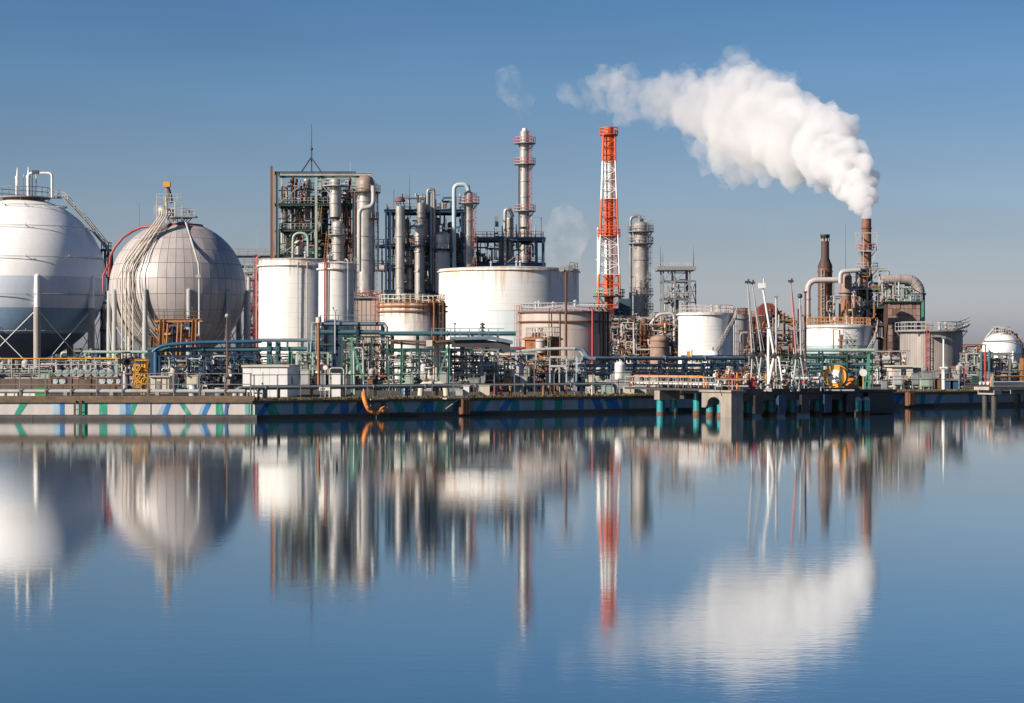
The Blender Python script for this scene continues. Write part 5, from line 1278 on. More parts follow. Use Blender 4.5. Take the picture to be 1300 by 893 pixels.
# -- blue pipe rack
D = 226.0
t = pipe_rack('blue painted pipe rack running in front of the grey sphere', 190, 330, D, [(447, (.26, .2, .24), (TEAL, BLUE, NAVY)), (455, (.12, .1, .14), (NAVY, TEAL)), (462, (.1, .1), (NAVY, TEAL))], (193, 203, 246, 257, 300, 326), BLUE, w=.34, depth=3.0)
t.tube('top_pipe', [P(191,480,D-2), P(191,448,D-2), P(206,438.5,D-2), P(250,435,D-2), P(332,433.5,D-2)], .2, BLUE, 12, fil=.8)
t.box('blue_stack', P(188,474,D-2.3), P(205,447,D-1.2), NAVY)
t.tube('drop_pipe', [P(198,447,D-2.4), P(198,474,D-2.4)], .28, BLUE, 10)
skid('process_skid', 'dark pipework with pale valves under the blue pipe rack', 'pipework', 206, 262, 452, 214, [NAVY, DARK, TEAL, PALE, BROWN, PINKISH, GREY], 35, n=46, valves=26, vessels=2, frame=NAVY)
skid('process_skid', 'dark pipework between the brown lamp pole and the white cabin', 'pipework', 262, 326, 450, 218, [NAVY, DARK, TEAL, BROWN, PALE, RUST], 36, n=46, valves=22, vessels=2, frame=NAVY)
D = 185.0
t = T('equipment_shelter', 'low cream equipment shelter beside the yellow manifold', 'shelter', (X(205, D), D, GZ))
t.box('body', P(191,500,D), P(219,479,D+2), CREAM); t.box('roof', P(189.5,479,D-.2), P(221,477,D+2.2), PINKISH)
for px in (197, 204, 211, 217): t.box('rib', P(px,499,D-.05), P(px+.6,479.2,D), BROWN)
t.box('louvre', P(199,494,D-.04), P(203,484,D), GREY)

# -- teal rack and posts left of centre
D = 224.0
t = pipe_rack('teal pipe rack crossing in front of the tall white tanks', 330, 412, D, [(434.5, (.2,), (SLATE,)), (446, (.24, .16, .2), (TEAL, SLATE, NAVY))], (342, 353, 394), TEAL, w=.26)
for px in (343, 353.5, 365): t.beam('hanger', P(px,446,D-1.3), P(px,434,D-1.3), .2, TEAL)
for px, m in ((369, GREEN), (382, PALEGREEN), (393, SKYBL)): t.beam('tall_post', (X(px,D), D-2, GZ), P(px,434 if px > 390 else 446,D-2), .42, m)
mb = MB(); mb.rail([P(396,433,D-1), P(404,433,D-1)], h=2.0, gap=.6); mb.ladder(P(398,470,D-2), P(398,414,D-2), (0,-1,0), cage=False); t.mesh('railing', mb, PALE)
skid('process_skid', 'grey green pipework behind the white cabin roof', 'pipework', 328, 372, 450, 232, [TEAL, PALEGREEN, RUST, PALE, GREY, GREEN_D], 37, n=40, valves=20, vessels=2, frame=GREY)
skid('process_skid', 'brown and green pipework between the cabin and the round sign', 'pipework', 380, 418, 448, 220, [BROWN, PALEGREEN, GREEN_D, PALE, RUST, DARK], 38, n=44, valves=18, vessels=2, frame=PALEGREEN)
D = 228.0
t = pipe_rack('slate blue upper rack before the second tall tank', 404, 489, D, [(414, (.22, .18), (SLATE, TEAL)), (425, (.26, .2, .2), (TEAL, NAVY, SLATE)), (440, (.16, .12, .14), (GREEN_D, TEAL))], (426, 455, 486), NAVY, w=.3)
mb = MB(); mb.rail([P(407,413,D-1.4), P(487,413,D-1.4)], gap=2); t.mesh('railing', mb, SLATE)
t.tube('end_loop', [P(488,412.5,D-1.5), P(491,416,D-1.5), P(490,425,D-1.5)], .2, PALE, 10, fil=.5)
skid('process_skid', 'dense green valves and pipes left of the canopy', 'pipework', 436, 492, 428, 216, [GREEN_D, TEAL, PALEGREEN, PALE, RUST, GREY, DARK, CREAM], 39, n=80, valves=46, vessels=4, frame=GREEN_D, boxes=3)
# green davit frame
D = 190.0
t = T('davit_frame', 'bright green post with sloping stay, left of the canopy', 'frame', (X(446, D), D, GZ))
t.beam('post', (X(446.5,D), D, GZ), P(446.5,428,D), .2, GREEN); t.bar('stay', P(448.5,441,D), P(462,484,D), .2, GREEN)
t.tube('goal_frame', [(X(449,D), D+1, GZ), P(449,442,D+1), P(461,442,D+1), (X(461,D), D+1, GZ)], .09, PALE, 6, fil=.3)
t.box('notice', P(453,452,D+.9), P(457,446,D+.95), BLACKISH)

# -- canopies
D = 202.0
t = T('canopy', 'butterfly roofed loading canopy on green posts', 'canopy', (X(536, D), D, GZ))
def slab(t, name, pts, th, y0, y1, m):
    mb = MB(); vs = []
    for y in (y0, y1):
        for p in pts: vs.append((p.x, y, p.z))
        for p in reversed(pts): vs.append((p.x, y, p.z-th))
    n = len(pts)*2; mb.add(vs, [tuple(range(n))[::-1], tuple(range(n, 2*n))] + [(i, (i+1) % n, n+(i+1) % n, n+i) for i in range(n)]); return t.mesh(name, mb, m)
slab(t, 'roof', [P(495,431,D), P(545,433.5,D), P(577,431,D)], .22, D-2, D+4, BROWN)
slab(t, 'roof_gutter', [P(500,434.2,D), P(545,437.5,D), P(574,434.2,D)], .2, D-1.4, D+3.4, CREAM)
t.box('bracket', P(541,440,D-2.2), P(549,432,D-1.8), CREAM)
for px in (510, 570): t.beam('post', (X(px,D), D-1.5, GZ), P(px,432 if px < 540 else 434,D-1.5), .2, GREEN)
t.bar('stay', P(569,440,D-1.6), P(554,487,D-1.6), .16, GREEN); t.cyl('post', (X(555,D), D+1, GZ), P(555,438,D+1), .2, PINKISH)
D = 214.0
t = T('canopy', 'dark flat roofed canopy on thick grey legs', 'canopy', (X(615, D), D, GZ))
slab(t, 'roof', [P(572,428,D), P(624,427,D), P(651,433,D)], .35, D-3, D+4, SLATE)
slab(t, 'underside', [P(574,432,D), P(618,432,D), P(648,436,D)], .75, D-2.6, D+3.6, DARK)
for px in (587, 618.5): t.beam('leg', (X(px,D), D-1, GZ), P(px,436,D-1), .5, SLATE)
mb = MB(); mb.rail([P(548,428,D+2), P(640,428.5,D+2)], h=.9, gap=1.0); t.mesh('roof_rail', mb, SLATE)
pipe_rack('grey green pipes running above and behind the canopies', 482, 655, 222, [(426.5, (.24, .2, .22), (TEAL, SLATE, GREY)), (447, (.2, .18), (TEAL, GREEN_D)), (456, (.14, .12, .14), (SLATE, GREEN_D, PALE))], (498, 530, 560, 600, 632), GREEN_D, w=.26)
skid('process_skid', 'dark green pump pipework under the butterfly canopy', 'pipework', 494, 572, 444, 212, [GREEN_D, TEAL, DARK, PALE, CREAM, PALEGREEN, GREY], 40, n=76, valves=40, vessels=4, frame=GREEN_D, boxes=3)
skid('process_skid', 'dense valve pipework behind the legs of the dark canopy', 'pipework', 572, 632, 444, 206, [GREEN_D, GREY, RUST, PALE, CREAM, PINKISH, BROWN, RED], 41, n=72, valves=44, vessels=4, frame=GREY, boxes=3)
D = 182.0
t = T('suction_pipe', 'thick cream pipe lying low below the green stay', 'pipe', (X(552, D), D, GZ))
t.tube('pipe', [(X(534,D), D, GZ), P(535,489,D), P(545,487.5,D), P(566,488,D), (X(567,D), D, GZ)], .28, CREAM, 12, fil=.6); t.cyl('flange', P(548,487.6,D), P(549.5,487.6,D), .4, PINKISH); t.valve('valve', P(545,480,D), .9, CREAM); t.cyl('riser', P(545,488,D), P(545,468,D), .12, PALEGREEN)

# -- centre: orange, white and red pipework
pipe_rack('red and grey pipes crossing before the small rust tank', 588, 668, 232, [(444.5, (.18, .16), (RED, PINKRED)), (455, (.2, .16, .2), (SLATE, GREY, PALE)), (464, (.16, .16), (GREY, SLATE))], (596, 628, 660), GREY, w=.22)
skid('process_skid', 'rusty orange valve pipework right of the canopies', 'pipework', 630, 680, 448, 208, [RUST, OCHRE, PALE, CREAM, GREY, BROWN, PALEGREEN, PINKRED], 42, n=66, valves=44, vessels=3, frame=PALE, boxes=3)
t = skid('process_skid', 'pipework inside white portal frames below the small rust tank', 'pipework', 676, 742, 452, 212, [PALE, GREY, DARK, RED, GREEN_D, RUST, SLATE, CREAM], 43, n=62, valves=38, vessels=3, frame=None, boxes=3)
for a, b, py in ((698, 719, 453.5), (697, 719, 465)):
    t.bar('portal', P(a,py,206), P(b,py,206), .2, PALE)
for px in (698, 719, 710): t.bar('portal_post', (X(px,206), 206, GZ), P(px,453.5 if px != 710 else 466,206), .14, PALE)
for px in (678, 732): t.bar('portal_post', (X(px,208), 208, GZ), P(px,454,208), .2, SKYBL)
t.tube('white_header', [P(662,446,209), P(700,443,209), P(735,443,209), P(741,452,209)], .17, PALE, 10, fil=.8)
t.tube('teal_header', [P(730,442,208), P(740,443,208), P(747,455,208), P(756,456,208)], .22, SLATE, 10, fil=.8)
t.tube('black_hood', [P(662,456,207), P(670,449,207), P(682,456,207)], .4, GREY, 12, fil=1.0)
# -- slate pipes to the right of centre
pipe_rack('three tiers of slate blue pipes left of the jetty', 738, 942, 218, [(458, (.22, .2, .2), (SLATE,)), (466.5, (.18, .16, .16), (SLATE, TEAL)), (472, (.1, .12, .1), (PALE, BROWN)), (477.5, (.22, .18), (SLATE, TEAL))], (742, 775, 806, 838, 870, 905, 935), NAVY, w=.24, depth=3.4, d1=229)
skid('process_skid', 'brown and grey pipes glimpsed between the slate pipe tiers', 'pipework', 744, 884, 460, 230, [BROWN, RUST, PALE, GREY, CREAM, NAVY, TEAL], 44, n=90, valves=40, vessels=3, boxes=2)
skid('process_skid', 'green cabinets and small valves before the slate pipes', 'pipework', 744, 815, 482, 196, [PALEGREEN, GREEN_D, GREY, PALE, CREAM, DARK], 45, n=30, valves=26, vessels=2, boxes=7)
skid('process_skid', 'navy pumps and coolers below the gleaming tank', 'pipework', 868, 945, 452, 250, [NAVY, TEAL, BLUE, PALE, SLATE, GREY, GREEN_D], 46, n=84, valves=40, vessels=5, frame=NAVY, boxes=3)
t = T('heat_exchanger', 'white rounded heat exchanger head beside the gleaming tank stair', 'vessel', (X(904, 262), 262, GZ))
mb = MB(); c_ = (X(904,262), 262); mb.lathe([(M(11,262), GZ), (M(11,262), Z(453,262)), (M(9,262), Z(448,262)), (M(5,262), Z(445.5,262)), (.01, Z(445,262))], c_, 24); t.mesh('dome', mb, WHITE_CLEAN)
t.cyl('nozzle', P(904,446,262), P(904,441,262), .2, PALE); t.box('yellow_panel', P(872,458,248), P(876,446,248.3), YELLOW); t.cyl('post', (X(878,248), 248, GZ), P(878,444,248), .12, PALE)
skid('process_skid', 'teal pipework behind the loading arms', 'pipework', 940, 1015, 452, 240, [TEAL, NAVY, GREEN_D, PALE, GREY, RUST], 47, n=90, valves=46, vessels=4, frame=GREEN_D, boxes=3)
pipe_rack('teal pipe tiers behind the hose reel', 1012, 1108, 238, [(447, (.2, .16, .2), (PALEGREEN, PALE, GREEN_D)), (456, (.22, .2, .2), (GREEN_D, TEAL)), (465, (.18, .2), (TEAL, GREEN_D)), (474, (.2, .2), (TEAL, GREEN_D))], (1018, 1042, 1073, 1100), GREEN_D, w=.2)
skid('process_skid', 'green pipework under the white and blue banded tank', 'pipework', 1010, 1104, 450, 246, [GREEN_D, TEAL, GREEN, PALE, DARK], 48, n=90, valves=40, vessels=4, frame=GREEN_D, boxes=3)
D = 240.0
t = T('stair_flight', 'zigzag grey stair flight against the blue banded tank', 'stair', (X(1078, D), D, GZ))
steel_frame(t, [1072, 1086], [432, 445, 460], D, 2, GREY, GREY, w=.16, bw=.14, decks=(0, 1, 2), rail_mat=PALE)
for a, b in (((1072,460),(1086,445)), ((1086,445),(1072,432)), ((1086,478),(1072,460))): arc_stair(t, [P(*a,D-.5), P(*b,D-.5)], .8, GREY, PALE)
t = column('exhaust_column', 'slim brown vent column in front of the blue banded tank', 'column', 1068, 5, 425, 255, BROWN, rings=(432, 440), py_bot=None); t.tube('side_loop', [P(1058,446,255), P(1058,419,255), P(1066,419,255), P(1066,428,255)], .08, BROWN, 6)
D = 205.0
t = T('davit_frame', 'tall green stay frame right of the hose reel', 'frame', (X(1102, D), D, GZ))
t.bar('post', (X(1103.5,D), D, GZ), P(1103,450,D), .2, GREEN); t.bar('stay', (X(1097,D), D, GZ), P(1103,450,D), .16, GREEN); t.bar('brace', P(1099,484,D), P(1103.5,484,D), .12, GREEN)

# -- right of the jetty
skid('process_skid', 'white and rusty machinery below the brown furnace house', 'pipework', 1106, 1150, 446, 262, [BROWN, RUST, PALE, PINKISH, DARK, WHITE], 49, n=70, valves=30, vessels=4, frame=PALE, boxes=3)
t = T('cooler_bank', 'stacked white coolers in front of the furnace house', 'cooler', (X(1124, 240), 240, GZ))
for py in (456, 463, 471, 481): vessel_h(t, 'cooler_shell', P(1118,py,240), P(1142,py,240), M(2.6,240), PALE)
for px in (1118, 1131, 1143): t.beam('post', (X(px,240), 238.8, GZ), P(px,447,238.8), .18, BROWN)
D = 232.0
t = T('control_hut', 'cream control hut with shaded end before the grey clad tank', 'building', (X(1150, D), D, GZ))
x0, x1, z1 = X(1132, D), X(1159, D), Z(466, D); t.box('wall', (x0, D, GZ), (x1, D+3, z1), mat('cream render', (0.62, 0.55, 0.46), 0.7, vary=0.15)); t.box('roof', (x0-.3, D-.3, z1), (x1+.9, D+3.3, z1+.18), CREAM)
t.box('shaded_end', (x1+.01, D+.4, GZ), (x1+1.0, D+2.8, z1-.1), GREY); t.box('window', P(1144,477,D-.03), P(1150,469,D), GLASS); t.box('window_sill', P(1143.5,478,D-.1), P(1150.5,477.1,D), PALE); t.box('door', P(1135,486,D-.03), P(1140,470,D), PALE)  # hut's end as a separate box, its shade put into the grey
skid('process_skid', 'mixed low machinery and pale boxes before the grey clad tank', 'pipework', 1120, 1222, 478, 222, [PALE, CREAM, GREEN_D, DARK, RUST, GREY, BROWN], 50, n=60, valves=44, vessels=3, boxes=9)
t = T('blue_container', 'pair of blue cabinets at the foot of the white lamp pole', 'cabinet', (X(1208, 215), 215, GZ))
for a, b in ((1200, 1206), (1206.6, 1213)): t.box('cabinet', P(a,500,215), P(b,483,216.5), BLUE)
t.box('frame_top', P(1199,483,214.8), P(1214,481,216.7), PALE)
skid('process_skid', 'red framed pipework between the lamp pole and small sphere', 'pipework', 1198, 1222, 466, 250, [PINKRED, RED, RUST, GREY, PALE], 51, n=34, valves=16, vessels=1, frame=PINKRED)
t = skid('pipework_tower', 'tall grey pipe frame with teal pipes before the small sphere', 'pipework', 1220, 1278, 449, 268, [GREY, TEAL, RED, PALE, GREEN_D, DARK], 52, n=60, valves=24, vessels=3, frame=None)
steel_frame(t, [1224, 1236, 1246, 1254, 1265, 1277], [449, 457, 472], 268, 4, GREY, GREY, w=.2, bw=.2)
for px, m in ((1246, TEAL), (1251, RED), (1256, TEAL)): t.cyl('fat_riser', (X(px,265), 265, GZ), P(px,447,265), .18, m)
skid('process_skid', 'orange rusted vessels left of the small sphere', 'pipework', 1221, 1248, 438, 330, [RUST, OCHRE, ORANGE, BROWN, PALE], 53, n=34, valves=14, vessels=4, frame=RUST)
skid('process_skid', 'grey pipework at the right edge under the small sphere', 'pipework', 1270, 1330, 462, 275, [GREY, PALE, BROWN, GREEN_D], 54, n=50, valves=24, vessels=3, frame=GREY)
t = T('pipe_mast', 'yellow post with pale crossarms at the right edge', 'post', (X(1297, 260), 260, GZ)); t.beam('post', (X(1297,260), 260, GZ), P(1297,455,260), .4, OCHRE); t.beam('arm', P(1286,470,260), P(1306,470,260), .2, PALE)
# deep background pipework to close the gaps between tanks
skid('process_skid', 'distant brown pipework between the big tank and chimney', 'pipework', 730, 800, 424, 420, [BROWN, GREY, PALE, RUST, DARK], 55, n=60, valves=10, vessels=4, frame=GREY, rmax=.3)
skid('process_skid', 'distant rusty pipework seen between the gleaming and banded tanks', 'pipework', 940, 1026, 420, 352, [BROWN, RUST, PALE, OCHRE, GREY, PINKISH], 56, n=110, valves=30, vessels=6, frame=BROWN, rmax=.25)
skid('process_skid', 'distant grey pipework between the grey clad tank and small sphere', 'pipework', 1216, 1300, 452, 420, [GREY, BROWN, PALE, DARK], 57, n=50, valves=6, vessels=4, frame=GREY, rmax=.3)
skid('process_skid', 'distant dark pipework behind the sphere legs', 'pipework', -40, 330, 446, 400, [DARK, NAVY, GREY, BROWN, PINKISH, PALE], 58, n=130, valves=20, vessels=10, frame=GREY, rmax=.35)

# long low dark building closing the view under the spheres
D = 440.0
t = T('warehouse', 'long dark low warehouse seen between the sphere legs', 'building', (X(150, D), D, GZ))
x0, x1, z1 = X(-60, D), X(345, D), Z(447, D)
t.box('wall', (x0, D, GZ), (x1, D+12, z1), mat('dark warehouse sheet', (0.06, 0.065, 0.075), 0.7, vary=0.3, rust=0.15))
t.box('roof', (x0-.5, D-.5, z1), (x1+.5, D+12.5, z1+.4), GREY)
for k in range(14): a = x0+3+k*5; t.box('window', (a, D-.05, GZ+2), (a+2.2, D-.002, GZ+3.4), GLASS)
# ---------------------------------------------------------------- quay furniture
STEELP = mat('weathered railing steel', (0.20, 0.18, 0.165), 0.6, vary=0.3, rust=0.3)
t = T('quay_railing', 'weathered handrail along the sunlit mural stretch of quay', 'railing', (KX-20, KY+1.2, GZ+0.42))
z0, z1 = GZ+0.42, Z(474.5, KY+1.2)
x = KX-0.4
while x > -62:
    t.bar('post', (x, KY+1.2, z0), (x, KY+1.2, z1), .09, STEELP); x -= 2.05
for f in (1.0, 0.52): t.bar('rail', (-62, KY+1.2, z0+(z1-z0)*f), (KX-.3, KY+1.2, z0+(z1-z0)*f), .07, STEELP)
t = T('quay_railing', 'dark handrail along the shaded blue stretch of quay', 'railing', E(20, 1.2, GZ+0.34))
s = 0.6
while s < 96:
    p = E(s, 1.2, GZ+.34)
    t.bar('post', p, p+Vector((0,0,1.75)), .085, STEELP); s += 2.05
for h in (1.75, 0.9): t.bar('rail', E(.3, 1.2, GZ+.34+h), E(97, 1.2, GZ+.34+h), .06, STEELP)
# pipes along the edge
t = T('edge_pipe', 'long pale pipe lying along the sunlit quay edge', 'pipe', (KX-20, KY+2.6, GZ))
t.tube('pipe', [(-75, KY+2.6, Z(497, KY+2.6)), (KX-1, KY+2.6, Z(497, KY+2.6))], .17, PALE, 10)
for k in range(12): t.box('saddle', (-62+k*3.7, KY+2.3, GZ), (-61.7+k*3.7, KY+2.9, Z(498, KY+2.6)), CONCRETE)
t = T('edge_pipe', 'long grey pipe on short posts behind the shaded quay edge', 'pipe', E(20, 4.2, GZ))
t.tube('pipe', [E(.4, 4.2, GZ), E(.4, 4.2, GZ+1.0), E(38, 4.2, GZ+1.0), E(38, 4.2, GZ)], .16, GREY, 12, fil=.5)
for k in range(13): p = E(1.2+k*3.0, 4.2, GZ); t.cyl('support_post', p, p+Vector((0,0,.86)), .13, (CONCRETE, BROWN, RUST, CONCRETE)[k % 4])
for k in range(7): p = E(3+k*5, 4.2, GZ+1.0); t.cyl('flange', p-Vector((UX,UY,0))*.07, p+Vector((UX,UY,0))*.07, .23, GREY)

# white cabin
D = 178.0
t = T('site_cabin', 'white site cabin with shaded blue grey end on the quay', 'cabin', (X(337, D), D, GZ))
x0, x1, z1 = X(308, D), X(365, D), Z(466, D)
CABSH = mat('white cabin sheet', (0.80, 0.78, 0.75), 0.45, vary=0.08)
t.box('wall', (x0+.03, D+.04, GZ), (x1, D+9.5, z1), CABSH)
for k in range(5):
    a = x0 + (x1-x0)*k/5; b = x0 + (x1-x0)*(k+1)/5; t.box('wall_panel', (a+.012, D, GZ+.05), (b-.012, D+.039, z1-.05), CABSH)
t.box('roof', (x0-.1, D-.15, z1), (x1+.15, D+9.7, z1+.16), CREAM); t.box('door', P(327,503,D-.03), P(333.5,472,D-.001), WHITE_CLEAN); t.box('door_handle', P(332,488,D-.07), P(333,486,D-.03), DARK)
t.box('end_window', (x1+.001, D+3, GZ+1.1), (x1+.03, D+4.4, GZ+1.9), GLASS)
# round sign
D = 176.0
t = T('traffic_sign', 'round red rimmed sign on a pale post beside the white cabin', 'sign', (X(413, D), D, GZ))
q = P(413, 467, D); t.cyl('post', (X(413,D), D, GZ), q, .045, PALE)
t.cyl('rim', q+Vector((0,.0,0)), q+Vector((0,-.03,0)), .27, RED); t.cyl('face', q+Vector((0,-.028,0)), q+Vector((0,-.042,0)), .2, WHITE_CLEAN)
t = T('machine_box', 'white pump box under a pale hoop, right of the round sign', 'cabinet', (X(428, D+4), D+4, GZ))
t.box('body', P(421,505,D+4), P(434,473,D+5.4), WHITE); t.box('dark_hood', P(420,473,D+3.9), P(436,468,D+5.5), BLACKISH); t.box('side_unit', P(434.5,505,D+4.2), P(438,480,D+5.2), PALE)
t.tube('hoop', [(X(418.5,D+3), D+3, GZ), P(418.5,467.5,D+3), P(436.5,467.5,D+3), (X(436.5,D+3), D+3, GZ)], .07, PALE, 6, fil=.3)
t = T('notice_board', 'low white notice board on the quay edge', 'sign', (X(410, 168), 168, GZ)); t.box('board', P(405,496,168), P(419,492,168.06), WHITE_CLEAN); 
for px in (407, 417): t.bar('leg', (X(px,168.03), 168.1, GZ), P(px,495,168.1), .06, GREY)
mb = MB()
for k, px in enumerate((406.6, 408.2, 409.8, 411.3)): mb.box(P(px,495,167.985), P(px+1.0,493,167.995))
t.mesh('lettering', mb, BLACKISH)
def barrel(px, d, label, m, r=.33, h=.95, band=None):
    t = T('barrel', label, 'barrel', (X(px,d), d, GZ)); z = GZ+.25 if d < 172 else GZ
    mb = MB(); mb.lathe([(r, z), (r, z+h*.32), (r*1.05, z+h*.34), (r, z+h*.36), (r, z+h*.64), (r*1.05, z+h*.66), (r, z+h*.68), (r, z+h), (r, z+h), (r*.9, z+h), (r*.9, z+h-.03), (.01, z+h-.03)], (X(px,d), d), 18); t.mesh('body', mb, m)
    mb = MB(); mb.lathe([(r*1.06, z+h-.04), (r*1.06, z+h+.02)], (X(px,d), d), 18); t.mesh('rim', mb, PALE); mb = MB(); mb.cyl((X(px,d), d, GZ-.01), (X(px,d), d, z), r*.8, n=12); t.mesh('base', mb, CONCRETE)
barrel(245, 168, 'pale blue barrel standing at the quay edge', mat('pale blue plastic', (0.45, 0.58, 0.66), 0.4), h=1.0); barrel(516, 178, 'small blue barrel behind the grey edge pipe', mat('dull blue plastic', (0.10, 0.17, 0.36), 0.45), h=.9)
barrel(279, 170, 'dented grey barrel at the foot of the brown lamp pole', GREY, h=.7, r=.4); barrel(335, 168, 'pale barrel in front of the white cabin', PALE, h=.9, r=.3)
for i, (px, m) in enumerate(((297.5, WHITE), (301.5, GREY), (306.5, WHITE), (311, GREY))):
    mb = MB(); x = X(px,167); mb.box((x-.12,166.8,GZ+.25), (x+.12,167.2,GZ+.62)); mb.box((x-.14,166.78,GZ+.62), (x+.14,167.22,GZ+.68)); mb.box((x-.1,166.85,GZ), (x+.1,167.15,GZ+.25))
    single('edge_box', ('leftmost white box of four at the cabin foot', 'grey box second from left at the cabin foot', 'white box third from left at the cabin foot', 'grey box rightmost of four at the cabin foot')[i], 'box', mb, m, (x,167,GZ), 'small boxes at the cabin foot')
mb = MB(); x = X(328, 166); mb.cyl((x,166,GZ), (x,166,GZ+.75), .12, .1, n=10); mb.cyl((x,166,GZ+.75), (x,166,GZ+.95), .2, .16, n=10); mb.cyl((x-.3,166,GZ+.6), (x+.3,166,GZ+.6), .06, n=8)
single('mooring_bollard', 'black mooring bollard before the white cabin', 'bollard', mb, BLACKISH, (x,166,GZ))
# lamp and utility poles
t = T('lamp_pole', 'brown lamp pole in front of the grey sphere', 'lamp pole', (X(288.5, 180), 180, GZ)); t.cyl('pole', (X(288.5,180), 180, GZ), P(288.5,404,180), .1, BROWN, r1=.07); mb = MB(); q = P(288.5,402,180); mb.lathe([(.1, q.z-.1), (.2, q.z), (.16, q.z+.2), (.01, q.z+.25)], (q.x, q.y), 12); t.mesh('lamp_head', mb, PALE)
t.box('switch_box', P(283,485,179.8), P(287,478,180), PALE); t.box('meter_box', P(288,489,179.8), P(292,482,180), GREY); t.box('speaker', P(291,478,179.9), P(294,475,180.2), WHITE)
t = T('utility_pole', 'rusty pole with a pale cap beside the blue railings', 'pole', (X(404.5, 215), 215, GZ)); t.cyl('pole', (X(404.5,215), 215, GZ), P(404.5,410,215), .16, RUST); t.cyl('cap', P(404.5,410,215), P(404.5,403,215), .3, CREAM); t.bar('arm', P(401,404,215), P(408,402,215), .08, BROWN)
t = T('lamp_pole', 'thin pale lamp pole over the teal rack before the second tank', 'lamp pole', (X(425.5, 222), 222, GZ)); t.cyl('pole', (X(425.5,222), 222, GZ), P(425.5,397,222), .08, PALE); t.bar('arm', P(423,391,222), P(425.5,397,222), .07, GREY); t.bar('arm', P(428,393,222), P(425.5,397,222), .07, GREY); t.box('lamp', P(422,392,221.8), P(424,390,222.2), GREY)
D = 228.0
t = T('floodlight_pole', 'tall wooden floodlight pole before the grubby grey tank', 'floodlight pole', (X(718.5, D), D, GZ))
t.cyl('pole', (X(718.5,D), D, GZ), P(718.5,340,D), .17, BROWN, r1=.12); t.bar('crossarm', P(709,344.5,D), P(727,344.5,D), .16, BROWN)
for s_ in (-1, 1): t.bar('stay', P(718.5+s_*8,345,D), P(718.5,360,D), .09, BROWN)
for px, py in ((713, 341), (720, 339.5), (724.5, 340)):
    mb = MB(); q = P(px,py,D); mb.cyl(q+Vector((0,.25,.1)), q+Vector((0,-.2,-.05)), .18, .33, n=12); mb.cyl(q+Vector((0,-.2,-.05)), q+Vector((0,-.24,-.06)), .33, n=12); mb.beam(q-Vector((0,0,.1)), P(px,344,D), .08); t.mesh('floodlight', mb, PALE if px < 722 else GREY)
t = T('utility_pole', 'slim brown pole left of the wooden floodlight pole', 'pole', (X(711, 236), 236, GZ)); t.cyl('pole', (X(711,236), 236, GZ), P(711,398,236), .1, BROWN); t.bar('arm', P(705,399,236), P(715,393,236), .08, BROWN); t.bar('arm', P(707,394,236), P(711,402,236), .07, BROWN)
t = T('lamp_pole', 'white lamp pole with thick base before the grey clad tank', 'lamp pole', (X(1198, 208), 208, GZ)); t.cyl('base', (X(1198,208), 208, GZ), P(1198,468,208), .2, WHITE); t.cyl('pole', P(1198,468,208), P(1198,430,208), .1, WHITE); t.box('collar', P(1194.5,468,207.7), P(1201.5,466,208.3), WHITE); t.box('lamp', P(1196.5,430,207.8), P(1199.5,428,208.2), GREY)
t = T('vent_pole', 'thin dark vent pole with a hood left of the dark canopy roof', 'pole', (X(577.5, 226), 226, GZ)); t.cyl('pole', (X(577.5,226), 226, GZ), P(577.5,419,226), .07, DARK); t.cyl('hood', P(577.5,412,226), P(577.5,410.5,226), .22, DARK, r1=.08); t.cyl('tip', P(577.5,419,226), P(577.5,410,226), .05, DARK)
t = T('vent_pole', 'dark knobbly vent stack above the dark canopy roof', 'pole', (X(612.5, 226), 226, GZ)); t.cyl('pole', (X(612.5,226), 226, GZ), P(612.5,410,226), .12, DARK)
for py in (412, 416, 421): t.cyl('knuckle', P(612.5,py+1,226), P(612.5,py-1,226), .26, DARK)

# orange boom hanging over the edge, its frame and the rusty fender
def edge_off(px, py, off): return edge_at(px, py, off)
t = T('oil_boom', 'bright orange floating boom looped over the quay edge', 'boom', edge_off(470, 503, .3))
t.tube('hose', fillet([edge_off(462,499,.9), edge_off(462,504,.0), edge_off(464,512,-.25), edge_off(468,520,-.3), edge_off(475,524.5,-.3), edge_off(484,523,-.3), edge_off(491,518.5,-.2)], .6, 4), 0.19, ORANGE, 10)
t.tube('tail', fillet([edge_off(480,524,-.35), edge_off(484,519,-.35), edge_off(488,516.5,-.3), edge_off(490,520,-.3)], .3, 3), .1, ORANGE, 8)
for px, py in ((467,517.5), (472,523), (479,524.5), (486,522)): q = edge_off(px,py,-.3); t.cyl('clamp', q-Vector((.05,0,.03)), q+Vector((.05,.0,.03)), .23, OCHRE)
t.cyl('chain', edge_off(478,527,-.1), edge_off(478,532,-.1), .05, DARK)
t = T('edge_platform', 'small white slab jutting over the quay edge above the boom', 'platform', edge_off(477, 502, -.2)); p0 = E_px(467, .2)
mb = MB(); strip(mb, p0, p0+1.6, -.35, .34, GZ-.02, GZ+.1); t.mesh('slab', mb, CONCRETE); mb = MB(); mb.beam(E(p0+.3, .5, .6), E(p0+.3, -.2, GZ-.05), .12); mb.beam(E(p0+1.3, .5, .6), E(p0+1.3, -.2, GZ-.05), .12); t.mesh('strut', mb, BROWN)
t = T('edge_platform', 'pale slab jutting over the quay left of the rusty fender', 'platform', edge_off(578, 503, -.2)); p0 = E_px(563, .2)
mb = MB(); strip(mb, p0, p0+2.3, -.35, .34, GZ-.02, GZ+.1); t.mesh('slab', mb, CONCRETE); mb = MB(); mb.beam(E(p0+.2, .5, .5), E(p0+1.2, -.2, GZ-.05), .1); mb.beam(E(p0+2.2, .5, .5), E(p0+1.4, -.2, GZ-.05), .1); t.mesh('strut', mb, GREY)
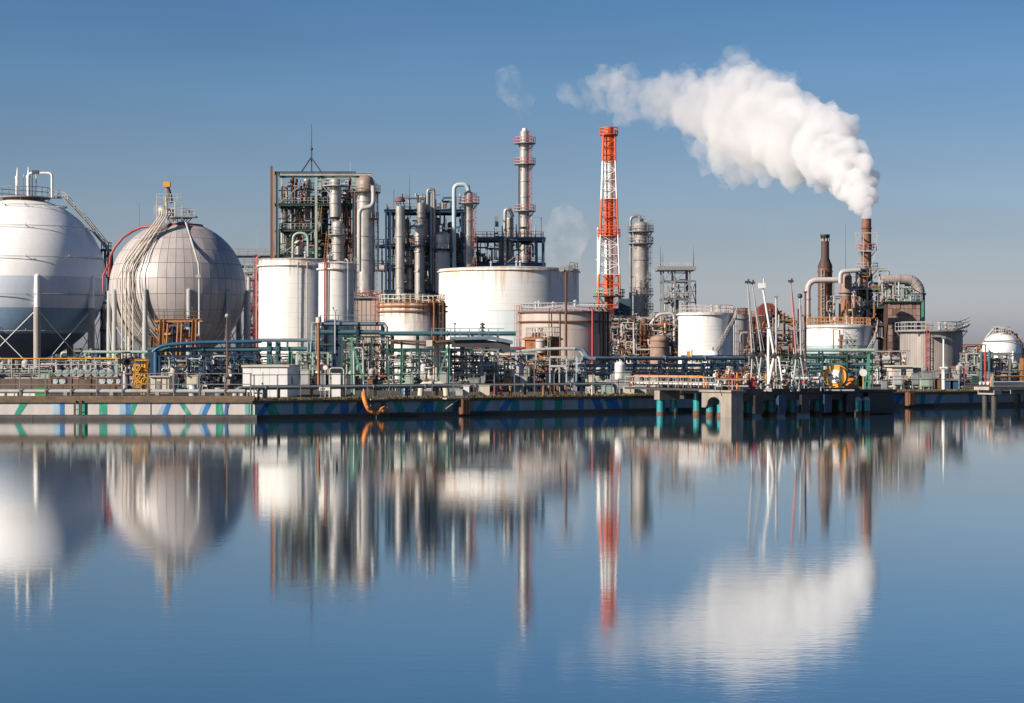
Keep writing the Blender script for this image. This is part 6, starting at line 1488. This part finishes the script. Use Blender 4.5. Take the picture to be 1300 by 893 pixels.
t = T('fender', 'square rusty fender block fixed to the blue quay wall', 'fender', edge_off(592, 515, 0)); p0 = E_px(586, -.4)
mb = MB(); strip(mb, p0, p0+.85, -.45, .04, .15, GZ+.05); t.mesh('block', mb, BROWN)
for k in range(3): mb = MB(); strip(mb, p0+.06+k*.28, p0+.22+k*.28, -.52, -.451, .2, GZ); t.mesh('timber', mb, RUST)
t = T('fender', 'square rusty fender block on the right end of the quay wall', 'fender', edge_off(1157, 505, 0)); p0 = E_px(1153, -.4)
mb = MB(); strip(mb, p0, p0+.9, -.45, .04, .2, GZ+.05); t.mesh('block', mb, BROWN); mb = MB(); strip(mb, p0+.1, p0+.8, -.54, -.451, .3, GZ); t.mesh('timber', mb, RUST)

# small posts and bits along the shaded quay edge
rs = random.Random(77)
lab = ('short red post', 'short rust brown post', 'short cream post', 'short grey post', 'short pale post'); mts = (RED, RUST, CREAM, GREY, PALE); cnt = {}
spots = (628, 636, 648, 690, 697, 708, 718, 729, 752, 768)
names = ('left one of the two', 'right one of the two', 'right of both red posts', 'below the white portal', 'below the portal legs', 'between the portal posts', 'right under the portal corner', 'past the portal', 'before the slate pipes', 'left of the green cabinets')
kinds = (0, 0, 1, 1, 1, 1, 1, 4, 2, 3)
for px, nm, k in zip(spots, names, kinds):
    p = E(E_px(px, 2.2), 2.2, GZ); mb = MB(); mb.cyl(p, p+Vector((0,0,.9)), .13, .11, n=10); mb.cyl(p+Vector((0,0,.9)), p+Vector((0,0,1.0)), .17, .08, n=10); mb.cyl(p-Vector((0,0,.0)), p+Vector((0,0,.1)), .22, n=10)
    single('edge_post', '%s on the shaded quay edge, %s' % (lab[k], nm), 'post', mb, mts[k], p, 'short posts along the quay edge')
for i, (px, w, h, m, l) in enumerate(((615, .9, .9, CREAM, 'cream crate on the quay edge left of the red posts'), (583, .6, .6, PALE, 'pale box low on the quay edge under the dark canopy'), (592, .5, .9, WHITE, 'white upright box on the quay edge beside the pale box'), (770, .9, .8, PALEGREEN, 'pale green crate on the quay edge by the slate pipes'), (812, 1.2, .9, PALE, 'pale machine cover at the landward end of the jetty bridge'), (798, 1.0, .7, CREAM, 'tilted cream sheet lying by the jetty bridge'))):
    p = E(E_px(px, 3.6), 3.6, GZ); mb = MB(); mb.cbox(p+Vector((0,0,h/2+.08)), w, .6, h); mb.cbox(p+Vector((0,0,h+.11)), w+.08, .68, .06)
    for q in (-1, 1): mb.cbox(p+Vector((q*w*.35,0,.04)), .1, .6, .08)
    single('crate', l, 'crate', mb, m, p)

# ---------------------------------------------------------------- jetty
def ebox(t, name, s0, s1, o0, o1, z0, z1, m, parent=None):
    mb = MB(); strip(mb, s0, s1, o0, o1, z0, z1); return t.mesh(name, mb, m, parent)
JZ = 2.1
PILE_R = mat('rusty tidal pile', (0.17, 0.085, 0.05), 0.8, vary=0.4, rust=0.3)
def pile(t, s, o, top, r=.34):
    p = E(s, o, 0); t.cyl('pile', (p.x,p.y,.35), (p.x,p.y,top), r, PILE_T); t.cyl('pile_foot', (p.x,p.y,-3), (p.x,p.y,.35), r*1.04, PILE_R)
t = T('jetty', 'dark loading jetty on turquoise piles', 'jetty', E(43, -11, 0))
ebox(t, 'deck', 37.4, 50.2, -15, -6.5, JZ-.25, JZ, CONC_DK); ebox(t, 'edge_beam', 37.3, 50.3, -15.2, -14.6, JZ-.75, JZ-.26, CONC_DK); ebox(t, 'rear_beam', 37.3, 50.3, -7.0, -6.4, JZ-.75, JZ-.26, CONC_DK)
ebox(t, 'kerb', 37.4, 50.2, -14.95, -14.7, JZ+.001, JZ+.22, DARK)
for s in (38.4, 41, 43.2, 46.0, 48.6):
    for o in (-14.4, -10.8, -7.4): pile(t, s, o, JZ-.26)
for s in (39.7, 44.6): ebox(t, 'pile_cap', s-.4, s+.4, -14.5, -7, JZ-.7, JZ-.27, CONC_DK)
for k in range(5): ebox(t, 'fender_panel', 38.2+k*2.5, 39.0+k*2.5, -15.6, -15.22, .25, JZ-.3, NAVY if k % 2 else BLACKISH)
# concrete dolphin with arch on its sunlit end
t = T('dolphin', 'pale concrete dolphin with an arched end and turquoise piles', 'dolphin', E(36.6, -13, 0))
PC = mat('pale pier concrete', (0.35, 0.30, 0.25), 0.85, vary=0.45, rust=0.34, rust_col=(0.24, 0.18, 0.14), bump=0.15)
mb = MB(); s0, s1 = 36.0, 37.25; o0, o1 = -15.2, -11.2
out_ = [(o0, -.6), (o0, JZ-.05), (o1, JZ-.05), (o1, .55), (o1+(-.5), .55)]
arch = [(-12.0, .55), (-12.0, 1.05)] + [(-12.9 + .9*math.cos(a*math.pi/8), 1.05 + .62*math.sin(a*math.pi/8)) for a in range(1, 8)] + [(-13.8, 1.05), (-13.8, -.6)]
prof_ = [(-15.2,-.6), (-15.2, JZ-.05), (-11.2, JZ-.05), (-11.2, .75), (-11.7, .75)] + [(-11.95, 1.0)] + [(-12.85 + .9*math.cos(a*math.pi/8), 1.05 + .6*math.sin(a*math.pi/8)) for a in range(1, 8)] + [(-13.75, 1.0), (-13.75, -.6)]
n = len(prof_); vs = [E(s0, o, z) for o, z in prof_] + [E(s1, o, z) for o, z in prof_]
mb.add(vs, [tuple(range(n)), tuple(reversed(range(n, 2*n)))] + [(i, n+i, n+(i+1) % n, (i+1) % n) for i in range(n)]); t.mesh('body', mb, PC)
ebox(t, 'cap', s0-.15, s1+.2, -15.35, -11.0, JZ-.049, JZ+.12, PC)
for o in (-11.6, -13.1): pile(t, 36.6, o, 1.0, .36)
for px in (905, 915, 929): p = E(36.4+ (px-905)*.02, -13.5, JZ+.12); t.cyl('bollard', p, p+Vector((0,0,.5)), .14, BLACKISH)
t = T('dolphin', 'dark fendered dolphin carrying the hose reel', 'dolphin', E(52.5, -12, 0))
ebox(t, 'body', 50.8, 54.6, -14.4, -9, -1, JZ-.2, CONC_DK); ebox(t, 'cap', 50.6, 54.8, -14.6, -8.8, JZ-.19, JZ+.02, CONC_DK); ebox(t, 'fender_panel', 51.2, 54.2, -14.9, -14.42, .1, JZ-.25, BLACKISH)
for s in (49.4, 50.35): pile(t, s, -15.6, 1.25, .33); p = E(s, -15.6, 1.25); t.cyl('pile_cap', p, p+Vector((0,0,.28)), .4, PALE, r1=.2)
# trestle bridge to the jetty
t = T('trestle_bridge', 'narrow trestle bridge carrying orange and white pipes to the jetty', 'bridge', E(34, -7, 0))
A, B = edge_at(806, 496, .6), E(37.3, -12.5, JZ+.1); A.z = B.z = JZ+.1; u = (B-A).normalized(); sd = Vector((-u.y, u.x, 0))
mb = MB(); mb.beam(A, B, 2.2, .16); t.mesh('deck', mb, CONC_DK)
for q in (-1.05, 1.05): mb = MB(); mb.rail([A+sd*q+Vector((0,0,.15)), B+sd*q+Vector((0,0,.15))], h=.9, gap=1.1, r=.025); t.mesh('railing', mb, PALE)
t.tube('orange_pipe', [A+u*1.0-sd*.9+Vector((0,0,.2)), A+u*1.0-sd*.9+Vector((0,0,1.1)), B-u*1.5-sd*.9+Vector((0,0,1.1)), B-u*1.5-sd*.9+Vector((0,0,.2))], .09, ORANGE, 10, fil=.4)
for k in range(3): o_ = -.5+k*.5; t.tube('white_pipe', [A+sd*o_+Vector((0,0,.42)), B+sd*o_+Vector((0,0,.42))], .11, (WHITE, PALE, CREAM)[k], 8)
for k in range(9): q = A.lerp(B, (k+.5)/9); t.bar('pipe_frame', q-sd*1.0+Vector((0,0,.15)), q-sd*1.0+Vector((0,0,1.15)), .1, RUST)
p = A.lerp(B, .38); mb = MB(); mb.beam(p-sd*1.1-Vector((0,0,.55)), p+sd*1.1-Vector((0,0,.55)), .8, .8); t.mesh('pier_cap', mb, PC)
for q in (-.7, .7): w = p+sd*q; t.cyl('pile', (w.x,w.y,.2), (w.x,w.y,JZ-.9), .36, PILE_T); t.cyl('pile_foot', (w.x,w.y,-3), (w.x,w.y,.2), .37, PILE_R)
# right-hand trestle
t = T('trestle_bridge', 'pipe trestle with orange and white pipes at the right edge', 'bridge', E(92, -5, 0))
s0 = E_px(1246, -5)
ebox(t, 'deck', s0, s0+40, -6, -4, JZ-.35, JZ-.05, CONCRETE)
t.tube('orange_pipe', [E(s0+.5, -5.8, JZ), E(s0+.5, -5.8, JZ+.95), E(s0+40, -5.8, JZ+.95)], .09, ORANGE, 10, fil=.4)
for k in range(3): t.tube('white_pipe', [E(s0+.2, -5.6+k*.5, JZ+.3), E(s0+40, -5.6+k*.5, JZ+.3)], .16, (WHITE, PALE, CREAM)[k], 8)
for k in range(9):
    s = s0+.6+k*4.4; t.bar('pipe_frame', E(s, -5.9, JZ-.05), E(s, -5.9, JZ+1.2), .1, PALEGREEN)
    for o in (-5.6, -4.4): w = E(s+.5, o, 0); t.cyl('pile', (w.x,w.y,-3), (w.x,w.y,JZ-.36), .3, CONC_DK)
    ebox(t, 'pile_cap', s, s+1, -6.1, -3.9, JZ-.8, JZ-.36, CONCRETE)

# loading arms on the jetty
def arm(label, pxb, pxt, py_t, pxj, py_j, s_off, m, m2, r=.16, cw='box', rr=.15):
    d = 171.5 + s_off; base = Vector((X(pxb,d), d, JZ)); j = P(pxj, py_j, d); tip = P(pxt, py_t, d)
    t = T('loading_arm', label, 'loading arm', base, 'marine loading arms on the jetty')
    t.cyl('riser', base, (j.x, d, j.z), rr, m2); mb = MB(); mb.cyl(base, base+Vector((0,0,.15)), rr*2.4, n=12); mb.cyl(base+Vector((0,0,.5)), base+Vector((0,0,.62)), rr*1.8, n=12); t.mesh('base_flange', mb, GREY)
    mb = MB(); mb.cyl(j-Vector((.22,0,.05)), j+Vector((.22,0,0)), .17, n=10); mb.cyl(j-Vector((0,.25,0)), j+Vector((0,.25,.1)), .15, n=10); mb.cyl(j+Vector((0,0,-.25)), j+Vector((0,0,.3)), .14, n=10); t.mesh('swivel_joint', mb, DARK)
    t.tube('boom', [j, j.lerp(tip, .5), tip], [r*1.15, r, r*.7], m, 10)
    t.cyl('stay_rod', j+Vector((.22,0,.3)), tip+Vector((.1,0,-.8)), .035, GREY)
    mb = MB()
    if cw == 'box': mb.cbox(tip+Vector((0,0,.05)), .42, .3, .2); mb.cbox(tip+Vector((.08,0,.2)), .12, .12, .2)
    elif cw == 'ball': mb.lathe([(.01, tip.z-.22), (.17, tip.z-.15), (.22, tip.z), (.17, tip.z+.15), (.01, tip.z+.22)], (tip.x, tip.y), 12)
    else: mb.cbox(tip+Vector((-.05,0,0)), .55, .4, .42); mb.cyl(tip+Vector((.1,0,.2)), tip+Vector((.1,0,.6)), .04, n=6)
    t.mesh('counterweight', mb, WHITE if cw == 'big' else DARK)
    q = j + Vector((.35, -.2, -.1)); e_ = Vector((q.x+.25, q.y-.2, JZ+.9)); t.tube('outer_arm', [j, q, e_], r*.8, m2, 8, fil=.2); mb = MB(); mb.cyl(e_, e_-Vector((0,0,.25)), .22, n=10); t.mesh('coupler', mb, RED if m is PINKRED else DARK)
arm('leftmost slim pale loading arm of the jetty', 953, 949, 359, 955, 452, 1.0, PALE, PINKISH, .055, rr=.07)
arm('slim pale loading arm leaning left, second on the jetty', 961, 955, 360, 967, 450, 0.2, PALE, PALE, .06, rr=.07)
arm('thick white loading arm with a big white counterweight', 974, 968, 363, 983, 452, -.6, WHITE_CLEAN, WHITE, .1, 'big', .12)
arm('red and white loading arm leaning left', 1006, 1004, 358, 1011, 453, -.2, PINKRED, PALE, .07, rr=.08)
arm('upright pale loading arm topped by a grey ball', 1014, 1015.5, 376, 1017, 455, .9, PALE, LAGGING, .07, 'ball', .08)
t = T('support_mast', 'short thick white mast between the loading arms', 'mast', (X(975.5,171), 171, JZ)); t.cyl('mast', (X(975.5,171), 171, JZ), P(975.5,417,171), .12, WHITE_CLEAN); t.cyl('cap', P(975.5,417,171), P(975.5,416,171), .24, PALE); t.box('foot', (X(972,171), 170.6, JZ), (X(979,171), 171.4, JZ+.3), PALE)
t = T('light_mast', 'thin rusty lamp mast right of the thick white arm', 'mast', (X(985.5,175), 175, JZ)); t.cyl('mast', (X(985.5,175), 175, JZ), P(985.5,378,175), .09, PINKISH); t.box('lamp', P(983,377.5,174.8), P(988,376,175.2), GREY)
t = T('light_mast', 'thin brown lamp mast at the right of the loading arms', 'mast', (X(1022.5,176), 176, JZ)); t.cyl('mast', (X(1022.5,176), 176, JZ), P(1022.5,372,176), .09, BROWN); t.box('lamp', P(1021,372,175.8), P(1024,370,176.2), BROWN)
# manifold clutter on the jetty deck
def deck_skid(label, px0, px1, seed, mats, n=26, d=174, top=472):
    rs = random.Random(seed); t = T('jetty_manifold', label, 'manifold', (X((px0+px1)/2, d), d, JZ))
    for i in range(n):
        px = rs.uniform(px0, px1); dd = d+rs.uniform(-2, 2); h = rs.uniform(.5, M(497-top, d)); x = X(px, dd); t.cyl('riser', (x,dd,JZ), (x,dd,JZ+h), rs.uniform(.04,.1), rs.choice(mats))
        if rs.random() < .6: t.valve('valve', (x,dd,JZ+h), rs.uniform(.3,.55), rs.choice(mats), rs.uniform(0,3))
    for i in range(5):
        z = JZ+rs.uniform(.3,1.4); dd = d+rs.uniform(-2,2); t.tube('pipe', [(X(px0,dd),dd,z), (X(px1,dd),dd,z)], rs.uniform(.05,.12), rs.choice(mats), 8)
    mb = MB(); mb.rail([(X(px0,d-2.5), d-2.5, JZ), (X(px1,d-2.5), d-2.5, JZ)], gap=1.4, r=.04, h=1.0); t.mesh('railing', mb, PALE)
deck_skid('orange and pale valve manifold at the left of the jetty', 908, 950, 81, [OCHRE, CREAM, RUST, PALE, RED, ORANGE, WHITE], 30, 172)
deck_skid('mixed valve manifold at the feet of the loading arms', 950, 1000, 82, [OCHRE, PALE, DARK, WHITE, GREY, YELLOW, RUST], 34, 175)
deck_skid('dark valve manifold at the right of the loading arms', 1000, 1046, 83, [DARK, PALE, BROWN, PINKISH, WHITE, GREEN], 26, 176)
t = T('red_pump', 'red pump unit between the left loading arms', 'pump', (X(955,172), 172, JZ)); t.box('body', P(952,494,172), P(958,484,173), RED); t.cyl('motor', P(953,483,172.5), P(958,483,172.5), .3, PINKRED); t.box('skid_base', (X(951,172), 171.8, JZ), (X(960,172), 173.2, JZ+.2), GREY)
# hose reel
D = 175.5
t = T('hose_reel', 'big orange hose reel with a white hub on the right dolphin', 'hose reel', (X(1061, D), D, JZ))
q = P(1060, 478, D-1.2); ax = Vector((-.25, -.968, 0)); back = -ax
ro, ri = M(14.2, D), M(8.6, D)
REELO = mat('orange yellow reel paint', (0.80, 0.36, 0.04), 0.5, vary=0.15, rust=0.08)
mb = MB(); mb.cyl(q, q+ax*.1, ro, n=40); mb.cyl(q+back*1.9, q+back*2.0, ro, n=40); t.mesh('flange_disc', mb, REELO)
mb = MB(); mb.cyl(q+back*1.89, q+back*.01, ro*.94, n=36); t.mesh('hose_coil', mb, OCHRE)
mb = MB(); mb.cyl(q+ax*.1, q+ax*.17, ri, n=32); mb.cyl(q+ax*.17, q+ax*.24, ri*.75, n=24); mb.cyl(q+ax*.24, q+ax*.5, ri*.2, n=12); t.mesh('hub', mb, WHITE_CLEAN)
sd = Vector((-ax.y, ax.x, 0))
for s_ in (-1, 1):
    t.bar('stand_leg', q+back*2.1, Vector((q.x, q.y, JZ+.02))+back*2.1+sd*(s_*.8), .14, PALE)
t.box('gear_box', q+ax*.4+Vector((-.5,-.12,.02)), q+ax*.4+Vector((-.25,.12,.22)), DARK)
t.box('base', (q.x-1.0, q.y-.9, JZ), (q.x+1.5, q.y+2.4, JZ+.12), PALE)
D = 178.0
t = T('winch', 'small orange winch post right of the hose reel', 'winch', (X(1080, D), D, JZ))
t.cyl('post', (X(1080,D), D, JZ), P(1080,481,D), .17, ORANGE); t.box('head', P(1077,484,D-.3), P(1083.5,480,D+.3), ORANGE); mb = MB(); mb.lathe([(.75, JZ), (.6, JZ+.25), (.25, JZ+.6)], (X(1080,D), D), 12, False); t.mesh('foot', mb, ORANGE); t.cyl('drum', P(1073,493,D-.4), P(1077,493,D+.2), .25, ORANGE)
t.cyl('side_post', (X(1088.5,D), D, JZ), P(1088.5,482,D), .1, YELLOW)
t = T('lifebuoy_post', 'pale post with a white lifebuoy box left of the green stay', 'post', (X(1096, 182), 182, GZ)); t.cyl('post', (X(1096,182), 182, GZ), P(1096,478,182), .06, YELLOW); mb = MB(); w = P(1096,473.5,182); mb.cyl(w+Vector((0,.1,0)), w-Vector((0,.1,0)), .33, n=14); t.mesh('lifebuoy_case', mb, WHITE)
# ---------------------------------------------------------------- steam
def steam_mat(name, dens, axis, d0, d1, n_scale, lo, hi, detail=4, aniso=0.0, ramp=None):
    """even scattering volume; density falls from d0 to d1 along x (m from the stack), broken up by noise"""
    m = bpy.data.materials.new(name); m.use_nodes = True
    n = m.node_tree; N = n.nodes; L = n.links
    N.remove(N['Principled BSDF'])
    o = N['Material Output']
    v = N.new('ShaderNodeVolumePrincipled')
    v.inputs['Color'].default_value = (0.976, 0.975, 0.975, 1)
    v.inputs['Anisotropy'].default_value = aniso
    g = N.new('ShaderNodeNewGeometry')
    no = N.new('ShaderNodeTexNoise'); no.inputs['Scale'].default_value = n_scale; no.inputs['Detail'].default_value = detail; no.inputs['Roughness'].default_value = 0.66
    L.new(g.outputs['Position'], no.inputs[0])
    r = N.new('ShaderNodeMapRange'); r.interpolation_type = 'SMOOTHSTEP'
    L.new(no.outputs[0], r.inputs[0])
    s = N.new('ShaderNodeSeparateXYZ'); L.new(g.outputs['Position'], s.inputs[0])
    rx = N.new('ShaderNodeMapRange'); rx.interpolation_type = 'SMOOTHSTEP'
    rx.inputs[1].default_value = axis[0]; rx.inputs[2].default_value = axis[1]; rx.inputs[3].default_value = d0; rx.inputs[4].default_value = d1
    L.new(s.outputs['X'], rx.inputs[0])
    if ramp:   # density along the drift, away from the stack
        rx.interpolation_type = 'LINEAR'; rx.inputs[3].default_value = 0; rx.inputs[4].default_value = 1; L.new(s.outputs['Y'], rx.inputs[0])
        cr = N.new('ShaderNodeValToRGB'); L.new(rx.outputs[0], cr.inputs[0]); ce = cr.color_ramp.elements
        ce[0].position = ramp[0][0]; ce[0].color = (ramp[0][1],)*3 + (1,); ce[1].position = ramp[-1][0]; ce[1].color = (ramp[-1][1],)*3 + (1,)
        for q_, v_ in ramp[1:-1]: k_ = ce.new(q_); k_.color = (v_, v_, v_, 1)
        rx = cr
    # noise threshold also slides along x: solid near the stack, ragged far from it
    tx = N.new('ShaderNodeMapRange'); tx.inputs[1].default_value = axis[0]; tx.inputs[2].default_value = axis[1]; tx.inputs[3].default_value = lo[0]; tx.inputs[4].default_value = lo[1]
    L.new(s.outputs['Y' if ramp else 'X'], tx.inputs[0])
    ad = N.new('ShaderNodeMath'); ad.operation = 'ADD'; ad.inputs[1].default_value = hi
    L.new(tx.outputs[0], ad.inputs[0])
    L.new(tx.outputs[0], r.inputs[1]); L.new(ad.outputs[0], r.inputs[2])
    mu = N.new('ShaderNodeMath'); mu.operation = 'MULTIPLY'
    L.new(r.outputs[0], mu.inputs[0]); L.new(rx.outputs[0], mu.inputs[1])
    m2 = N.new('ShaderNodeMath'); m2.operation = 'MULTIPLY'; m2.inputs[1].default_value = dens
    L.new(mu.outputs[0], m2.inputs[0]); L.new(m2.outputs[0], v.inputs['Density'])
    L.new(v.outputs[0], o.inputs['Volume'])
    return m

def ico():
    t = (1+5**.5)/2
    v = [Vector(p).normalized() for p in ((-1,t,0),(1,t,0),(-1,-t,0),(1,-t,0),(0,-1,t),(0,1,t),(0,-1,-t),(0,1,-t),(t,0,-1),(t,0,1),(-t,0,-1),(-t,0,1))]
    f = [(0,11,5),(0,5,1),(0,1,7),(0,7,10),(0,10,11),(1,5,9),(5,11,4),(11,10,2),(10,7,6),(7,1,8),(3,9,4),(3,4,2),(3,2,6),(3,6,8),(3,8,9),(4,9,5),(2,4,11),(6,2,10),(8,6,7),(9,8,1)]
    c = {}
    def mid(a, b):
        k = (min(a,b), max(a,b))
        if k not in c: v.append(((v[a]+v[b])/2).normalized()); c[k] = len(v)-1
        return c[k]
    for _ in range(2):
        nf = []
        for a, b, d in f:
            x, y, z = mid(a,b), mid(b,d), mid(d,a)
            nf += [(a,x,z),(b,y,x),(d,z,y),(x,y,z)]
        f = nf; c = {}
    return v, f
IV, IF = ico()
def puffs(mb, balls, d0, lumps, rs, ratio=(0.25, 0.5), dz=0.6, second=0):
    """balls: (px, py, r px); smaller lumps are spread over each ball to give a billowing outline"""
    def ball(c, r): mb.add([c + q*r for q in IV], IF, True)
    for px, py, r in balls:
        d = d0(px) if callable(d0) else d0
        rr = M(r, d); c = P(px, py, d) + Vector((0, rs.uniform(-dz, dz)*rr, 0)); ball(c, rr)
        for k in range(lumps):
            q = Vector((rs.gauss(0,1), rs.gauss(0,1), rs.gauss(0,1))).normalized()
            r2 = rr*rs.uniform(*ratio); c2 = c + q*(rr*rs.uniform(0.85, 1.05)); ball(c2, r2)
            for j in range(second):
                q2 = (q + Vector((rs.gauss(0,.7), rs.gauss(0,.7), rs.gauss(0,.7)))).normalized()
                ball(c2 + q2*r2, r2*rs.uniform(0.3, 0.5))

def plume(name, label, balls, d, material, lumps, seed, vox, base, **kw):
    rs = random.Random(seed); mb = MB(); puffs(mb, balls, d, lumps, rs, **kw)
    o = single(name, label, 'steam', mb, material, base)
    tx = bpy.data.textures.new('billow', 'CLOUDS'); tx.noise_scale = vox*4.5; tx.noise_depth = 3
    md = o.modifiers.new('weld', 'REMESH'); md.mode = 'VOXEL'; md.voxel_size = vox; md.use_smooth_shade = True
    dm = o.modifiers.new('billow', 'DISPLACE'); dm.texture = tx; dm.texture_coords = 'LOCAL'; dm.strength = vox*3.2; dm.mid_level = 0.5
    return o
DS = 385.0
st = steam_mat('thick steam', 1.0, (385, 920), 0, 1, 0.10, (0.22, 0.45), 0.26, detail=9, ramp=((0, .75), (.12, .30), (.35, .135), (.62, .07), (1, .03)))
st.cycles.volume_step_rate = 0.35
big = [(1100,281,6),(1100,272,8),(1096,262,12),(1092,250,17),(1086,236,22),(1075,220,28),(1060,203,33),(1042,190,38),(1020,178,44),(996,168,48),(1000,200,30),
       (968,160,50),(960,195,28),(940,150,48),(928,200,30),(912,145,42),(905,190,26),(885,140,36),(868,128,32),(846,125,30),(825,124,28),(800,122,30),(778,118,26),(760,116,22),(750,124,12),
       (955,112,24),(985,124,24),(1040,155,22),(1020,140,18)]
pl = plume('steam_plume', 'thick white steam plume streaming left from the tall brown stack', big, lambda px: DS-5 + (1100-px)*1.5, st, 12, 4, 0.6, P(1100, 277, DS), second=3)
fr = MB(); puffs(fr, [(955,98,22),(938,86,19),(985,112,20),(1004,104,13),(1012,120,12),(930,68,12),(945,60,7),(914,92,16),(772,98,17),(758,104,12),(800,97,14),(850,100,13),(880,100,15),(835,152,10),(790,148,12)], lambda px: DS-5 + (1100-px)*1.5, 12, random.Random(40), second=2)
fo = new_obj('steam_fringe', fr.data('steam_fringe', steam_mat('ragged steam', 0.06, (0, 1), 1, 1, 0.10, (0.38, 0.38), 0.24), pl.location), Matrix.Translation(pl.location), pl)
for md_ in pl.modifiers:
    if md_.type == 'REMESH': q_ = fo.modifiers.new('weld', 'REMESH'); q_.mode = 'VOXEL'; q_.voxel_size = 0.7
    else: q_ = fo.modifiers.new('billow', 'DISPLACE'); q_.texture = md_.texture; q_.texture_coords = 'LOCAL'; q_.strength = 2.0
wisp = steam_mat('thin vapour', 0.24, (X(560, 470), X(760, 470)), 0.5, 0.5, 0.13, (0.42, 0.42), 0.3, detail=6)
wisp.cycles.volume_step_rate = 0.5
plume('vapour_wisp', 'faint wisp of vapour above the tall silver stack', [(667,158,4),(668,148,7),(664,134,12),(655,116,16),(648,102,17),(640,118,10),(636,95,10),(672,128,9)], 470, wisp, 6, 8, 0.8, P(666, 163, 470))
plume('vapour_wisp', 'faint vapour scrap between the silver stack and the striped chimney', [(722,118,14),(736,128,13),(715,108,9),(748,126,9)], 470, wisp, 6, 9, 0.8, P(725, 160, 470))
plume('vapour_wisp', 'pale vapour rising behind the big white tank', [(715,330,24),(720,305,26),(718,280,20),(700,320,20),(735,300,14),(705,296,16)], 520, wisp, 6, 10, 0.8, P(715, 350, 520))
plume('vapour_wisp', 'small vapour puff drifting across the tall grey column', [(818,352,9),(826,345,7),(808,358,6)], 440, steam_mat('small vapour', 0.3, (0, 1), 1, 1, 0.3, (0.40, 0.40), 0.2), 6, 12, 0.5, P(818, 362, 440))

# ---------------------------------------------------------------- kinds that occur more than once share a group
PHRASE = {'storage_tank': 'upright storage tanks', 'gas_sphere': 'gas spheres on legs', 'process_skid': 'knots of pipework behind the quay', 'pipe_rack': 'pipe racks along the quay',
          'lightning_rod': 'lightning rods on the plant', 'stack': 'stacks of the plant', 'column': 'process columns', 'process_structure': 'open steel process structures', 'process_block': 'process blocks',
          'pipe_bridge': 'high walkways', 'gas_duct': 'gas ducts', 'lamp_pole': 'lamp poles', 'utility_pole': 'utility poles', 'vent_pole': 'vent poles', 'light_mast': 'lamp masts on the jetty',
          'quay_railing': 'quay railings', 'edge_pipe': 'pipes along the quay edge', 'barrel': 'barrels on the quay', 'crate': 'crates on the quay', 'canopy': 'loading canopies', 'davit_frame': 'green stay frames',
          'dolphin': 'concrete dolphins', 'trestle_bridge': 'pipe trestles', 'fender': 'rusty fender blocks', 'edge_platform': 'slabs jutting over the quay', 'jetty_manifold': 'valve manifolds on the jetty', 'vapour_wisp': 'faint vapour wisps'}
kinds_ = {}
for o in COL.objects:
    if o.parent is None and 'label' in o.keys() and 'kind' not in o.keys(): kinds_.setdefault(o.name.split('.')[0], []).append(o)
for k_, v_ in kinds_.items():
    if len(v_) > 1:
        for o in v_:
            if 'group' not in o.keys(): o['group'] = PHRASE.get(k_, k_.replace('_', ' ') + 's of the plant')
